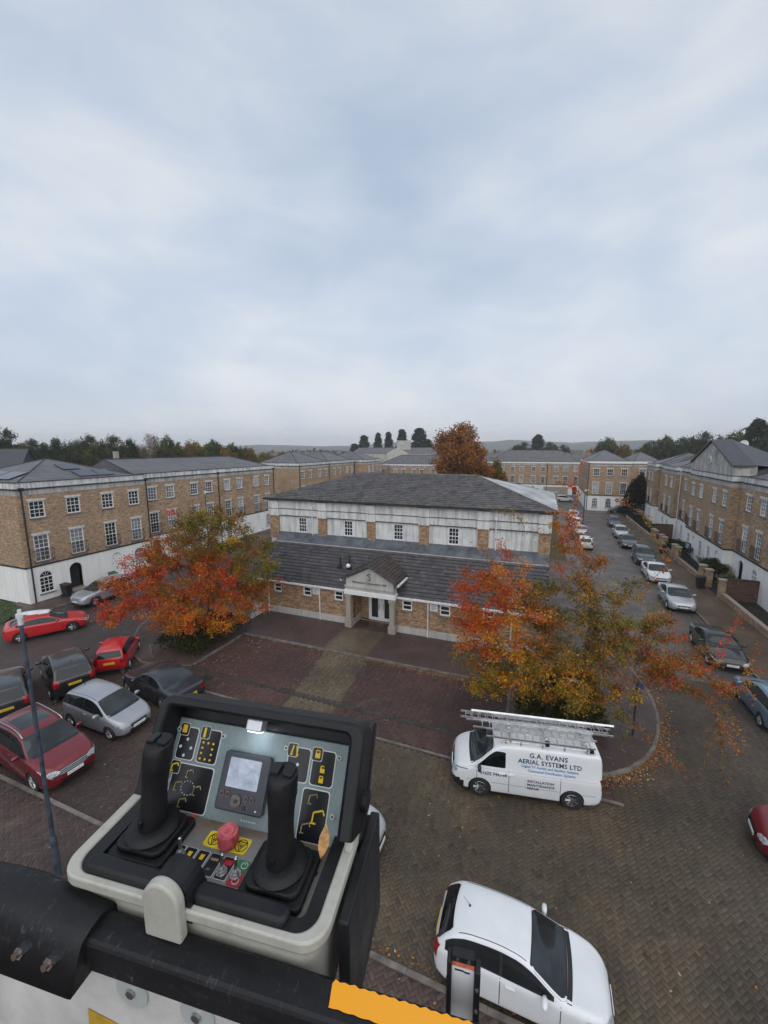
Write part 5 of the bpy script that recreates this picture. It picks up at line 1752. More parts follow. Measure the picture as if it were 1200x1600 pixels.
def shell(sp, nx=64, nv=34):
    L, W = sp['L'], sp['W']
    hw = W / 2
    t_ = np.linspace(0, 1, nx)
    x = L * (t_ - .12 * np.sin(2 * math.pi * t_) / 1.0 * .9)
    x = np.clip(x, 0, L); x[0] = 0; x[-1] = L
    zc = pchip(*zip(*sp['zc']), x); zs = np.minimum(pchip(*zip(*sp['zs']), x), zc - .015)
    van = sp['H'] > 1.9
    w = pchip([0, .04, .16, .6, L - 1.0, L - .45, L - .14, L], ([.88, .93, .97, 1, 1, .97, .86, .70] if van else [.62, .79, .915, 1, 1, .945, .78, .50]), x) * hw
    w = w * np.array([hw])[0] / hw
    zb = pchip([0, .12, .5, L - .7, L - .15, L], [.40, .26, .165, .165, .2, .34], x)
    gh = np.clip((zc - zs - .10) / .25, 0, 1)
    zt = np.where(gh > 0, zc - .045 - .03 * gh, zs + .6 * (zc - zs))
    zt = np.maximum(zt, zs + .55 * (zc - zs))
    wt = w * .955 - (.16 if van else .36) * np.maximum(0, zt - zs) - .02
    ctl = [
        (0 * x, zb), (w - .16, zb), (w - .03, zb + .02), (w - .005, zb + .12), (w + .006, .45 * zb + .55 * zs), (w, zs - .16), (w - .012, zs - .04), (w - .05, zs + .012),
        (w * .28 + wt * .72 - .01, zs + (zt - zs) * .70), (wt, zt - .012), (wt - .045, zt + .028), (wt * .72, zc - .022), (wt * .4, zc - .004), (0 * x, zc)]
    P = np.stack([np.stack(c, 1) for c in ctl], 0)        # (k, nx, 2)
    P[..., 0] = np.maximum(P[..., 0], 0)
    S_ = bspline(P, nv)                                     # (nv, nx, 2)
    S_[..., 0] = np.maximum(S_[..., 0], 0)
    S_[0, :, 0] = 0; S_[-1, :, 0] = 0
    return x, S_, dict(zc=zc, zs=zs, zt=zt, wt=wt, w=w)


def shell_mesh(sp, nx, nv):
    x, S_, pr = shell(sp, nx, nv)
    V = []
    ring = 2 * nv - 2
    for i in range(len(x)):
        half = [(x[i], S_[j, i, 0], S_[j, i, 1]) for j in range(nv)]
        V += half + [(p[0], -p[1], p[2]) for p in half[-2:0:-1]]
    F = []
    for i in range(len(x) - 1):
        for j in range(ring):
            a, b_ = i * ring + j, i * ring + (j + 1) % ring
            F.append((a, b_, b_ + ring, a + ring))
    F.append(tuple(range(ring - 1, -1, -1))); F.append(tuple(range((len(x) - 1) * ring, len(x) * ring)))
    return V, F, x, pr


CARC = {}
BSOLV, BSELF = 'MANIFOLD', False
WHEELS = {}


def wheel_meshes(r, style):
    if (r, style) in WHEELS:
        return WHEELS[(r, style)]
    ty = MB(); wd = .105
    ty.lathe([(r * .66, -wd), (r * .93, -wd), (r * .985, -wd * .8), (r, -wd * .4), (r, wd * .4), (r * .985, wd * .8), (r * .93, wd), (r * .66, wd)], 26, 'Y', cap=False)
    a = ty.mesh('tyre'); a.materials.append(MATS['rubber'])
    rm = MB(); yo = wd
    rm.lathe([(r * .67, -wd), (r * .68, yo - .02), (r * .62, yo - .005), (r * .60, yo - .05)], 26, 'Y', cap=False)
    ns = 5 if style == 'alloy' else 7
    for k in range(ns):
        an = 2 * math.pi * k / ns
        for da in (-.16, .16):
            c0, s0 = math.cos(an + da * .4), math.sin(an + da * .4); c1, s1 = math.cos(an + da), math.sin(an + da)
            rm.cyl((c0 * r * .1, yo - .03, s0 * r * .1), (c1 * r * .63, yo - .02, s1 * r * .63), .022, .016, 5)
    rm.lathe([(r * .17, yo - .05), (r * .15, yo - .008), (.001, yo - .004)], 14, 'Y', cap=False)
    b_ = rm.mesh('rim'); b_.materials.append(MATS['alu'] if style != 'dark' else MATS['steel'])
    dk = MB(); dk.lathe([(r * .62, yo - .055), (.001, yo - .055)], 20, 'Y', cap=False)
    c = dk.mesh('brake_disc'); c.materials.append(MATS['car_black'])
    for q in (a, b_):
        q.polygons.foreach_set('use_smooth', [True] * len(q.polygons))
        q.set_sharp_from_angle(angle=R(40))
    WHEELS[(r, style)] = (a, b_, c)
    return a, b_, c


def car_parts(kind, far=False, cladding=False):
    """cached list of (part name, mesh, material slot, parent part) for one body shape"""
    key = (kind, far, cladding)
    if key in CARC:
        return CARC[key]
    sp = SHAPES[kind]; L, W, H = sp['L'], sp['W'], sp['H']; hw = W / 2
    V, F, xs, pr = shell_mesh(sp, 40 if far else 72, 22 if far else 36)
    bv = BVHTree.FromPolygons([Vector(v) for v in V], F)
    parts = []

    def at(arr, x):
        return float(np.interp(x, xs, pr[arr]))

    # body with wheel arches cut out
    me = bpy.data.meshes.new('body'); me.from_pydata(V, [], F); me.update()
    bo = bpy.data.objects.new('tmp_body', me); COL.objects.link(bo)
    cut = MB(); ra = sp['wr'] * 1.13
    for ax in sp['ax']:
        for s in (-1, 1):
            cut.cyl((ax, s * (hw - .30), sp['wr']), (ax, s * (hw + .2), sp['wr']), ra, n=28)
    cm_ = cut.mesh('cut'); co_ = bpy.data.objects.new('tmp_cut', cm_); COL.objects.link(co_)
    md = bo.modifiers.new('b', 'BOOLEAN'); md.object = co_; md.operation = 'DIFFERENCE'; md.solver = BSOLV; md.use_self = BSELF
    dg = bpy.context.evaluated_depsgraph_get()
    body = bpy.data.meshes.new_from_object(bo.evaluated_get(dg)); body.name = 'body'
    bpy.data.objects.remove(bo); bpy.data.objects.remove(co_)
    mi = []
    for p in body.polygons:
        c = p.center
        blk = any(math.hypot(c.x - ax, c.z - sp['wr']) < ra - .004 for ax in sp['ax']) and abs(c.y) < hw - .004
        blk = blk or c.z < .27 or (kind == 'van' and c.z < .53 and c.x > L - .40) or (cladding and c.z < .40) or (cladding and any(math.hypot(c.x - ax, c.z - sp['wr']) < ra + .05 for ax in sp['ax']) and abs(p.normal.y) > .6)  # lowest faces blackened to deepen shade under the car; the rest is black trim
        mi.append(1 if blk else 0)
    body.materials.clear()
    body.materials.append(None); body.materials.append(MATS['car_black'])
    body.polygons.foreach_set('material_index', mi)
    body.polygons.foreach_set('use_smooth', [True] * len(body.polygons))
    body.set_sharp_from_angle(angle=R(38))
    parts.append(('body', body, 'PAINT', None))

    def patch(name, pts, direction, material, off=.006, parent=None):
        """pts: 2-D list of ray origins; projected on the body along direction"""
        d_ = Vector(direction).normalized()
        vs = []; ok = True
        nr, nc = len(pts), len(pts[0])
        for row in pts:
            for p in row:
                h = bv.ray_cast(Vector(p), d_)
                if h[0] is None:
                    q = bv.find_nearest(Vector(p)); vs.append(q[0] + q[1] * off)
                else:
                    nn = h[1] if h[1].dot(d_) < 0 else -h[1]
                    vs.append(h[0] + nn * off)
        fs = []
        for i in range(nr - 1):
            for j in range(nc - 1):
                a = i * nc + j
                fs.append((a, a + 1, a + nc + 1, a + nc))
        m_ = bpy.data.meshes.new(name); m_.from_pydata([tuple(v) for v in vs], [], fs)
        bm = bmesh.new(); bm.from_mesh(m_)
        bm.normal_update()
        avg = Vector((0, 0, 0))
        for f in bm.faces: avg += f.normal
        if avg.dot(d_) > 0:
            bmesh.ops.reverse_faces(bm, faces=bm.faces)
        bm.to_mesh(m_); bm.free()
        m_.materials.append(MATS[material]); m_.polygons.foreach_set('use_smooth', [True] * len(m_.polygons))
        parts.append((name, m_, None, parent))

    def side_strip(name, x0, x1, zl, zh, material, n=14, nr=4, rnd=.0, off=.006):
        for s in (-1, 1):
            rows = []
            for j in range(nr + 1):
                row = []
                for i in range(n + 1):
                    x = x0 + (x1 - x0) * i / n
                    a, b_ = zl(x), zh(x)
                    e_ = min(i, n - i) / n
                    if rnd and e_ < .12:
                        k = rnd * (1 - e_ / .12) ** 2; a += k; b_ -= k
                    if b_ < a: a = b_ = (a + b_) / 2
                    row.append((x, s * 3, a + (b_ - a) * j / nr))
                rows.append(row)
            patch(name, rows, (0, -s, 0), material, off)

    belt = lambda x: at('zs', x) + .035
    top = lambda x: at('zt', x) - .045
    if kind == 'van':
        side_strip('side_window', 3.10, 4.02, lambda x: 1.17, lambda x: min(top(x) - .02, 1.70), 'car_glass', rnd=.02)
    else:
        xg = [x for x in np.linspace(.1, L - .3, 200) if top(x) - belt(x) > .06]
        g0, g1 = min(xg), max(xg)
        cuts = [g0 + .06] + list(sp['bp']) + [g1]
        side_strip('window_surround', g0 + .07, g1 + .03, lambda x: belt(x) - .015, lambda x: top(x) + .012, 'car_black', 30, off=.003)
        for a, b_ in zip(cuts[:-1], cuts[1:]):
            side_strip('side_window', a + .03, b_ - .03, belt, top, 'car_glass', rnd=.015)
    # windscreen
    c0, c1 = sp['wst'] + .05, sp['cow'] - .02
    rows = []
    for i in range(11):
        x = c0 + (c1 - c0) * i / 10
        he = at('wt', x) - (.05 if kind != 'van' else .06)
        if i in (0, 10): he -= .05
        rows.append([(x + .04 * (1 - abs(2 * j / 14 - 1) ** 2) * (1 if i > 5 else .4), -he + 2 * he * j / 14, H + 1) for j in range(15)])
    patch('screen_surround', [[(x_ + (.035 if i == 10 else -.03 if i == 0 else 0), y_ * 1.06, z_) for x_, y_, z_ in r_] for i, r_ in enumerate(rows)], (0, 0, -1), 'car_black', .003)
    patch('windscreen', rows, (0, 0, -1), 'car_screen')
    # scuttle below the screen
    rows = []
    for i in range(3):
        x = c1 + .03 + i * .05
        he = at('wt', x) - .03
        rows.append([(x + .05 * (1 - abs(2 * j / 14 - 1) ** 2), -he + 2 * he * j / 14, H + 1) for j in range(15)])
    patch('scuttle', rows, (0, 0, -1), 'car_black', .004)
    # rear window
    if kind in ('saloon', 'coupe'):
        r0, r1 = (.90, 1.50) if kind == 'saloon' else (.36, .96)
        rows = []
        for i in range(9):
            x = r0 + (r1 - r0) * i / 8
            he = at('wt', x) - .05
            if i in (0, 8): he -= .06
            rows.append([(x, -he + 2 * he * j / 12, H + 1) for j in range(13)])
        patch('rear_window', rows, (0, 0, -1), 'car_screen')
    else:
        z0 = at('zs', .12) + .05 if kind != 'van' else 1.18
        z1 = H - .16 if kind != 'van' else 1.74
        rows = []
        for i in range(8):
            z = z0 + (z1 - z0) * i / 7
            he = hw * (.74 - .10 * i / 7)
            if i in (0, 7): he -= .04
            rows.append([(-1, -he + 2 * he * j / 12, z) for j in range(13)])
        patch('rear_window', rows, (1, 0, 0), 'car_glass')
    # lamps
    zl = at('zs', L - .3)
    for s in (-1, 1):
        big = .40 if kind in ('mpv', 'hatch', 'suv', 'van') else .36
        rows = []
        for i in range(5):
            rows.append([])
            for j in range(9):
                f = j / 8; y = hw * (.50 + .46 * f)
                lo = zl - .20 + .05 * f; hi = zl - .03 + .09 * f
                e_ = 1 - abs(2 * f - 1) ** 3
                mid = (lo + hi) / 2
                z = mid + (i / 4 - .5) * (hi - lo) * (.35 + .65 * e_)
                rows[-1].append((L + 1, s * (y + .55), z + .25))
        patch('headlight', rows, (-1, -s * .55, -.25), 'headlamp', .008)
        if kind != 'van':
            rows = []
            for i in range(4):
                rows.append([])
                for j in range(10):
                    f = j / 9; x = L - .10 - .50 * f; th_ = .105 * (1 - f) ** .6 + .012
                    yc = s * at('w', x) * .96; zc2 = at('zs', x) - .035 - .03 * (1 - f) + (i / 3 - .5) * th_
                    rows[-1].append((x, yc + s * 2, zc2 + .7))
            patch('headlight_side', rows, (0, -s * 2, -.7), 'headlamp', .007)
        if kind == 'van':
            patch('lamp_strip', [[(L - .02 - .52 * j / 8, s * 3, .86 + .022 * i + .10 * j / 8) for j in range(9)] for i in range(2)], (0, -s, 0), 'car_black', .006)
        rows = []
        zt0 = at('zs', .1)
        for i in range(5):
            rows.append([])
            for j in range(7):
                f = j / 6; y = hw * (.70 + .26 * f)
                if kind in ('saloon', 'coupe'):
                    y = hw * (.52 + .44 * f); z = zt0 - .20 + .13 * i / 4
                elif kind == 'van':
                    y = hw * (.84 + .12 * f); z = .82 + .36 * i / 4
                else:
                    y = hw * (.66 + .31 * f); z = zt0 - .25 + .33 * i / 4
                rows[-1].append((-1, s * (y + .5), z))
        patch('tail_light', rows, (1, -s * .5, 0), 'taillamp', .008)
    if not far:
        # grilles
        gz = {'suv': (.62, .80), 'van': (.70, .84)}.get(kind, (.50, .60))
        gw = .34 if kind != 'suv' else .40
        patch('grille', [[(L + 1, -hw * gw * 1.25 + 2 * hw * gw * 1.25 * j / 10, gz[0] + (gz[1] - gz[0]) * i / 3) for j in range(11)] for i in range(4)], (-1, 0, 0), 'car_black', .008)
        patch('lower_grille', [[(L + 1, -hw * .5 + hw * j / 10, .30 + .10 * i / 3) for j in range(11)] for i in range(4)], (-1, 0, 0), 'car_black', .008)
        if kind == 'suv':
            for k in range(3):
                z_ = .645 + k * .055
                patch('grille_bar', [[(L + 1, -hw * .48 + hw * .96 * j / 10, z_ + .022 * i) for j in range(11)] for i in range(2)], (-1, 0, 0), 'car_trim', .016, 'grille')
    # number plates
    for nm, x0, d_, mt, zc_ in (('front_plate', L + 1, -1, 'plate_white', .47 if kind not in ('suv', 'van') else .54), ('rear_plate', -1, 1, 'plate_yellow', {'saloon': .62, 'coupe': .62, 'van': .92}.get(kind, .70 if kind != 'suv' else .82))):
        h = bv.ray_cast(Vector((x0, 0, zc_)), Vector((d_, 0, 0)))
        xx = h[0].x if h[0] else (L if d_ < 0 else 0)
        b_ = MB(); b_.box(xx - .02, xx + .02, -.26, .26, zc_ - .056, zc_ + .056)
        q = b_.mesh(nm); q.materials.append(MATS[mt]); parts.append((nm, q, None, None))
    # mirrors
    xm = sp['cow'] - .42 if kind != 'van' else 3.98
    for s in (-1, 1):
        zb_ = at('zs', xm) + .10
        b_ = MB(); yb = at('w', xm)
        b_.lathe([(.02, -.055), (.085, -.045), (.105, 0), (.09, .05), (.03, .07)], 14, 'Z')
        b_.xf(0, Matrix.Translation((xm, s * (yb + .10), zb_)) @ Matrix.Rotation(R(-90), 4, 'Y') @ Matrix.Diagonal((.75 if kind != 'van' else 1.25, 1.25, 1.0, 1)))
        k0 = len(b_.v); b_.box(xm - .03, xm + .03, min(s * (yb - .08), s * (yb + .06)), max(s * (yb - .08), s * (yb + .06)), zb_ - .07, zb_ - .03)
        q = b_.mesh('mirror'); q.materials.append(None); q.polygons.foreach_set('use_smooth', [True] * len(q.polygons))
        parts.append(('mirror', q, 'PAINT' if kind not in ('van', 'suv2') else 'BLACK', None))
    if not far:
        # door gaps and handles
        seams = {'hatch': (1.55, 2.78), 'mpv': (1.5, 2.9), 'mini': (1.35, 2.55), 'suv': (1.0, 1.95, 3.18), 'saloon': (1.25, 2.1, 3.2), 'coupe': (1.15, 2.95), 'van': (1.32, 2.98, 4.05)}[kind]
        for x in seams:
            side_strip('door_gap', x - .008, x + .008, lambda q_: .30, lambda q_: at('zs', q_) + .0, 'car_black', 1, 8, off=.003)
        for x in ({'van': (3.12, 2.82)}.get(kind, [s_ + .12 for s_ in seams[:-1]])):
            for s in (-1, 1):
                zz = at('zs', x) - .11 if kind != 'van' else .99
                h = bv.ray_cast(Vector((x, s * 3, zz)), Vector((0, -s, 0)))
                y_ = h[0].y if h[0] else s * hw
                b_ = MB(); b_.box(x, x + .2, min(y_, y_ + s * .035), max(y_, y_ + s * .035), zz - .018, zz + .018)
                q = b_.mesh('door_handle'); q.materials.append(None); parts.append(('door_handle', q, 'PAINT', None))
        # roof gutters
        if kind != 'van':
            for s in (-1, 1):
                rows = [[(x, s * (at('wt', x) - .075 + dy), H + 1) for x in np.linspace(sp['rend'] + .1, sp['wst'] - .05, 20)] for dy in (0, .014)]
                patch('roof_seam', rows, (0, 0, -1), 'car_black', .003)
    CARC[key] = (parts, bv, at, sp)
    return CARC[key]


MESHV = {}


def painted(me, paint):
    k = (me.name, paint)
    if k not in MESHV:
        c = me.copy(); c.materials[0] = MATS[paint]; MESHV[k] = c
    return MESHV[k]


def car(kind, paint, front_axle_mid=None, center=None, heading=0.0, label='', name='parked_car', group=None, far=False, cladding=False, wheels='alloy', rails=False, sunroof=False, scale=1.0, cat='car', skip=(), aerial=False):
    """center = ground point under the middle between the axles; heading in degrees"""
    parts, bv, at, sp = car_parts(kind, far, cladding)
    xm = sum(sp['ax']) / 2
    root = thing(name, label, cat, (center[0], center[1], 0), R(heading), group)
    root.scale = (scale,) * 3
    par = {}
    for nm, me, slot, pp in parts:
        if nm in skip: continue
        m_ = painted(me, paint) if slot == 'PAINT' else painted(me, 'car_black') if slot == 'BLACK' else me
        o = bpy.data.objects.new(nm, m_)
        link(o, par.get(pp, root) if pp else root)
        if not pp:
            o.location = (-xm, 0, 0)
        par[nm] = o
    ty, rm, dk = wheel_meshes(sp['wr'], wheels)
    for ax in sp['ax']:
        for s in (-1, 1):
            w_ = empty('wheel', (ax - xm, s * (sp['W'] / 2 - .105), sp['wr']), 0 if s > 0 else math.pi, root)
            for nm, q in (('tyre', ty), ('rim', rm), ('brake_disc', dk)):
                link(bpy.data.objects.new(nm, q), w_)
    if rails:
        for s in (-1, 1):
            b_ = MB(); pts = []
            for x in np.linspace(sp['rend'] + .25, sp['wst'] - .1, 12):
                pts.append((x - xm, s * (at('wt', x) - .06), at('zc', x) + .02 - (.04 if x in (0,) else 0)))
            pts = [(pts[0][0] - .12, pts[0][1], pts[0][2] - .07)] + pts + [(pts[-1][0] + .14, pts[-1][1], pts[-1][2] - .08)]
            b_.tube(pts, .022, 8).build('roof_rail', 'car_trim', root, smooth=True)
    if sunroof:
        rows = []
        vs = []
        b_ = MB()
        g_ = [[bv.ray_cast(Vector((x, y, 3)), Vector((0, 0, -1)))[0] + Vector((0, 0, .006)) for y in np.linspace(-.48, .48, 8)] for x in np.linspace(1.15, 2.15, 8)]
        for i in range(7):
            for j in range(7):
                b_.quad(g_[i][j], g_[i + 1][j], g_[i + 1][j + 1], g_[i][j + 1])
        b_.build('sunroof', 'car_screen', root, loc=(-xm, 0, 0))
    if aerial:
        xa = sp['rend'] + .25
        b_ = MB(); z_ = at('zc', xa); b_.cyl((xa - xm, 0, z_ - .01), (xa - xm, 0, z_ + .03), .03, .02, 8).cyl((xa - xm, 0, z_ + .03), (xa - xm - .16, 0, z_ + .2), .006, .004, 5)
        b_.build('aerial', 'car_black', root)
    return root


# --- cars in the left bays
def side_center(w1, w2, heading, half, right=True):
    """middle of the car from two wheel contacts on its visible side"""
    m_ = (np.array(w1) + np.array(w2)) / 2
    a = R(heading); nrm = np.array([math.sin(a), -math.cos(a)]) * (1 if right else -1)
    return m_ - nrm * half


car('coupe', 'paint_red', center=side_center((-28.72, 16.29), (-29.97, 14.16), 59.6, .78), heading=59.6, label='bright red three door car driving along the left road past the terrace', aerial=True)
car('suv', 'paint_silver_blue', center=(-32.5, 21.2), heading=-90, label='silver car with black wheels parked nose out by the terrace door', cladding=True, wheels='dark')
car('suv', 'paint_black', center=(-21.35 - .924 * 1.35, 11.85 + .381 * 1.35), heading=157.6, label='black four by four with yellow rear plate between two parked cars', cladding=True, aerial=True)
car('suv', 'paint_dark', center=(-21.95 - .91 * 1.35, 9.42 + .41 * 1.35), heading=155.8, label='dark blue black estate car with bright rear trim behind the maroon car', rails=False)
car('mini', 'paint_red', center=(-21.3 - .65 * 1.17, 13.86 + .76 * 1.17), heading=130.5, label='small red hatchback with dark tailgate window and yellow plate', skip=())
car('saloon', 'paint_grey', center=(-15.75 - 1.36, 13.18 + .2), heading=172, label='dark grey low coupe parked across the bays beside the silver hatchback', wheels='dark')
car('mpv', 'paint_silver_blue', center=(-17.43, 10.90), heading=0, label='silver five door hatchback between the maroon and the dark grey cars', aerial=True)
car('suv', 'paint_maroon', center=side_center((-16.26, 7.43), (-18.86, 7.64), -4.6, .83), heading=-4.6, label='maroon crossover with silver roof rails and glass sunroof by the lamp post', cladding=False, rails=True, sunroof=True)
car('hatch', 'paint_silver', center=(-5.75, 9.55), heading=0, label='pale silver hatchback parked below the lift control console')
# --- near right
car('hatch', 'paint_white', center=(.10, 8.14), heading=0, scale=.965, label='white five door hatchback parked below the lift rail', aerial=True)
car('hatch', 'paint_maroon', center=(8.5, 13.9), heading=172, label='dark red hatchback at the road edge opposite the white van')
car('hatch', 'paint_blue', center=(10.2, 22.05), heading=91, label='pale blue hatchback parked by the right pavement')
car('saloon', 'paint_black', center=(10.1, 27.7), heading=-91, label='black convertible parked between the pale blue and the silver cars')
# --- along the street
GS = 'cars parked along the right kerb of the street'
car('saloon', 'paint_silver', center=(10.25, 36.3), heading=-92, label='silver saloon parked nose towards the black convertible', group=GS)
car('saloon', 'paint_white', center=(10.4, 43.2), heading=-92, label='white saloon parked behind the silver saloon', group=GS)
car('suv', 'paint_grey', center=(10.6, 49.2), heading=-93, label='grey car half hidden by branches behind the white saloon', group=GS, far=True)
car('saloon', 'paint_dark', center=(10.4, 56.6), heading=-92, label='dark saloon before the silver car further up the street', group=GS, far=True)
car('hatch', 'paint_silver', center=(10.5, 62.6), heading=-92, label='pale hatchback up the street beyond the dark saloon', group=GS, far=True)
car('mpv', 'paint_navy', center=(10.9, 71.0), heading=-92, label='blue car last in the row along the right kerb', group=GS, far=True)
car('suv', 'paint_dark', center=(14.2, 85.2), heading=184, label='dark car turning at the end of the street below the white wall', far=True)
for y, pnt, kd, lab in ((54, 'paint_white', 'hatch', 'white hatchback on the hall side of the street behind tall shoots'), (62, 'paint_silver', 'saloon', 'silver saloon on the hall side of the street'), (68.5, 'paint_white', 'mpv', 'white hatchback further along the hall side of the street'), (75.5, 'paint_silver', 'suv', 'pale four by four farthest along the hall side of the street')):
    car(kd, pnt, center=(5.3, y), heading=90, label=lab, group='cars parked along the hall side of the street', far=True)
car('mpv', 'paint_white', center=(5.0, 99.8), heading=8, label='small white car in the far car park before the long terrace', far=True)

# --- the aerial fitter's van
vh = 190.2
hv = np.array([math.cos(R(vh)), math.sin(R(vh))]); lv = np.array([-hv[1], hv[0]])
vm = (np.array([-1.47, 12.91]) + np.array([1.52, 13.45])) / 2
vc = vm - lv * .85
van = car('van', 'paint_white', center=vc, heading=vh, label='white panel van with company lettering and ladders on its roof rack', name='panel_van', cat='van', wheels='dark')
_, vbv, vat, vsp = car_parts('van')
vxm = sum(vsp['ax']) / 2
mat('letter_navy', (.012, .02, .07), .5, var=0); mat('letter_blue', (.06, .20, .45), .5, var=0); mat('letter_grey', (.12, .13, .15), .5, var=0)


def on_van(txt, size, xr, z, matn, align='LEFT', bold=False, spacing=1.0):
    """lettering wrapped on the left side; reads from nose to tail"""
    me_ = text_mesh(txt, size, align, bold, spacing=spacing)
    for v in me_.vertices:
        x = xr - v.co.x; zz = z + v.co.y
        h = vbv.ray_cast(Vector((x, 3, zz)), Vector((0, -1, 0)))
        y = (h[0].y if h[0] else .95) + .006
        v.co = Vector((x - vxm, y, zz))
    me_.materials.append(MATS[matn])
    link(bpy.data.objects.new('lettering', me_), van)


on_van('G.A. EVANS', .215, 1.72, 1.70, 'letter_navy', 'CENTER', True, 1.12)
on_van('AERIAL SYSTEMS LTD', .205, 1.68, 1.49, 'letter_navy', 'CENTER', True, 1.05)
on_van('Digital TV Aerials and Satellite Systems', .115, 1.68, 1.335, 'letter_blue', 'CENTER', True)
on_van('Communal Distribution Systems', .115, 1.62, 1.205, 'letter_blue', 'CENTER', True)
for i, tx in enumerate(('· INSTALLATION', '· MAINTENANCE', '· REPAIR')):
    on_van(tx, .125, 2.45, .86 - i * .135, 'letter_navy', 'LEFT', True)
on_van('01622 744144', .155, 3.95, .93, 'letter_navy', 'LEFT', True, 1.0)
on_van('www.gaevans.co.uk', .085, 3.90, .77, 'letter_grey', 'LEFT', True) if False else None
# body line shade painted as a grey strip, and rubbing strip in that grey
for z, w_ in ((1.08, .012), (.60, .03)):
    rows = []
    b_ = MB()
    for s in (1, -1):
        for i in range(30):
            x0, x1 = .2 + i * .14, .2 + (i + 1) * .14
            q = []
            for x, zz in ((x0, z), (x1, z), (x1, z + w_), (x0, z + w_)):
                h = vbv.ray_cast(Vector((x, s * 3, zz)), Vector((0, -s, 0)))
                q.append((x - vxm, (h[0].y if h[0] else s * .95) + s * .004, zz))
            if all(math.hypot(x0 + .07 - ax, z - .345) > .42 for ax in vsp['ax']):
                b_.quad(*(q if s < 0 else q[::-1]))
    b_.build('painted_body_line', mat('paint_shadow', (.40, .42, .45), .4, var=0), van)['kind'] = 'stuff'
b_ = MB()
for s in (-1, 1):
    y = s * .66
    b_.tube([(3.25 - vxm, y, 1.94), (3.15 - vxm, y, 2.03), (.35 - vxm, y, 2.05), (.22 - vxm, y, 1.98)], .022, 8)
    for x in (.5, 1.2, 1.9, 2.6, 3.1):
        b_.cyl((x - vxm, y, 1.93), (x - vxm, y, 2.06), .025, n=6)
for x in (.5, 1.75, 2.95):
    b_.box(x - vxm - .03, x - vxm + .03, -.72, .72, 2.06, 2.10)
rk = b_.build('roof_rack', 'alu', van)
b_ = MB(); b_.box(1.7 - vxm, 1.82 - vxm, .60, .74, 2.07, 2.18).box(.30 - vxm, .42 - vxm, .60, .72, 2.0, 2.1); b_.build('rack_clamp', 'car_black', rk)


def ladder(label, length, width, loc, rz, tilt=0.0, rung=.26, pitch_=0.0):
    o = thing('ladder', label, 'ladder', loc, rz)
    o.rotation_euler = (tilt, pitch_, rz)
    for s in (-1, 1):
        b_ = MB(); b_.box(0, length, s * width / 2 - .014, s * width / 2 + .014, -.032, .032); b_.build('rail', 'alu', o, bevel=.004)
    n = int(length / rung)
    rm_ = MB(); rm_.cyl((0, -width / 2 + .014, 0), (0, width / 2 - .014, 0), .014, n=8); me_ = rm_.mesh('rung'); me_.materials.append(MATS['alu'])
    for i in range(n):
        q = link(bpy.data.objects.new('rung', me_), o); q.location = (rung * (i + .5), 0, 0)
    return o


def vloc(x, y, z):
    p_ = np.array(vc) + hv * (x - vxm) + lv * y
    return (p_[0], p_[1], z)


vr = R(vh)
ladder('long aluminium ladder lying nearest the lettering on the van rack', 3.5, .38, vloc(.25, .50, 2.16), vr)
ladder('long double ladder stacked on the far side of the van rack', 5.0, .36, vloc(-.55, -.28, 2.15), vr)
ladder('upper aluminium ladder stacked on the double ladder over the van', 5.0, .34, vloc(-.35, -.29, 2.22), vr)
ladder('short aluminium ladder lying in the middle of the van rack', 4.1, .36, vloc(.10, .10, 2.16), vr)
ladder('upper ladder set on edge along the far side of the van rack', 4.9, .34, vloc(-.65, -.56, 2.22), vr, tilt=R(35))
# ------------------------------------------------------------------ street furniture and garden walls


def lamp_post(label, loc, h, arm, rz, colmat='lamp_column', r=.055):
    o = thing('street_lamp', label, 'street lamp', loc, rz)
    b = MB(); b.cyl((0, 0, 0), (0, 0, 1.2), r * 1.5, r * 1.5, 12).cyl((0, 0, 1.2), (0, 0, 1.3), r * 1.5, r, 12).cyl((0, 0, 1.3), (0, 0, h), r, r * .72, 12)
    b.build('column', colmat, o, smooth=True)
    b = MB(); b.cyl((0, 0, h - .22), (0, 0, h + .04), r * 1.15, n=12).box(-.07, .10, -.055, .055, h - .03, h + .09); b.build('bracket', 'lamp_head', o, bevel=.01)
    b = MB()
    prof = [(.05, .055), (.2, .085), (.45, .10), (arm - .04, .08), (arm, .04)]
    for (x0, w0), (x1, w1) in zip(prof[:-1], prof[1:]):
        t0, t1 = .06 if x0 > .1 else .05, .045
        b.add([(x0, -w0, h + .05), (x1, -w1, h + .07), (x1, w1, h + .07), (x0, w0, h + .05), (x0, -w0 * .7, h + .05 + t0), (x1, -w1 * .7, h + .07 + t1), (x1, w1 * .7, h + .07 + t1), (x0, w0 * .7, h + .05 + t0)],
              [(0, 3, 2, 1), (4, 5, 6, 7), (0, 1, 5, 4), (2, 3, 7, 6), (1, 2, 6, 5), (3, 0, 4, 7)])
    hd = b.build('lamp_head', 'lamp_head', o)
    b = MB(); b.box(.14, arm - .05, -.06, .06, h + .04, h + .052); b.build('lens', 'headlamp', hd)
    b = MB(); b.cyl((.0, 0, h + .09), (.0, 0, h + .19), .045, .04, 10); b.build('photocell', 'lamp_head', o)
    return o


lamp_post('tall blue grey street lamp with pale flat head beside the maroon car', (-12.14, 5.76, .09), 7.72, .66, R(35))
lamp_post('slim grey street lamp at the far end of the street', (6.0, 65, 0), 5.9, .55, R(0), 'lamp_column', .07)
lamp_post('slim grey street lamp standing before the left terrace', (-33.6, 33.5, .09), 7.3, .6, R(0), 'lamp_column', .06)
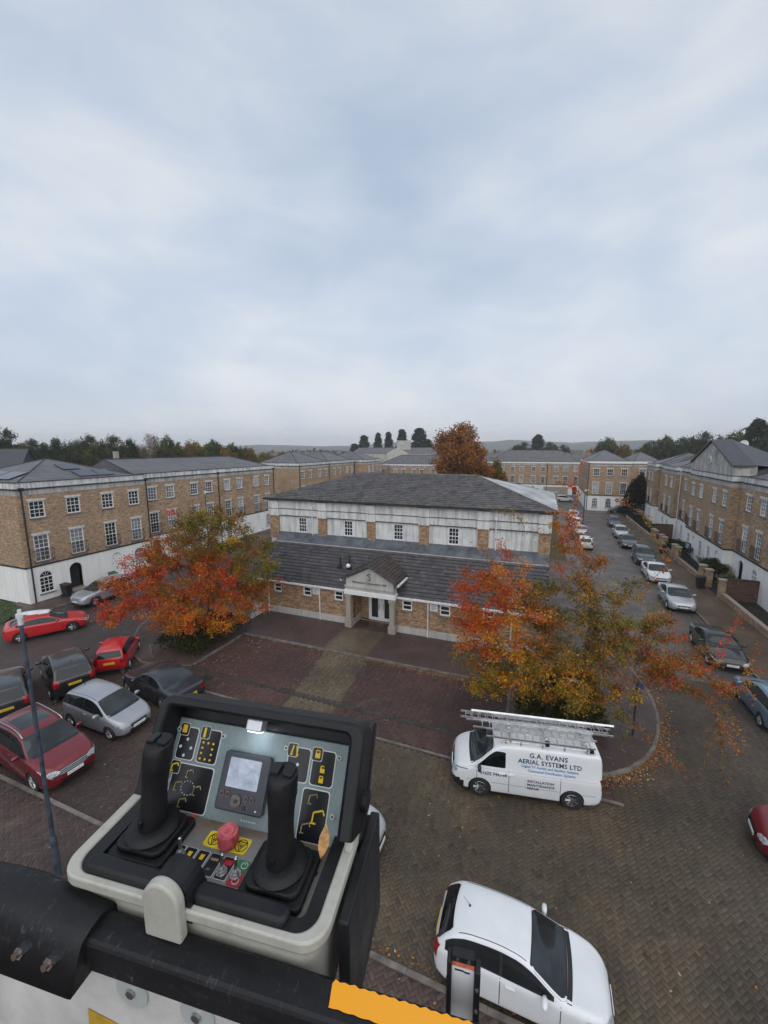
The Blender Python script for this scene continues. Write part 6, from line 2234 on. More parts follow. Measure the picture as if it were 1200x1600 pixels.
# leaning street name post by the right island
o = thing('sign_post', 'black post with small blue sign on the rounded island under the cherry tree', 'sign', (4.13, 18.07, .1))
b = MB(); b.cyl((0, 0, 0), (0, 0, 2.35), .032, n=10); b.build('post', 'iron', o)
b = MB(); b.box(-.18, .22, -.02, .02, 2.05, 2.33); b.build('sign_plate', 'sign_blue', o)
# white bracket lamp among the branches
o = thing('lamp_bracket', 'pale grey post with flat lamp arm among the cherry leaves behind the van', 'street lamp', (1.55, 17.4, .1))
b = MB(); b.cyl((0, 0, 0), (0, 0, 2.3), .03, n=8); b.build('post', 'steel', o)
b = MB(); b.box(-.1, .45, -.07, .07, 2.28, 2.36); b.build('lamp_arm', 'lamp_head', o, bevel=.02)

# timber bollards at the head of the left bays
for x, y, lab in ((-20.2, 15.4, 'short grey wooden bollard on the rounded left island'), (-20.7, 13.95, 'short grey wooden bollard behind the small red hatchback'), (-21.25, 11.0, 'short grey wooden bollard behind the black four by four')):
    b = MB(); b.box(-.08, .08, -.08, .08, 0, .92); b.add([(-.08, -.08, .92), (.08, -.08, .92), (.08, .08, .92), (-.08, .08, .92), (0, 0, 1.0)], [(0, 1, 4), (1, 2, 4), (2, 3, 4), (3, 0, 4)])
    o = b.build('bollard', mat('timber', (.13, .11, .09), .85, var=.3, vs=8), bevel=.008, loc=(x, y, .0)); tag(o, lab, 'bollard', 'timber bollards by the left bays')

# wheelie bins


def bin_(label, x, y, rz, m_):
    o = thing('wheelie_bin', label, 'bin', (x, y, .09), R(rz))
    b = MB(); b.add([(-.22, -.26, .06), (.22, -.26, .06), (.22, .22, .06), (-.22, .22, .06), (-.28, -.33, .95), (.28, -.33, .95), (.28, .3, .95), (-.28, .3, .95)], [(0, 3, 2, 1), (4, 5, 6, 7), (0, 1, 5, 4), (1, 2, 6, 5), (2, 3, 7, 6), (3, 0, 4, 7)])
    b.build('bin_body', m_, o, bevel=.02)
    b = MB(); b.add([(-.3, -.36, .955), (.3, -.36, .955), (.3, .36, 1.0), (-.3, .36, 1.0), (-.28, -.34, 1.0), (.28, -.34, 1.0), (.28, .34, 1.06), (-.28, .34, 1.06)], [(0, 3, 2, 1), (4, 5, 6, 7), (0, 1, 5, 4), (1, 2, 6, 5), (2, 3, 7, 6), (3, 0, 4, 7)])
    b.build('lid', m_, o, bevel=.015)
    for s in (-1, 1):
        b = MB(); b.cyl((s * .24, .25, .1), (s * .29, .25, .1), .1, n=14); b.build('wheel', 'rubber', o)
    b = MB(); b.cyl((-.22, .38, .96), (.22, .38, .96), .02, n=8); b.build('handle', m_, o)


bin_('black wheelie bin by the arched window of the left terrace', -35.85, 20.35, 100, 'bin_black')
bin_('green wheelie bin beyond the front door of the left terrace', -35.3, 23.9, 80, 'bin_green')
bin_('black wheelie bin on the right pavement beside brick piers and the hedge', 13.2, 41.0, -90, 'bin_black')
bin_('black wheelie bin on the right pavement further up by the brick piers', 13.3, 53.4, -88, 'bin_black')

# right-hand boundary walls, piers, railings
segs = ((6, 38.4), (42.0, 50.2), (51.8, 59.5), (61.0, 79))
for i, (a, c) in enumerate(segs):
    o = thing('garden_wall', ('low brick wall with stone coping along the right pavement nearest the black convertible', 'low brick wall between the pale shrub pier and the notice sign', 'low brick wall in front of the hedge beyond the notice sign', 'low brick wall leading to the large dark evergreen bush')[i], 'wall', (13.95, a, 0))
    b = MB(); b.box(-.11, .11, 0, c - a, .05, .52); b.build('brickwork', 'brick_stock', o)
    b = MB(); n = int((c - a) / .9)
    cm_ = MB(); cm_.box(-.15, .15, 0, .885, 0, .07); me_ = cm_.mesh('coping_stone'); me_.materials.append(MATS['stone_porch'])
    for k in range(n):
        q = link(bpy.data.objects.new('coping_stone', me_), o); q.location = (0, k * (c - a) / n, .522); q.scale = (1, (c - a) / n / .9, 1)
    if i > 0:
        b = MB()
        for k in range(int((c - a) / .13)):
            b.cyl((0, .06 + k * .13, .59), (0, .06 + k * .13, 1.25), .011, n=4)
        b.box(-.015, .015, 0, c - a, 1.18, 1.21)
        b.build('railings', 'iron', o)
for x, y, lab in ((13.95, 38.75, 'brick pier with plants on top at the garden wall end'), (13.95, 41.75, 'brick pier beside the black bin by the hedge'), (13.95, 43.2, 'second brick pier behind the black bin'), (13.95, 50.4, 'brick pier below the dark notice sign'), (13.95, 51.6, 'brick pier next to the dark notice sign'), (13.95, 59.7, 'first of four brick piers by the far bin'), (13.95, 60.9, 'second of four brick piers by the far bin'), (13.95, 55.6, 'pale brick pier by the small dark hedge'), (13.95, 57.0, 'slim brick pier by the small dark hedge')):
    o = thing('brick_pier', lab, 'pier', (x, y, 0))
    h = 1.55
    b = MB(); b.box(-.24, .24, -.24, .24, .05, h); b.build('brickwork', 'brick_stock', o)
    b = MB(); b.box(-.3, .3, -.3, .3, h, h + .07).add([(-.27, -.27, h + .07), (.27, -.27, h + .07), (.27, .27, h + .07), (-.27, .27, h + .07), (0, 0, h + .16)], [(0, 1, 4), (1, 2, 4), (2, 3, 4), (3, 0, 4)]); b.build('cap', 'stone_porch', o)
for y, x0, x1, h, lab in ((38.4, 14.1, 26, 1.75, 'tall dark brick garden wall running back from the planted pier'), (61.6, 14.2, 16.2, 2.1, 'tall dark brick wall beside the white drainpipe on the right terrace')):
    o = thing('garden_wall', lab, 'wall', (x0, y, 0))
    b = MB(); b.box(0, x1 - x0, -.11, .11, .05, h); b.build('brickwork', 'brick_red', o)
    b = MB(); b.box(-.02, x1 - x0, -.15, .15, h, h + .07); b.build('coping', 'coping_dark', o)
o = thing('notice_sign', 'dark blue board on posts in the right front garden', 'sign', (14.6, 49.9, .07), R(-80))
b = MB(); b.cyl((-.5, 0, 0), (-.5, 0, 2.1), .035, n=8).cyl((.5, 0, 0), (.5, 0, 2.1), .035, n=8); b.build('post', 'iron', o)
b = MB(); b.box(-.55, .55, -.03, .03, 1.35, 2.15); sb = b.build('board', mat('board_dark', (.02, .028, .05), .4, var=.05), o)
b = MB()
for k in range(3):
    b.box(-.35, .35 - .1 * k, -.035, -.031, 1.95 - k * .17, 2.01 - k * .17)
b.build('print', 'sign_white', sb)
# red and white signs at the street end
for x, y, lab in ((13.0, 83.5, 'round red and white no entry sign before the white ground floor'), (16.3, 83.3, 'red and white sign on a post beside the dark evergreen bush')):
    o = thing('road_sign', lab, 'sign', (x, y, .09))
    b = MB(); b.cyl((0, 0, 0), (0, 0, 2.7), .04, n=8); b.build('post', 'steel', o)
    b = MB(); b.lathe([(.001, -.05), (.36, -.05), (.36, -.02)], 24, 'Y', (0, 0, 2.5), cap=False); d_ = b.build('sign_disc', 'sign_red', o)
    b = MB(); b.box(-.24, .24, -.06, -.053, 2.44, 2.56); b.build('bar', 'sign_white', d_)
o = thing('grey_kiosk', 'pale grey concrete gate pillar at the far car park entrance', 'pillar', (2.6, 93, 0))
b = MB(); b.box(-.8, .8, -.5, .5, 0, 2.6); b.build('pillar', 'stone_porch', o)
b = MB(); b.box(-.9, .9, -.6, .6, 2.6, 2.8); b.build('cap', 'stone_dirty', o)
# ------------------------------------------------------------------ lift basket and control console
D_ = .75
ANG = R(7.9)
O_ = gpt(85, 1362, CAM_H - D_)
t = NT('console_black')
nz = t.noise(t.co(), 60, 5, .7); nb = t.noise(t.co(), 9, 5, .7)
t.set(color=t.mix(t.ramp(nb, [(.40, 0.0), (.72, .6)]), (.008, .0085, .010), (.030, .031, .037)), rough=t.ramp(nb, [(.3, .34), (.7, .62)]), spec=.32)
vz = t.n('ShaderNodeTexVoronoi'); vz.inputs['Scale'].default_value = 150; t.l(t.co(), vz.inputs['Vector'])
t.bump(t.mix(.5, nz, t.ramp(vz.outputs['Distance'], [(0, 1.0), (.3, 0.0)])), .28, .002)
MATS['console_black'] = t.m
t = NT('rail_foam')
nz = t.noise(t.co(), 42, 6, .75); nb = t.noise(t.scale(t.co(), 1, 3, 3), 7, 6, .7); sc_ = t.noise(t.scale(t.co(), 1, .4, .4), 90, 5, .8)
k = t.math('MULTIPLY', t.ramp(sc_, [(.57, 0.0), (.70, 1.0)]), t.ramp(nb, [(.40, 0.0), (.62, 1.0)]))
t.set(color=t.mix(t.math('MULTIPLY', k, .6), t.ramp(nb, [(.3, (.006, .006, .0075)), (.7, (.015, .0155, .018))]), (.15, .155, .17)), rough=t.ramp(nb, [(.3, .38), (.7, .66)]), spec=.3)
t.bump(t.mix(.5, nz, sc_), .5, .003)
MATS['rail_foam'] = t.m
t = NT('console_grey')
nb = t.noise(t.co(), 16, 6, .7)
nf = t.noise(t.co(), 120, 4, .7)
t.set(color=t.mix(t.ramp(nb, [(.48, 0.0), (.75, .5)]), (.43, .425, .375), (.21, .195, .16)), rough=t.ramp(nb, [(.3, .42), (.7, .62)]), spec=.4)
t.bump(nf, .12, .001)
MATS['console_grey'] = t.m
t = NT('panel_blue')
nb = t.noise(t.co(), 22, 6, .7)
nd = t.noise(t.co(), 260, 3, .6)
t.set(color=t.mix(t.ramp(nb, [(.5, 0.0), (.78, .5)]), (.185, .245, .255), (.10, .12, .12)), rough=t.ramp(nd, [(.4, .25), (.6, .5)]), spec=.5)
t.bump(t.ramp(nd, [(.62, 0.0), (.7, 1.0)]), .3, .001)
MATS['panel_blue'] = t.m
t = NT('deck_grey')
nb = t.noise(t.co(), 26, 6, .75)
sp_ = t.n('ShaderNodeSeparateXYZ'); t.l(t.co(), sp_.inputs[0])
rust = t.math('MULTIPLY', t.ramp(sp_.outputs[1], [(.118, 0.0), (.172, 1.0)]), t.ramp(nb, [(.36, 0.0), (.6, 1.0)]))
t.set(color=t.mix(rust, t.ramp(nb, [(.3, (.14, .14, .135)), (.7, (.25, .25, .24))]), (.16, .085, .045)), rough=.45, metal=.25)
t.bump(nb, .2, .001)
MATS['deck_grey'] = t.m
t = NT('sticker_yellow')
nb = t.noise(t.co(), 55, 5, .8)
t.set(color=t.mix(t.ramp(nb, [(.70, 0.0), (.72, 1.0)]), (.86, .36, .010), (.02, .018, .016)), rough=.45)
MATS['sticker_yellow'] = t.m
mat('label_black', (.010, .011, .013), .32, var=.1)
mat('label_yellow', (.66, .44, .02), .4, var=.1)
mat('plate_warn', (.62, .47, .02), .4, var=.12, vs=40)
mat('label_white', (.6, .61, .62), .4, var=0)
mat('label_red', (.40, .015, .02), .4, var=.1)
mat('label_green', (.015, .16, .06), .4, var=.1)
mat('estop_red', (.50, .085, .105), .45, var=.22, vs=60)
mat('screen_bezel', (.030, .034, .044), .35, var=.1)
mat('basket_white', (.60, .60, .575), .55, var=.13, vs=7, bump=.08, bs=90)
mat('washer', (.42, .45, .45), .3, var=.08)
mat('led_housing', (.55, .57, .6), .25, metal=.5, var=.05)
mat('boot_rubber', (.0085, .0085, .010), .55, spec=.35, var=.2, vs=30, bump=.15, bs=120)
mat('post_white', (.80, .81, .84), .5, var=.05)
t = NT('lcd')
n_ = t.noise(t.scale(t.co(), 1, 1.6, 1), 38, 5, .6, .6)
t.set(color=(.02, .02, .02), rough=.15, spec=.6, emit=t.ramp(n_, [(.35, (.20, .24, .33)), (.6, (.33, .38, .48)), (.75, (.42, .46, .54))]), emits=.75)
MATS['lcd'] = t.m
t = NT('led_glow'); t.set(color=(.8, .8, .85), emit=(.86, .88, 1.0), emits=2.5); MATS['led_glow'] = t.m

con = thing('control_console', 'black and grey lift control console with two joysticks, red stop button and screen', 'control panel', tuple(O_), ANG)
V2 = np.array([0, .52, .854]); V2 /= np.linalg.norm(V2); NP_ = np.array([0, -V2[2], V2[1]]); B0 = np.array([0, .170, -.02])


def pp(x, v, off=0.0):
    return tuple(np.array([x, 0, 0]) + B0 + V2 * v + NP_ * off)


def pan_prism(m_, poly, o0, o1):
    n = len(poly)
    vs = [pp(x, v, o0) for x, v in poly] + [pp(x, v, o1) for x, v in poly]
    m_.add(vs, [tuple(range(n - 1, -1, -1)), tuple(range(n, 2 * n))] + [(i, (i + 1) % n, n + (i + 1) % n, n + i) for i in range(n)])
    return m_


def ring(m_, outer, inner, z0, z1, P=lambda x, y, z: (x, y, z)):
    n = len(outer)
    vs = [P(*p, z0) for p in outer] + [P(*p, z0) for p in inner] + [P(*p, z1) for p in outer] + [P(*p, z1) for p in inner]
    fs = []
    for i in range(n):
        j = (i + 1) % n
        fs += [(2 * n + i, 2 * n + j, 3 * n + j, 3 * n + i), (i, n + i, n + j, j), (i, j, 2 * n + j, 2 * n + i), (n + i, 3 * n + i, 3 * n + j, n + j)]
    m_.add(vs, fs)
    return m_


# grey tub: outer shell with rounded plan, tapering a little downwards
W_, DP = .512, .30
ou = rrect(0, W_, 0, DP, .042, 7); inn = rrect(.024, W_ - .022, .013, DP - .02, .035, 7); lo = rrect(.014, W_ - .014, .014, DP - .012, .036, 7)
b = MB(); n = len(ou)
vs = [(x, y, 0) for x, y in ou] + [(x, y, 0) for x, y in inn] + [(x, y, -.035) for x, y in inn] + [(x, y, -.022) for x, y in ou] + [(x, y, -.026) for x, y in lo] + [(x * .97 + .008, y, -.22) for x, y in lo]
fs = []
for i in range(n):
    j = (i + 1) % n
    fs += [(i, j, n + j, n + i), (n + i, n + j, 2 * n + j, 2 * n + i), (3 * n + i, 3 * n + j, j, i), (4 * n + i, 4 * n + j, 3 * n + j, 3 * n + i), (5 * n + i, 5 * n + j, 4 * n + j, 4 * n + i)]
fs.append(tuple(range(6 * n - 1, 5 * n - 1, -1)))
b.add(vs, fs)
b.build('housing', 'console_grey', con, smooth=True, bevel=.004)
# black inner rim
b = MB(); ring(b, rrect(.0242, W_ - .0222, .0132, DP - .03, .034, 7), rrect(.052, W_ - .045, .034, DP - .03, .012, 7), -.03, -.002)
b.build('inner_rim', 'console_black', con, bevel=.004)
b = MB(); b.box(.05, W_ - .043, .03, DP - .028, -.032, -.02); dk = b.build('deck_plate', 'deck_grey', con)
# front guard bars with the loop in the middle
for x0, x1 in ((.048, .205), (.272, .445)):
    b = MB(); b.prism(rrect(x0, x1, .012, .042, .012, 4), -.012, .014); b.build('guard_bar', 'console_black', con, bevel=.006, smooth=True)
b = MB()
pts = [(.238 + .040 * math.cos(a), .03, .008 + .040 * math.sin(a)) for a in np.linspace(math.pi, 0, 12)]
for (p, q) in zip(pts[:-1], pts[1:]):
    pi_, qi_ = (.238 + (p[0] - .238) * .55, .03, .012 + (p[2] - .012) * .55), (.238 + (q[0] - .238) * .55, .03, .012 + (q[2] - .012) * .55)
    for yy, fl in ((.004, 0), (.046, 1)):
        f = [(p[0], yy, p[2]), (q[0], yy, q[2]), (qi_[0], yy, qi_[2]), (pi_[0], yy, pi_[2])]
        b.quad(*(f[::-1] if not fl else f))
    b.quad((p[0], .004, p[2]), (p[0], .046, p[2]), (q[0], .046, q[2]), (q[0], .004, q[2])).quad((pi_[0], .046, pi_[2]), (pi_[0], .004, pi_[2]), (qi_[0], .004, qi_[2]), (qi_[0], .046, qi_[2]))
b.box(.196, .222, .004, .046, -.03, .009).box(.254, .280, .004, .046, -.03, .009)
b.build('guard_loop', 'console_black', con)
b = MB(); pl = [(-.035, -.0495)] + [(.035 * math.cos(a), .018 + .038 * math.sin(a)) for a in np.linspace(math.pi, 0, 18)] + [(.035, -.0495)]
n = len(pl)
vs = [(.238 + x, -.0155, z) for x, z in pl] + [(.238 + x * 1.0, .003, z) for x, z in pl]
b.add(vs, [tuple(range(n)), tuple(range(2 * n - 1, n - 1, -1))] + [(i, n + i, n + (i + 1) % n, (i + 1) % n) for i in range(n)])
b.build('front_tab', 'console_grey', con, bevel=.004)
# tilted instrument panel
b = MB(); pan_prism(b, [(.060, .0), (.476, .0), (.476, .178), (.060, .178)], -.012, 0); panel = b.build('instrument_panel', 'panel_blue', con, bevel=.002)
# hood round the panel
oh = [(x, v) for x, v in rrect(.040, .516, -.13, .228, .032, 7)]; ih = [(x, v) for x, v in rrect(.062, .486, -.10, .206, .014, 7)]
oh = [(x, max(v, .035)) for x, v in oh]; ih = [(x, max(v, .035)) for x, v in ih]
b = MB(); ring(b, oh, ih, -.03, .062, lambda x, v, o: pp(x, v, o)); b.f = [f_ for f_ in b.f if not all(abs(oi_[1] - .035) < 1e-6 for oi_ in [(oh + ih + oh + ih)[k_] for k_ in f_])]; b.c = [None] * len(b.f); b.build('hood', 'console_black', con, bevel=.007, smooth=True)
b = MB(); pan_prism(b, [(.040, .01), (.518, .01), (.518, .228), (.040, .228)], -.05, -.013); b.build('hood_back', 'console_black', con, bevel=.01)
# hinge arm and right flank
b = MB()
b.add([(.493, .15, .0), (.512, .15, .0), (.512, .29, .0), (.493, .29, .0), (.497, .20, .075), (.514, .20, .075), (.514, .235, .085), (.497, .235, .085)], [(0, 3, 2, 1), (4, 5, 6, 7), (0, 1, 5, 4), (1, 2, 6, 5), (2, 3, 7, 6), (3, 0, 4, 7)])
b.build('hinge_arm', 'console_grey', con, bevel=.006)
b = MB(); b.cyl((.512, .215, .055), (.526, .215, .055), .020, n=16); b.build('hinge_knob', 'console_black', con)
b = MB(); b.box(.516, .536, .055, .27, -.26, -.02).box(.505, .52, .20, .27, -.26, -.03); b.build('support_plate', 'console_black', con, bevel=.004)


# labels on the panel
def lab(poly, matn, off=.0012, par=None, name='label'):
    b_ = MB(); pan_prism(b_, poly, off - .0008, off); return b_.build(name, matn, par or panel)


def prr(x0, x1, v0, v1, r=.006):
    return rrect(x0, x1, v0, v1, r, 3)


boxes = [(.073, .116, .098, .160), (.127, .174, .098, .162), (.078, .176, .006, .089), (.342, .390, .098, .158), (.398, .446, .098, .160), (.388, .444, .002, .089)]
for x0, x1, v0, v1 in boxes:
    q = lab(prr(x0 - .002, x1 + .002, v0 - .002, v1 + .002), 'label_white', .0008)
    lab(prr(x0, x1, v0, v1), 'label_black', .0016)
for x0, v0 in ((.073, .143), (.127, .143), (.073, .068), (.342, .140), (.398, .140)):
    lab(prr(x0 - .004, x0 + .020, v0, v0 + .026, .004), 'label_white', .0020); lab(prr(x0 - .0028, x0 + .0188, v0 + .0012, v0 + .0248, .004), 'label_black', .0026)


def strokes(lines, matn, w=.0016, off=.0034):
    b_ = MB()
    for (xa, va), (xb, vb) in lines:
        dx, dv = xb - xa, vb - va; L_ = math.hypot(dx, dv) or 1; nx, nv_ = -dv / L_ * w, dx / L_ * w
        b_.quad(pp(xa - nx, va - nv_, off), pp(xb - nx, vb - nv_, off), pp(xb + nx, vb + nv_, off), pp(xa + nx, va + nv_, off))
    o_ = b_.build('pictogram', matn, panel); o_['kind'] = 'stuff'; return o_


def arm_icon(x, v, s=.011):
    return [((x - s, v - s), (x - s * .9, v + s * .5)), ((x - s * .9, v + s * .5), (x + s * .7, v + s)), ((x + s * .7, v + s), (x + s, v + s * .3)), ((x - s * 1.3, v - s), (x - s * .3, v - s))]


lab(prr(.076, .087, .149, .165, .001), 'label_yellow', .0032); lab(prr(.131, .1365, .146, .166, .001), 'label_yellow', .0032)
strokes(arm_icon(.081, .081, .008) + [((.348, .145), (.3515, .162)), ((.3585, .162), (.362, .145)), ((.3455, .145), (.351, .145)), ((.359, .145), (.3645, .145))], 'label_yellow')
lab(prr(.402, .413, .146, .155, .001), 'label_yellow', .0032); strokes([((.4035, .155), (.4035, .160)), ((.4035, .160), (.4115, .160)), ((.4115, .160), (.4115, .155))], 'label_yellow', .001)
for v0 in (.121, .103):
    lab(prr(.417, .427, v0, v0 + .008, .001), 'label_yellow', .0032)
    strokes([((.4185, v0 + .008), (.4185, v0 + .012)), ((.4185, v0 + .012), (.4255, v0 + .012))] + ([((.4255, v0 + .012), (.4255, v0 + .008))] if v0 < .11 else []), 'label_yellow', .001)
strokes(arm_icon(.122, .074, .008) + arm_icon(.101, .048, .009) + arm_icon(.148, .046, .009) + arm_icon(.120, .020, .009), mat('label_dim', (.26, .22, .10), .5, var=.3, vs=90), .0011)
strokes(arm_icon(.428, .046, .012), 'label_yellow', .0016)
strokes(arm_icon(.412, .074, .009) + arm_icon(.405, .024, .009), 'label_dim', .0011)
b_ = MB()
for i, (x, v) in enumerate([(.095, .137), (.081, .121), (.108, .121), (.094, .105), (.366, .128), (.366, .112)]):
    s = .0038
    pan_prism(b_, [(x - s, v), (x, v - s), (x + s, v), (x, v + s)], .002, .0034)
for i in range(14):
    a = i / 14 * 6.28; pan_prism(b_, rrect(.124 + .016 * math.cos(a) - .0009, .124 + .016 * math.cos(a) + .0009, .047 + .013 * math.sin(a) - .0009, .047 + .013 * math.sin(a) + .0009, .0004, 1), .002, .0032)
b_.build('pictogram', 'label_white', panel)['kind'] = 'stuff'
b_ = MB()
for i in range(3):
    for j in range(4):
        x, v = .136 + i * .0125, .105 + j * .0105
        if i == 1 and j in (1, 2): continue
        pan_prism(b_, rrect(x - .0022, x + .0022, v - .002, v + .002, .0008, 1), .002, .0034)
b_.build('pictogram', 'label_yellow', panel)['kind'] = 'stuff'
# display unit
b = MB(); pan_prism(b, rrect(.203, .312, .026, .133, .006, 4), .001, .016); du = b.build('display_unit', 'screen_bezel', con, bevel=.003)
b = MB(); pan_prism(b, rrect(.219, .292, .069, .123, .002, 2), .0155, .0172); b.build('screen', 'lcd', du)
for x, v, r_ in ((.2165, .056, .0052), (.2295, .056, .0052), (.2725, .054, .0052), (.2855, .054, .0052)):
    b = MB(); c0 = np.array(pp(x, v, .0162)); c1 = np.array(pp(x, v, .019)); b.cyl(tuple(c0), tuple(c1), r_, n=14); q = b.build('soft_key', mat('key_ring', (.17, .10, .095), .4, var=0), du)
    b = MB(); b.cyl(tuple(c1), tuple(np.array(pp(x, v, .0198))), r_ * .72, n=14); b.build('key_cap', 'label_black', q)
b = MB(); b.cyl(pp(.2505, .047, .0162), pp(.2505, .047, .0195), .0115, n=20); q = b.build('control_dial', mat('dial', (.11, .09, .085), .45, var=.3, vs=120), du)
b = MB(); b.cyl(pp(.2505, .047, .0195), pp(.2505, .047, .0205), .004, n=12); b.build('key_cap', 'label_black', q)
b = MB(); pan_prism(b, rrect(.266, .274, .033, .040, .001, 1), .0162, .018); b.build('soft_key', 'label_black', du)
b = MB(); b.cyl(pp(.298, .036, .016), pp(.298, .036, .0175), .0018, n=8); b.build('indicator', 'label_white', du)
# maker's print is worn away to a few pale marks
strokes([((.262 + i * .006, .012), (.2655 + i * .006, .012)) for i in range(6)], 'label_white', .0012, .0012)
# screws
for x, v in ((.061 + .006, .154), (.181, .155), (.072, .051), (.334, .154), (.455, .153), (.457, .051)):
    b = MB(); b.cyl(pp(x, v, 0), pp(x, v, .004), .0062, .005, n=12); q = b.build('screw', 'washer', panel)
    b = MB(); b.cyl(pp(x, v, .0041), pp(x, v, .0046), .0024, n=6); b.build('screw_socket', 'label_black', q)
# LED work light under the hood
b = MB(); pan_prism(b, rrect(.252, .288, .180, .204, .004, 3), .018, .046); lh = b.build('work_light', 'led_housing', con, bevel=.003)
b = MB(); pan_prism(b, [(.256, .1785), (.284, .1785), (.284, .1799), (.256, .1799)], .022, .042); b.build('led_strip', 'led_glow', lh)
ld = bpy.data.lights.new('led', 'AREA'); ld.energy = .028; ld.size = .025; ld.color = (.85, .88, 1.0)
lo_ = bpy.data.objects.new('led', ld); link(lo_, lh); lo_.location = pp(.27, .176, .03)
lo_.rotation_euler = Vector(tuple(-V2 - NP_ * .55)).to_track_quat('-Z', 'Y').to_euler()


# joysticks
def joystick(x, y, lean, twist):
    o = empty('joystick', (x, y, -.02), 0, con)
    b_ = MB(); b_.prism(rrect(-.060, .060, -.056, .050, .010, 3), .0, .014); b_.build('base_plate', 'boot_rubber', o, bevel=.003)
    b_ = MB(); b_.prism(rrect(-.052, .052, -.048, .044, .020, 4), .0145, .026); b_.build('boot_fold', 'boot_rubber', o, bevel=.004)
    b_ = MB(); b_.lathe([(.046, .0265), (.049, .031), (.044, .037), (.034, .040)], 24, 'Z', (0, 0, 0)); b_.build('boot_flange', 'boot_rubber', o, smooth=True)
    b_ = MB()
    prof = [(.0245, .040), (.0250, .055), (.0232, .075), (.0220, .10), (.0228, .13), (.0255, .158), (.0260, .160), (.0262, .163), (.0266, .185), (.0255, .196), (.020, .201), (.001, .202)]
    m0 = len(b_.v); b_.lathe(prof, 22, 'Z', cap=False)
    for i in range(m0, len(b_.v)):
        vx, vy, vz_ = b_.v[i]; f = max(0, vz_ - .04) / .16
        b_.v[i] = (vx * 1.0 + lean[0] * f, vy * 1.12 + lean[1] * f ** 1.3, vz_)
    b_.build('grip', 'boot_rubber', o, smooth=True)
    b_ = MB(); b_.lathe([(.0268, .1605), (.0272, .1615), (.0268, .1625)], 22, 'Z', (lean[0] * .76, lean[1] * .7, 0), cap=False); b_.build('grip_seam', 'label_black', o)
    for s in (-1, 1):
        b_ = MB(); b_.prism(rrect(-.010, .010, -.013, .013, .005, 3), .199, .2075); b_.xf(0, Matrix.Translation((lean[0] + s * .0125, lean[1], .203)) @ Matrix.Rotation(R(s * 9), 4, 'Y') @ Matrix.Translation((0, 0, -.203))); b_.build('thumb_rocker', 'console_black', o, bevel=.002)
    b_ = MB(); b_.box(-.003, .003, -.003, .003, 0, .012); b_.xf(0, Matrix.Translation((.0, -.0278, .055))); b_.build('grip_slot', 'label_black', o)
    return o


joystick(.113, .108, (.008, .026), 0)
joystick(.393, .100, (.003, .018), 0)
# emergency stop
b = MB(); b.prism(rrect(.212, .306, .118, .150, .006, 4), -.0199, -.0185); wp = b.build('warning_plate', 'plate_warn', con)
for x in (.230, .290):
    b = MB(); ring(b, [(x + .0125 * math.cos(a), .134 + .0125 * math.sin(a)) for a in np.linspace(0, 2 * math.pi, 20, endpoint=False)], [(x + .0112 * math.cos(a), .134 + .0112 * math.sin(a)) for a in np.linspace(0, 2 * math.pi, 20, endpoint=False)], -.0184, -.0178)
    for (xa, ya), (xb, yb) in (((-.009, .007), (0, -.010)), ((0, -.010), (.009, .007)), ((-.009, .007), (.009, .007)), ((-.003, .004), (0, -.004)), ((.003, .004), (0, -.004))):
        dx, dy = xb - xa, yb - ya; L_ = math.hypot(dx, dy); nx, ny = -dy / L_ * .0008, dx / L_ * .0008
        b.quad((x + xa - nx, .134 + ya - ny, -.0178), (x + xb - nx, .134 + yb - ny, -.0178), (x + xb + nx, .134 + yb + ny, -.0178), (x + xa + nx, .134 + ya + ny, -.0178))
    b.build('warning_mark', 'label_black', wp)
b = MB(); b.lathe([(.0165, -.0184), (.0165, -.0135), (.0196, -.0130), (.0200, -.0110), (.0200, .0080), (.0192, .0105), (.0160, .0108), (.0152, .0100), (.0135, .0100), (.0128, .0108), (.001, .0112)], 36, 'Z', (.263, .132, 0), cap=False)
b.build('emergency_stop', 'estop_red', con, smooth=True, angle=30)
b = MB(); ring(b, [(.263 + .0105 * math.cos(a), .132 + .0105 * math.sin(a)) for a in np.linspace(0, 2 * math.pi, 22, endpoint=False)], [(.263 + .0088 * math.cos(a), .132 + .0088 * math.sin(a)) for a in np.linspace(0, 2 * math.pi, 22, endpoint=False)], .0108, .0120); b.build('stop_ring', mat('estop_pale', (.56, .20, .22), .5, var=.1), con)  # paler ring laid on so the top rim stands out
# switch labels and toggles
cols = (('label_black', .166, .186), ('label_black', .190, .212), ('label_black', .217, .239), ('label_black', .244, .268), ('label_black', .273, .296))
for i, (mt, x0, x1) in enumerate(cols):
    b = MB(); b.prism(rrect(x0 - .001, x1 + .001, .068, .110, .002, 2), -.0199, -.0192); q = b.build('switch_label', 'label_white', con)
    b = MB(); b.prism(rrect(x0, x1, .069, .109, .002, 2), -.0191, -.0186); b.build('print', mt, q)
    b = MB()
    if i in (1, 2):
        b.box(x0 + .008, x1 - .006, .092, .102, -.0185, -.0180); b.build('print', 'label_yellow', q)
    elif i == 3:
        b.box(x0 + .004, x1 - .004, .096, .1005, -.0185, -.0180).box(x0 + .008, x1 - .010, .078, .082, -.0185, -.0180); b.build('print', 'label_dim', q)
    elif i == 4:
        b.box(x0 + .004, x1 - .003, .094, .103, -.0185, -.0180); b.build('print', 'label_red', q)
b = MB(); b.prism(rrect(.301, .326, .089, .110, .002, 2), -.0199, -.0188); b.build('start_label', 'label_green', con)
b = MB(); b.prism(rrect(.301, .326, .064, .0885, .002, 2), -.0199, -.0188); b.build('stop_label', 'label_red', con)
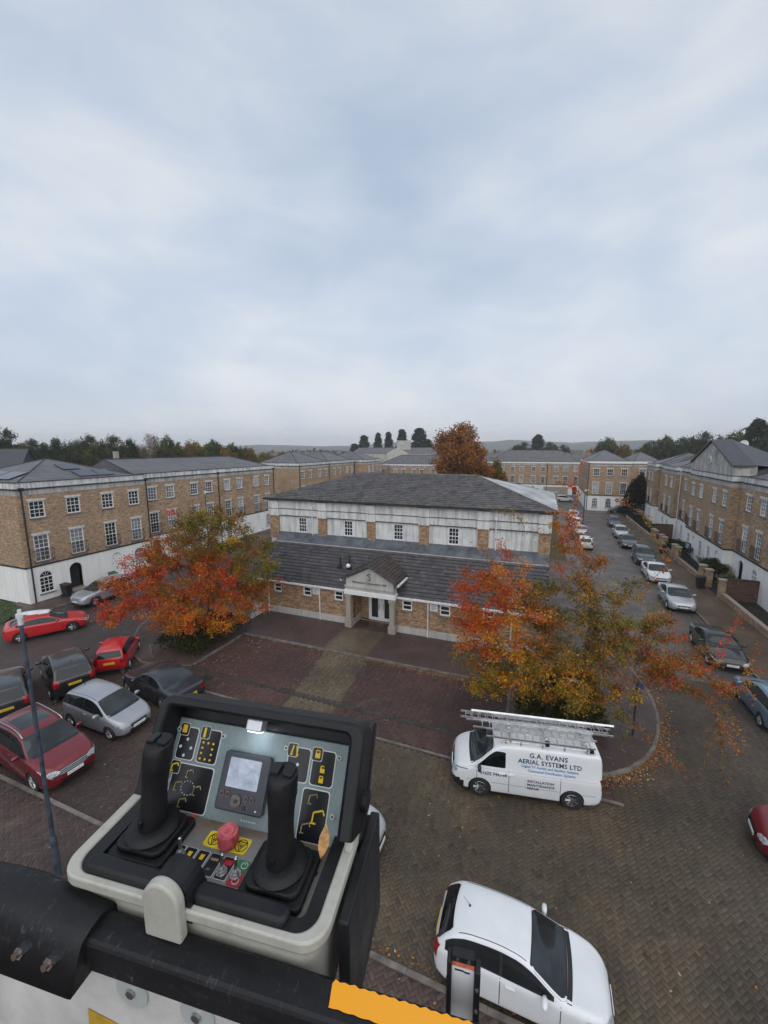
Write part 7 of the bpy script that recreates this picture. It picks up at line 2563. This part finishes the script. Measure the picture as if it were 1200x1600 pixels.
b = MB(); b.tube([(.3175 + .006 * math.cos(a), .101 + .006 * math.sin(a), -.0184) for a in np.linspace(R(120), R(420), 14)], .0008, 5).tube([(.3175, .102, -.0184), (.3175, .1085, -.0184)], .0008, 5)
b.tube([(.316 + .006 * math.cos(a), .073 + .006 * math.sin(a), -.0184) for a in np.linspace(R(120), R(420), 14)], .0008, 5); b.build('power_mark', 'label_white', con)
for x, y, ln in ((.284, .080, (.001, .004)), (.3115, .081, (.002, .002)), (.187, .090, (.0, .003))):
    o = empty('toggle_switch', (x, y, -.0186), 0, con)
    b = MB(); b.cyl((0, 0, 0), (0, 0, .003), .0105, n=6).cyl((0, 0, .003), (0, 0, .008), .0075, n=14).cyl((0, 0, .008), (0, 0, .012), .0058, n=12); b.build('nut', 'steel', o)
    b = MB(); b.cyl((0, 0, .011), (ln[0], ln[1], .036), .0026, .0036, 10).cyl((ln[0], ln[1], .036), (ln[0] * 1.1, ln[1] * 1.1, .0385), .0036, .002, 10); b.build('lever', 'steel', o, smooth=True)
for x, y in ((.448, .052), (.452, .118), (.075, .155), (.42, .150)):
    b = MB(); b.cyl((x, y, -.02), (x, y, -.0165), .0055, .004, 10); b.build('screw', 'chrome', con)
b = MB(); b.add([(.150, .150, -.0185), (.166, .158, -.0185), (.160, .166, -.006), (.152, .160, -.010)], [(0, 1, 2, 3)]); b.build('red_tab', 'label_red', con)

# dead leaf caught in the corner of the console
b = MB()
lp = [(0, 0), (.006, .012), (.0105, .026), (.0085, .040), (.003, .050), (-.001, .055), (-.005, .047), (-.0095, .036), (-.0085, .018), (-.003, .006)]
b.add([(x, y, .002 + .006 * math.sin(y * 60) + abs(x) * .35) for x, y in lp] + [(0, y, .004 + .006 * math.sin(y * 60)) for y in (.014, .028, .042)], [(0, 1, 10), (1, 2, 11, 10), (2, 3, 12, 11), (3, 4, 12), (4, 5, 12), (5, 6, 12), (6, 7, 11, 12), (7, 8, 10, 11), (8, 9, 10), (9, 0, 10)])
lf = b.build('fallen_leaf', mat('dead_leaf', (.42, .23, .085), .6, var=.25, vs=90), smooth=True)
Mc = Matrix.Translation(tuple(O_)) @ Matrix.Rotation(ANG, 4, 'Z')
lf.matrix_world = Mc @ Matrix.Translation((.458, .128, .004)) @ Matrix.Rotation(R(-6), 4, 'Z') @ Matrix.Rotation(R(60), 4, 'X') @ Matrix.Rotation(R(25), 4, 'Y')
tag(lf, 'dry tan leaf lying in the right corner of the control console', 'leaf')

# basket: padded rail, sleeve, side panel, post
bk = thing('lift_basket', 'black padded guard rail and white side panel of the lift basket', 'lift basket', tuple(O_), ANG)
b = MB(); RT, RB, RY0, RY1 = -.050, -.114, -.046, .0085
n = 40
prof = [(RY0, RB + .008), (RY0, RT - .007), (RY0 + .0025, RT - .0025), (RY0 + .007, RT), (RY1 - .008, RT), (RY1, RT - .008), (RY1, RB + .006), (RY1 - .006, RB), (RY0 + .008, RB)]
vs = []; m_ = len(prof)
for i in range(n + 1):
    x = -.75 + 2.1 * i / n
    vs += [(x, y, z) for y, z in prof]
fs = [(i * m_ + j, (i + 1) * m_ + j, (i + 1) * m_ + (j + 1) % m_, i * m_ + (j + 1) % m_) for i in range(n) for j in range(m_)]
fs = [f[::-1] for f in fs] + [tuple(range(m_)), tuple(range((n + 1) * m_ - 1, n * m_ - 1, -1))]
b.add(vs, fs); rail = b.build('guard_rail', 'rail_foam', bk, smooth=True, angle=22)
# rubber sleeve over the rail joint, arched on top
b = MB()
pr_ = [(RY0 - .030, RB - .002), (RY0 - .012, RT - .012), (RY0 - .004, RT + .004), (RY0 + .012, RT + .011), (-.016, RT + .013), (RY1 - .008, RT + .010), (RY1 + .004, RT - .002), (RY1 + .005, RB)]
vs = []; m_ = len(pr_); st = [(-.30, -.0), (-.16, .012), (-.10, .018), (-.04, .020), (.02, .010), (.075, .003), (.108, .0), (.112, -.002)]
for x, dz in st:
    vs += [(x, y, z + (dz if z > RT - .02 else 0)) for y, z in pr_]
fs = [(i * m_ + j, i * m_ + j + 1, (i + 1) * m_ + j + 1, (i + 1) * m_ + j) for i in range(len(st) - 1) for j in range(m_ - 1)]
fs.append(tuple(range((len(st) - 1) * m_, len(st) * m_)))
b.add(vs, fs); sl = b.build('rubber_sleeve', 'rail_foam', bk, smooth=True)
sd_ = sl.modifiers.new('t', 'SOLIDIFY'); sd_.thickness = .004; sd_.offset = -1
for x, z in ((.008, -.073), (.070, -.073)):
    o = empty('bolt', (x, RY0 - .0162, z), 0, bk); o.rotation_euler = (R(-19), 0, 0)
    b = MB(); b.cyl((0, 0, 0), (0, -.003, 0), .0125, n=20); b.build('washer', 'chrome', o)
    b = MB(); b.cyl((0, -.003, 0), (0, -.013, 0), .0095, n=6); b.build('nut', 'chrome', o)
    b = MB(); b.cyl((0, -.013, 0), (0, -.020, 0), .0052, n=12); b.build('thread', mat('rusty', (.16, .12, .10), .5, metal=.6, var=.3, vs=200), o)
b = MB(); b.box(-.75, .62, RY0 + .016, RY0 + .020, -1.1, RB + .004); sp2 = b.build('side_panel', 'basket_white', bk)
for x in (.036, .182, .308, .44):
    b = MB(); b.cyl((x, RY0 + .0155, -.148), (x, RY0 + .0125, -.148), .031, n=28); q = b.build('panel_washer', 'washer', bk, smooth=True)
    b = MB(); b.cyl((x, RY0 + .0124, -.148), (x, RY0 + .008, -.148), .008, n=10); b.build('rivet', 'steel', q)
b = MB(); b.add([(.078, RY0 + .0150, -.226), (.146, RY0 + .0150, -.236), (.160, RY0 + .0150, -.32), (.072, RY0 + .0150, -.32)], [(0, 1, 2, 3)]); b.build('warning_sticker', mat('sticker_dull', (.50, .31, .03), .5, var=.1, vs=40), bk)
# yellow sticker with a torn saw-tooth edge on the rail top
b = MB(); x0, x1, y0, y1 = .525, .86, -.030, .0005
top_, bot_ = [], []
N_ = 44
for i in range(N_ + 1):
    x = x0 + (x1 - x0) * i / N_
    top_.append((x, y1 + (.0016 if i % 2 else -.0004) + .0006 * math.sin(i * 1.7))); bot_.append((x, y0 + (.0010 if i % 3 == 0 else 0)))
bot_[0] = (x0 + .008, y0 + .002); top_[0] = (x0 + .004, y1 - .004)
for i in range(N_):
    b.quad((*bot_[i], RT + .0014), (*bot_[i + 1], RT + .0014), (*top_[i + 1], RT + .0014), (*top_[i], RT + .0014))
b.build('yellow_sticker', 'sticker_yellow', rail)
# upright post behind the rail: black channel with a pale face plate
o = empty('basket_post', (0, 0, 0), 0, bk)
b = MB(); b.box(.696, .703, .052, .072, -.60, -.032).box(.738, .747, .052, .072, -.60, -.040).box(.703, .738, .0665, .074, -.60, -.030); b.build('channel', 'console_black', o, bevel=.002)
b = MB(); b.box(.7035, .7375, .060, .066, -.56, -.047); b.build('face_plate', 'post_white', o)
b = MB(); b.box(.7035, .7375, .0585, .066, -.046, -.038); b.build('orange_label', mat('label_orange', (.62, .17, .09), .5, var=.2, vs=80), o)
b = MB(); b.box(.7035, .7375, .0585, .066, -.0375, -.028); b.build('end_block', 'console_black', o)
for x in (.712, .729):
    b = MB(); b.cyl((x, .0584, -.033), (x, .057, -.033), .003, n=10); b.build('rivet', 'steel', o)
b = MB(); b.box(.708, .722, .0592, .0599, -.055, -.0525).box(.722, .731, .0592, .0599, -.0565, -.054); b.build('scratch', 'label_black', o)
b = MB(); b.cyl((.742, .052, -.07), (.742, .0495, -.07), .0026, n=8).cyl((.742, .052, -.11), (.742, .0495, -.11), .0026, n=8); b.build('bolt_head', 'steel', o)
# ------------------------------------------------------------------ damp air
HAZE = 0.0004
if HAZE > 0:
    m = MB(); m.box(-2700, 2700, -2700, 2700, -1.2, 90)
    me = m.mesh('haze')
    hm_ = bpy.data.materials.new('haze'); hm_.use_nodes = True
    tt = hm_.node_tree; tt.nodes.clear()
    oo = tt.nodes.new('ShaderNodeOutputMaterial'); vv = tt.nodes.new('ShaderNodeVolumePrincipled')
    vv.inputs['Color'].default_value = (.95, .97, 1.0, 1); vv.inputs['Density'].default_value = HAZE; vv.inputs['Anisotropy'].default_value = .1
    tt.links.new(vv.outputs[0], oo.inputs['Volume'])
    me.materials.append(hm_)
    hz_ = link(bpy.data.objects.new('haze', me)); tag(hz_, 'thin grey autumn haze over the town', 'haze', kind='stuff')
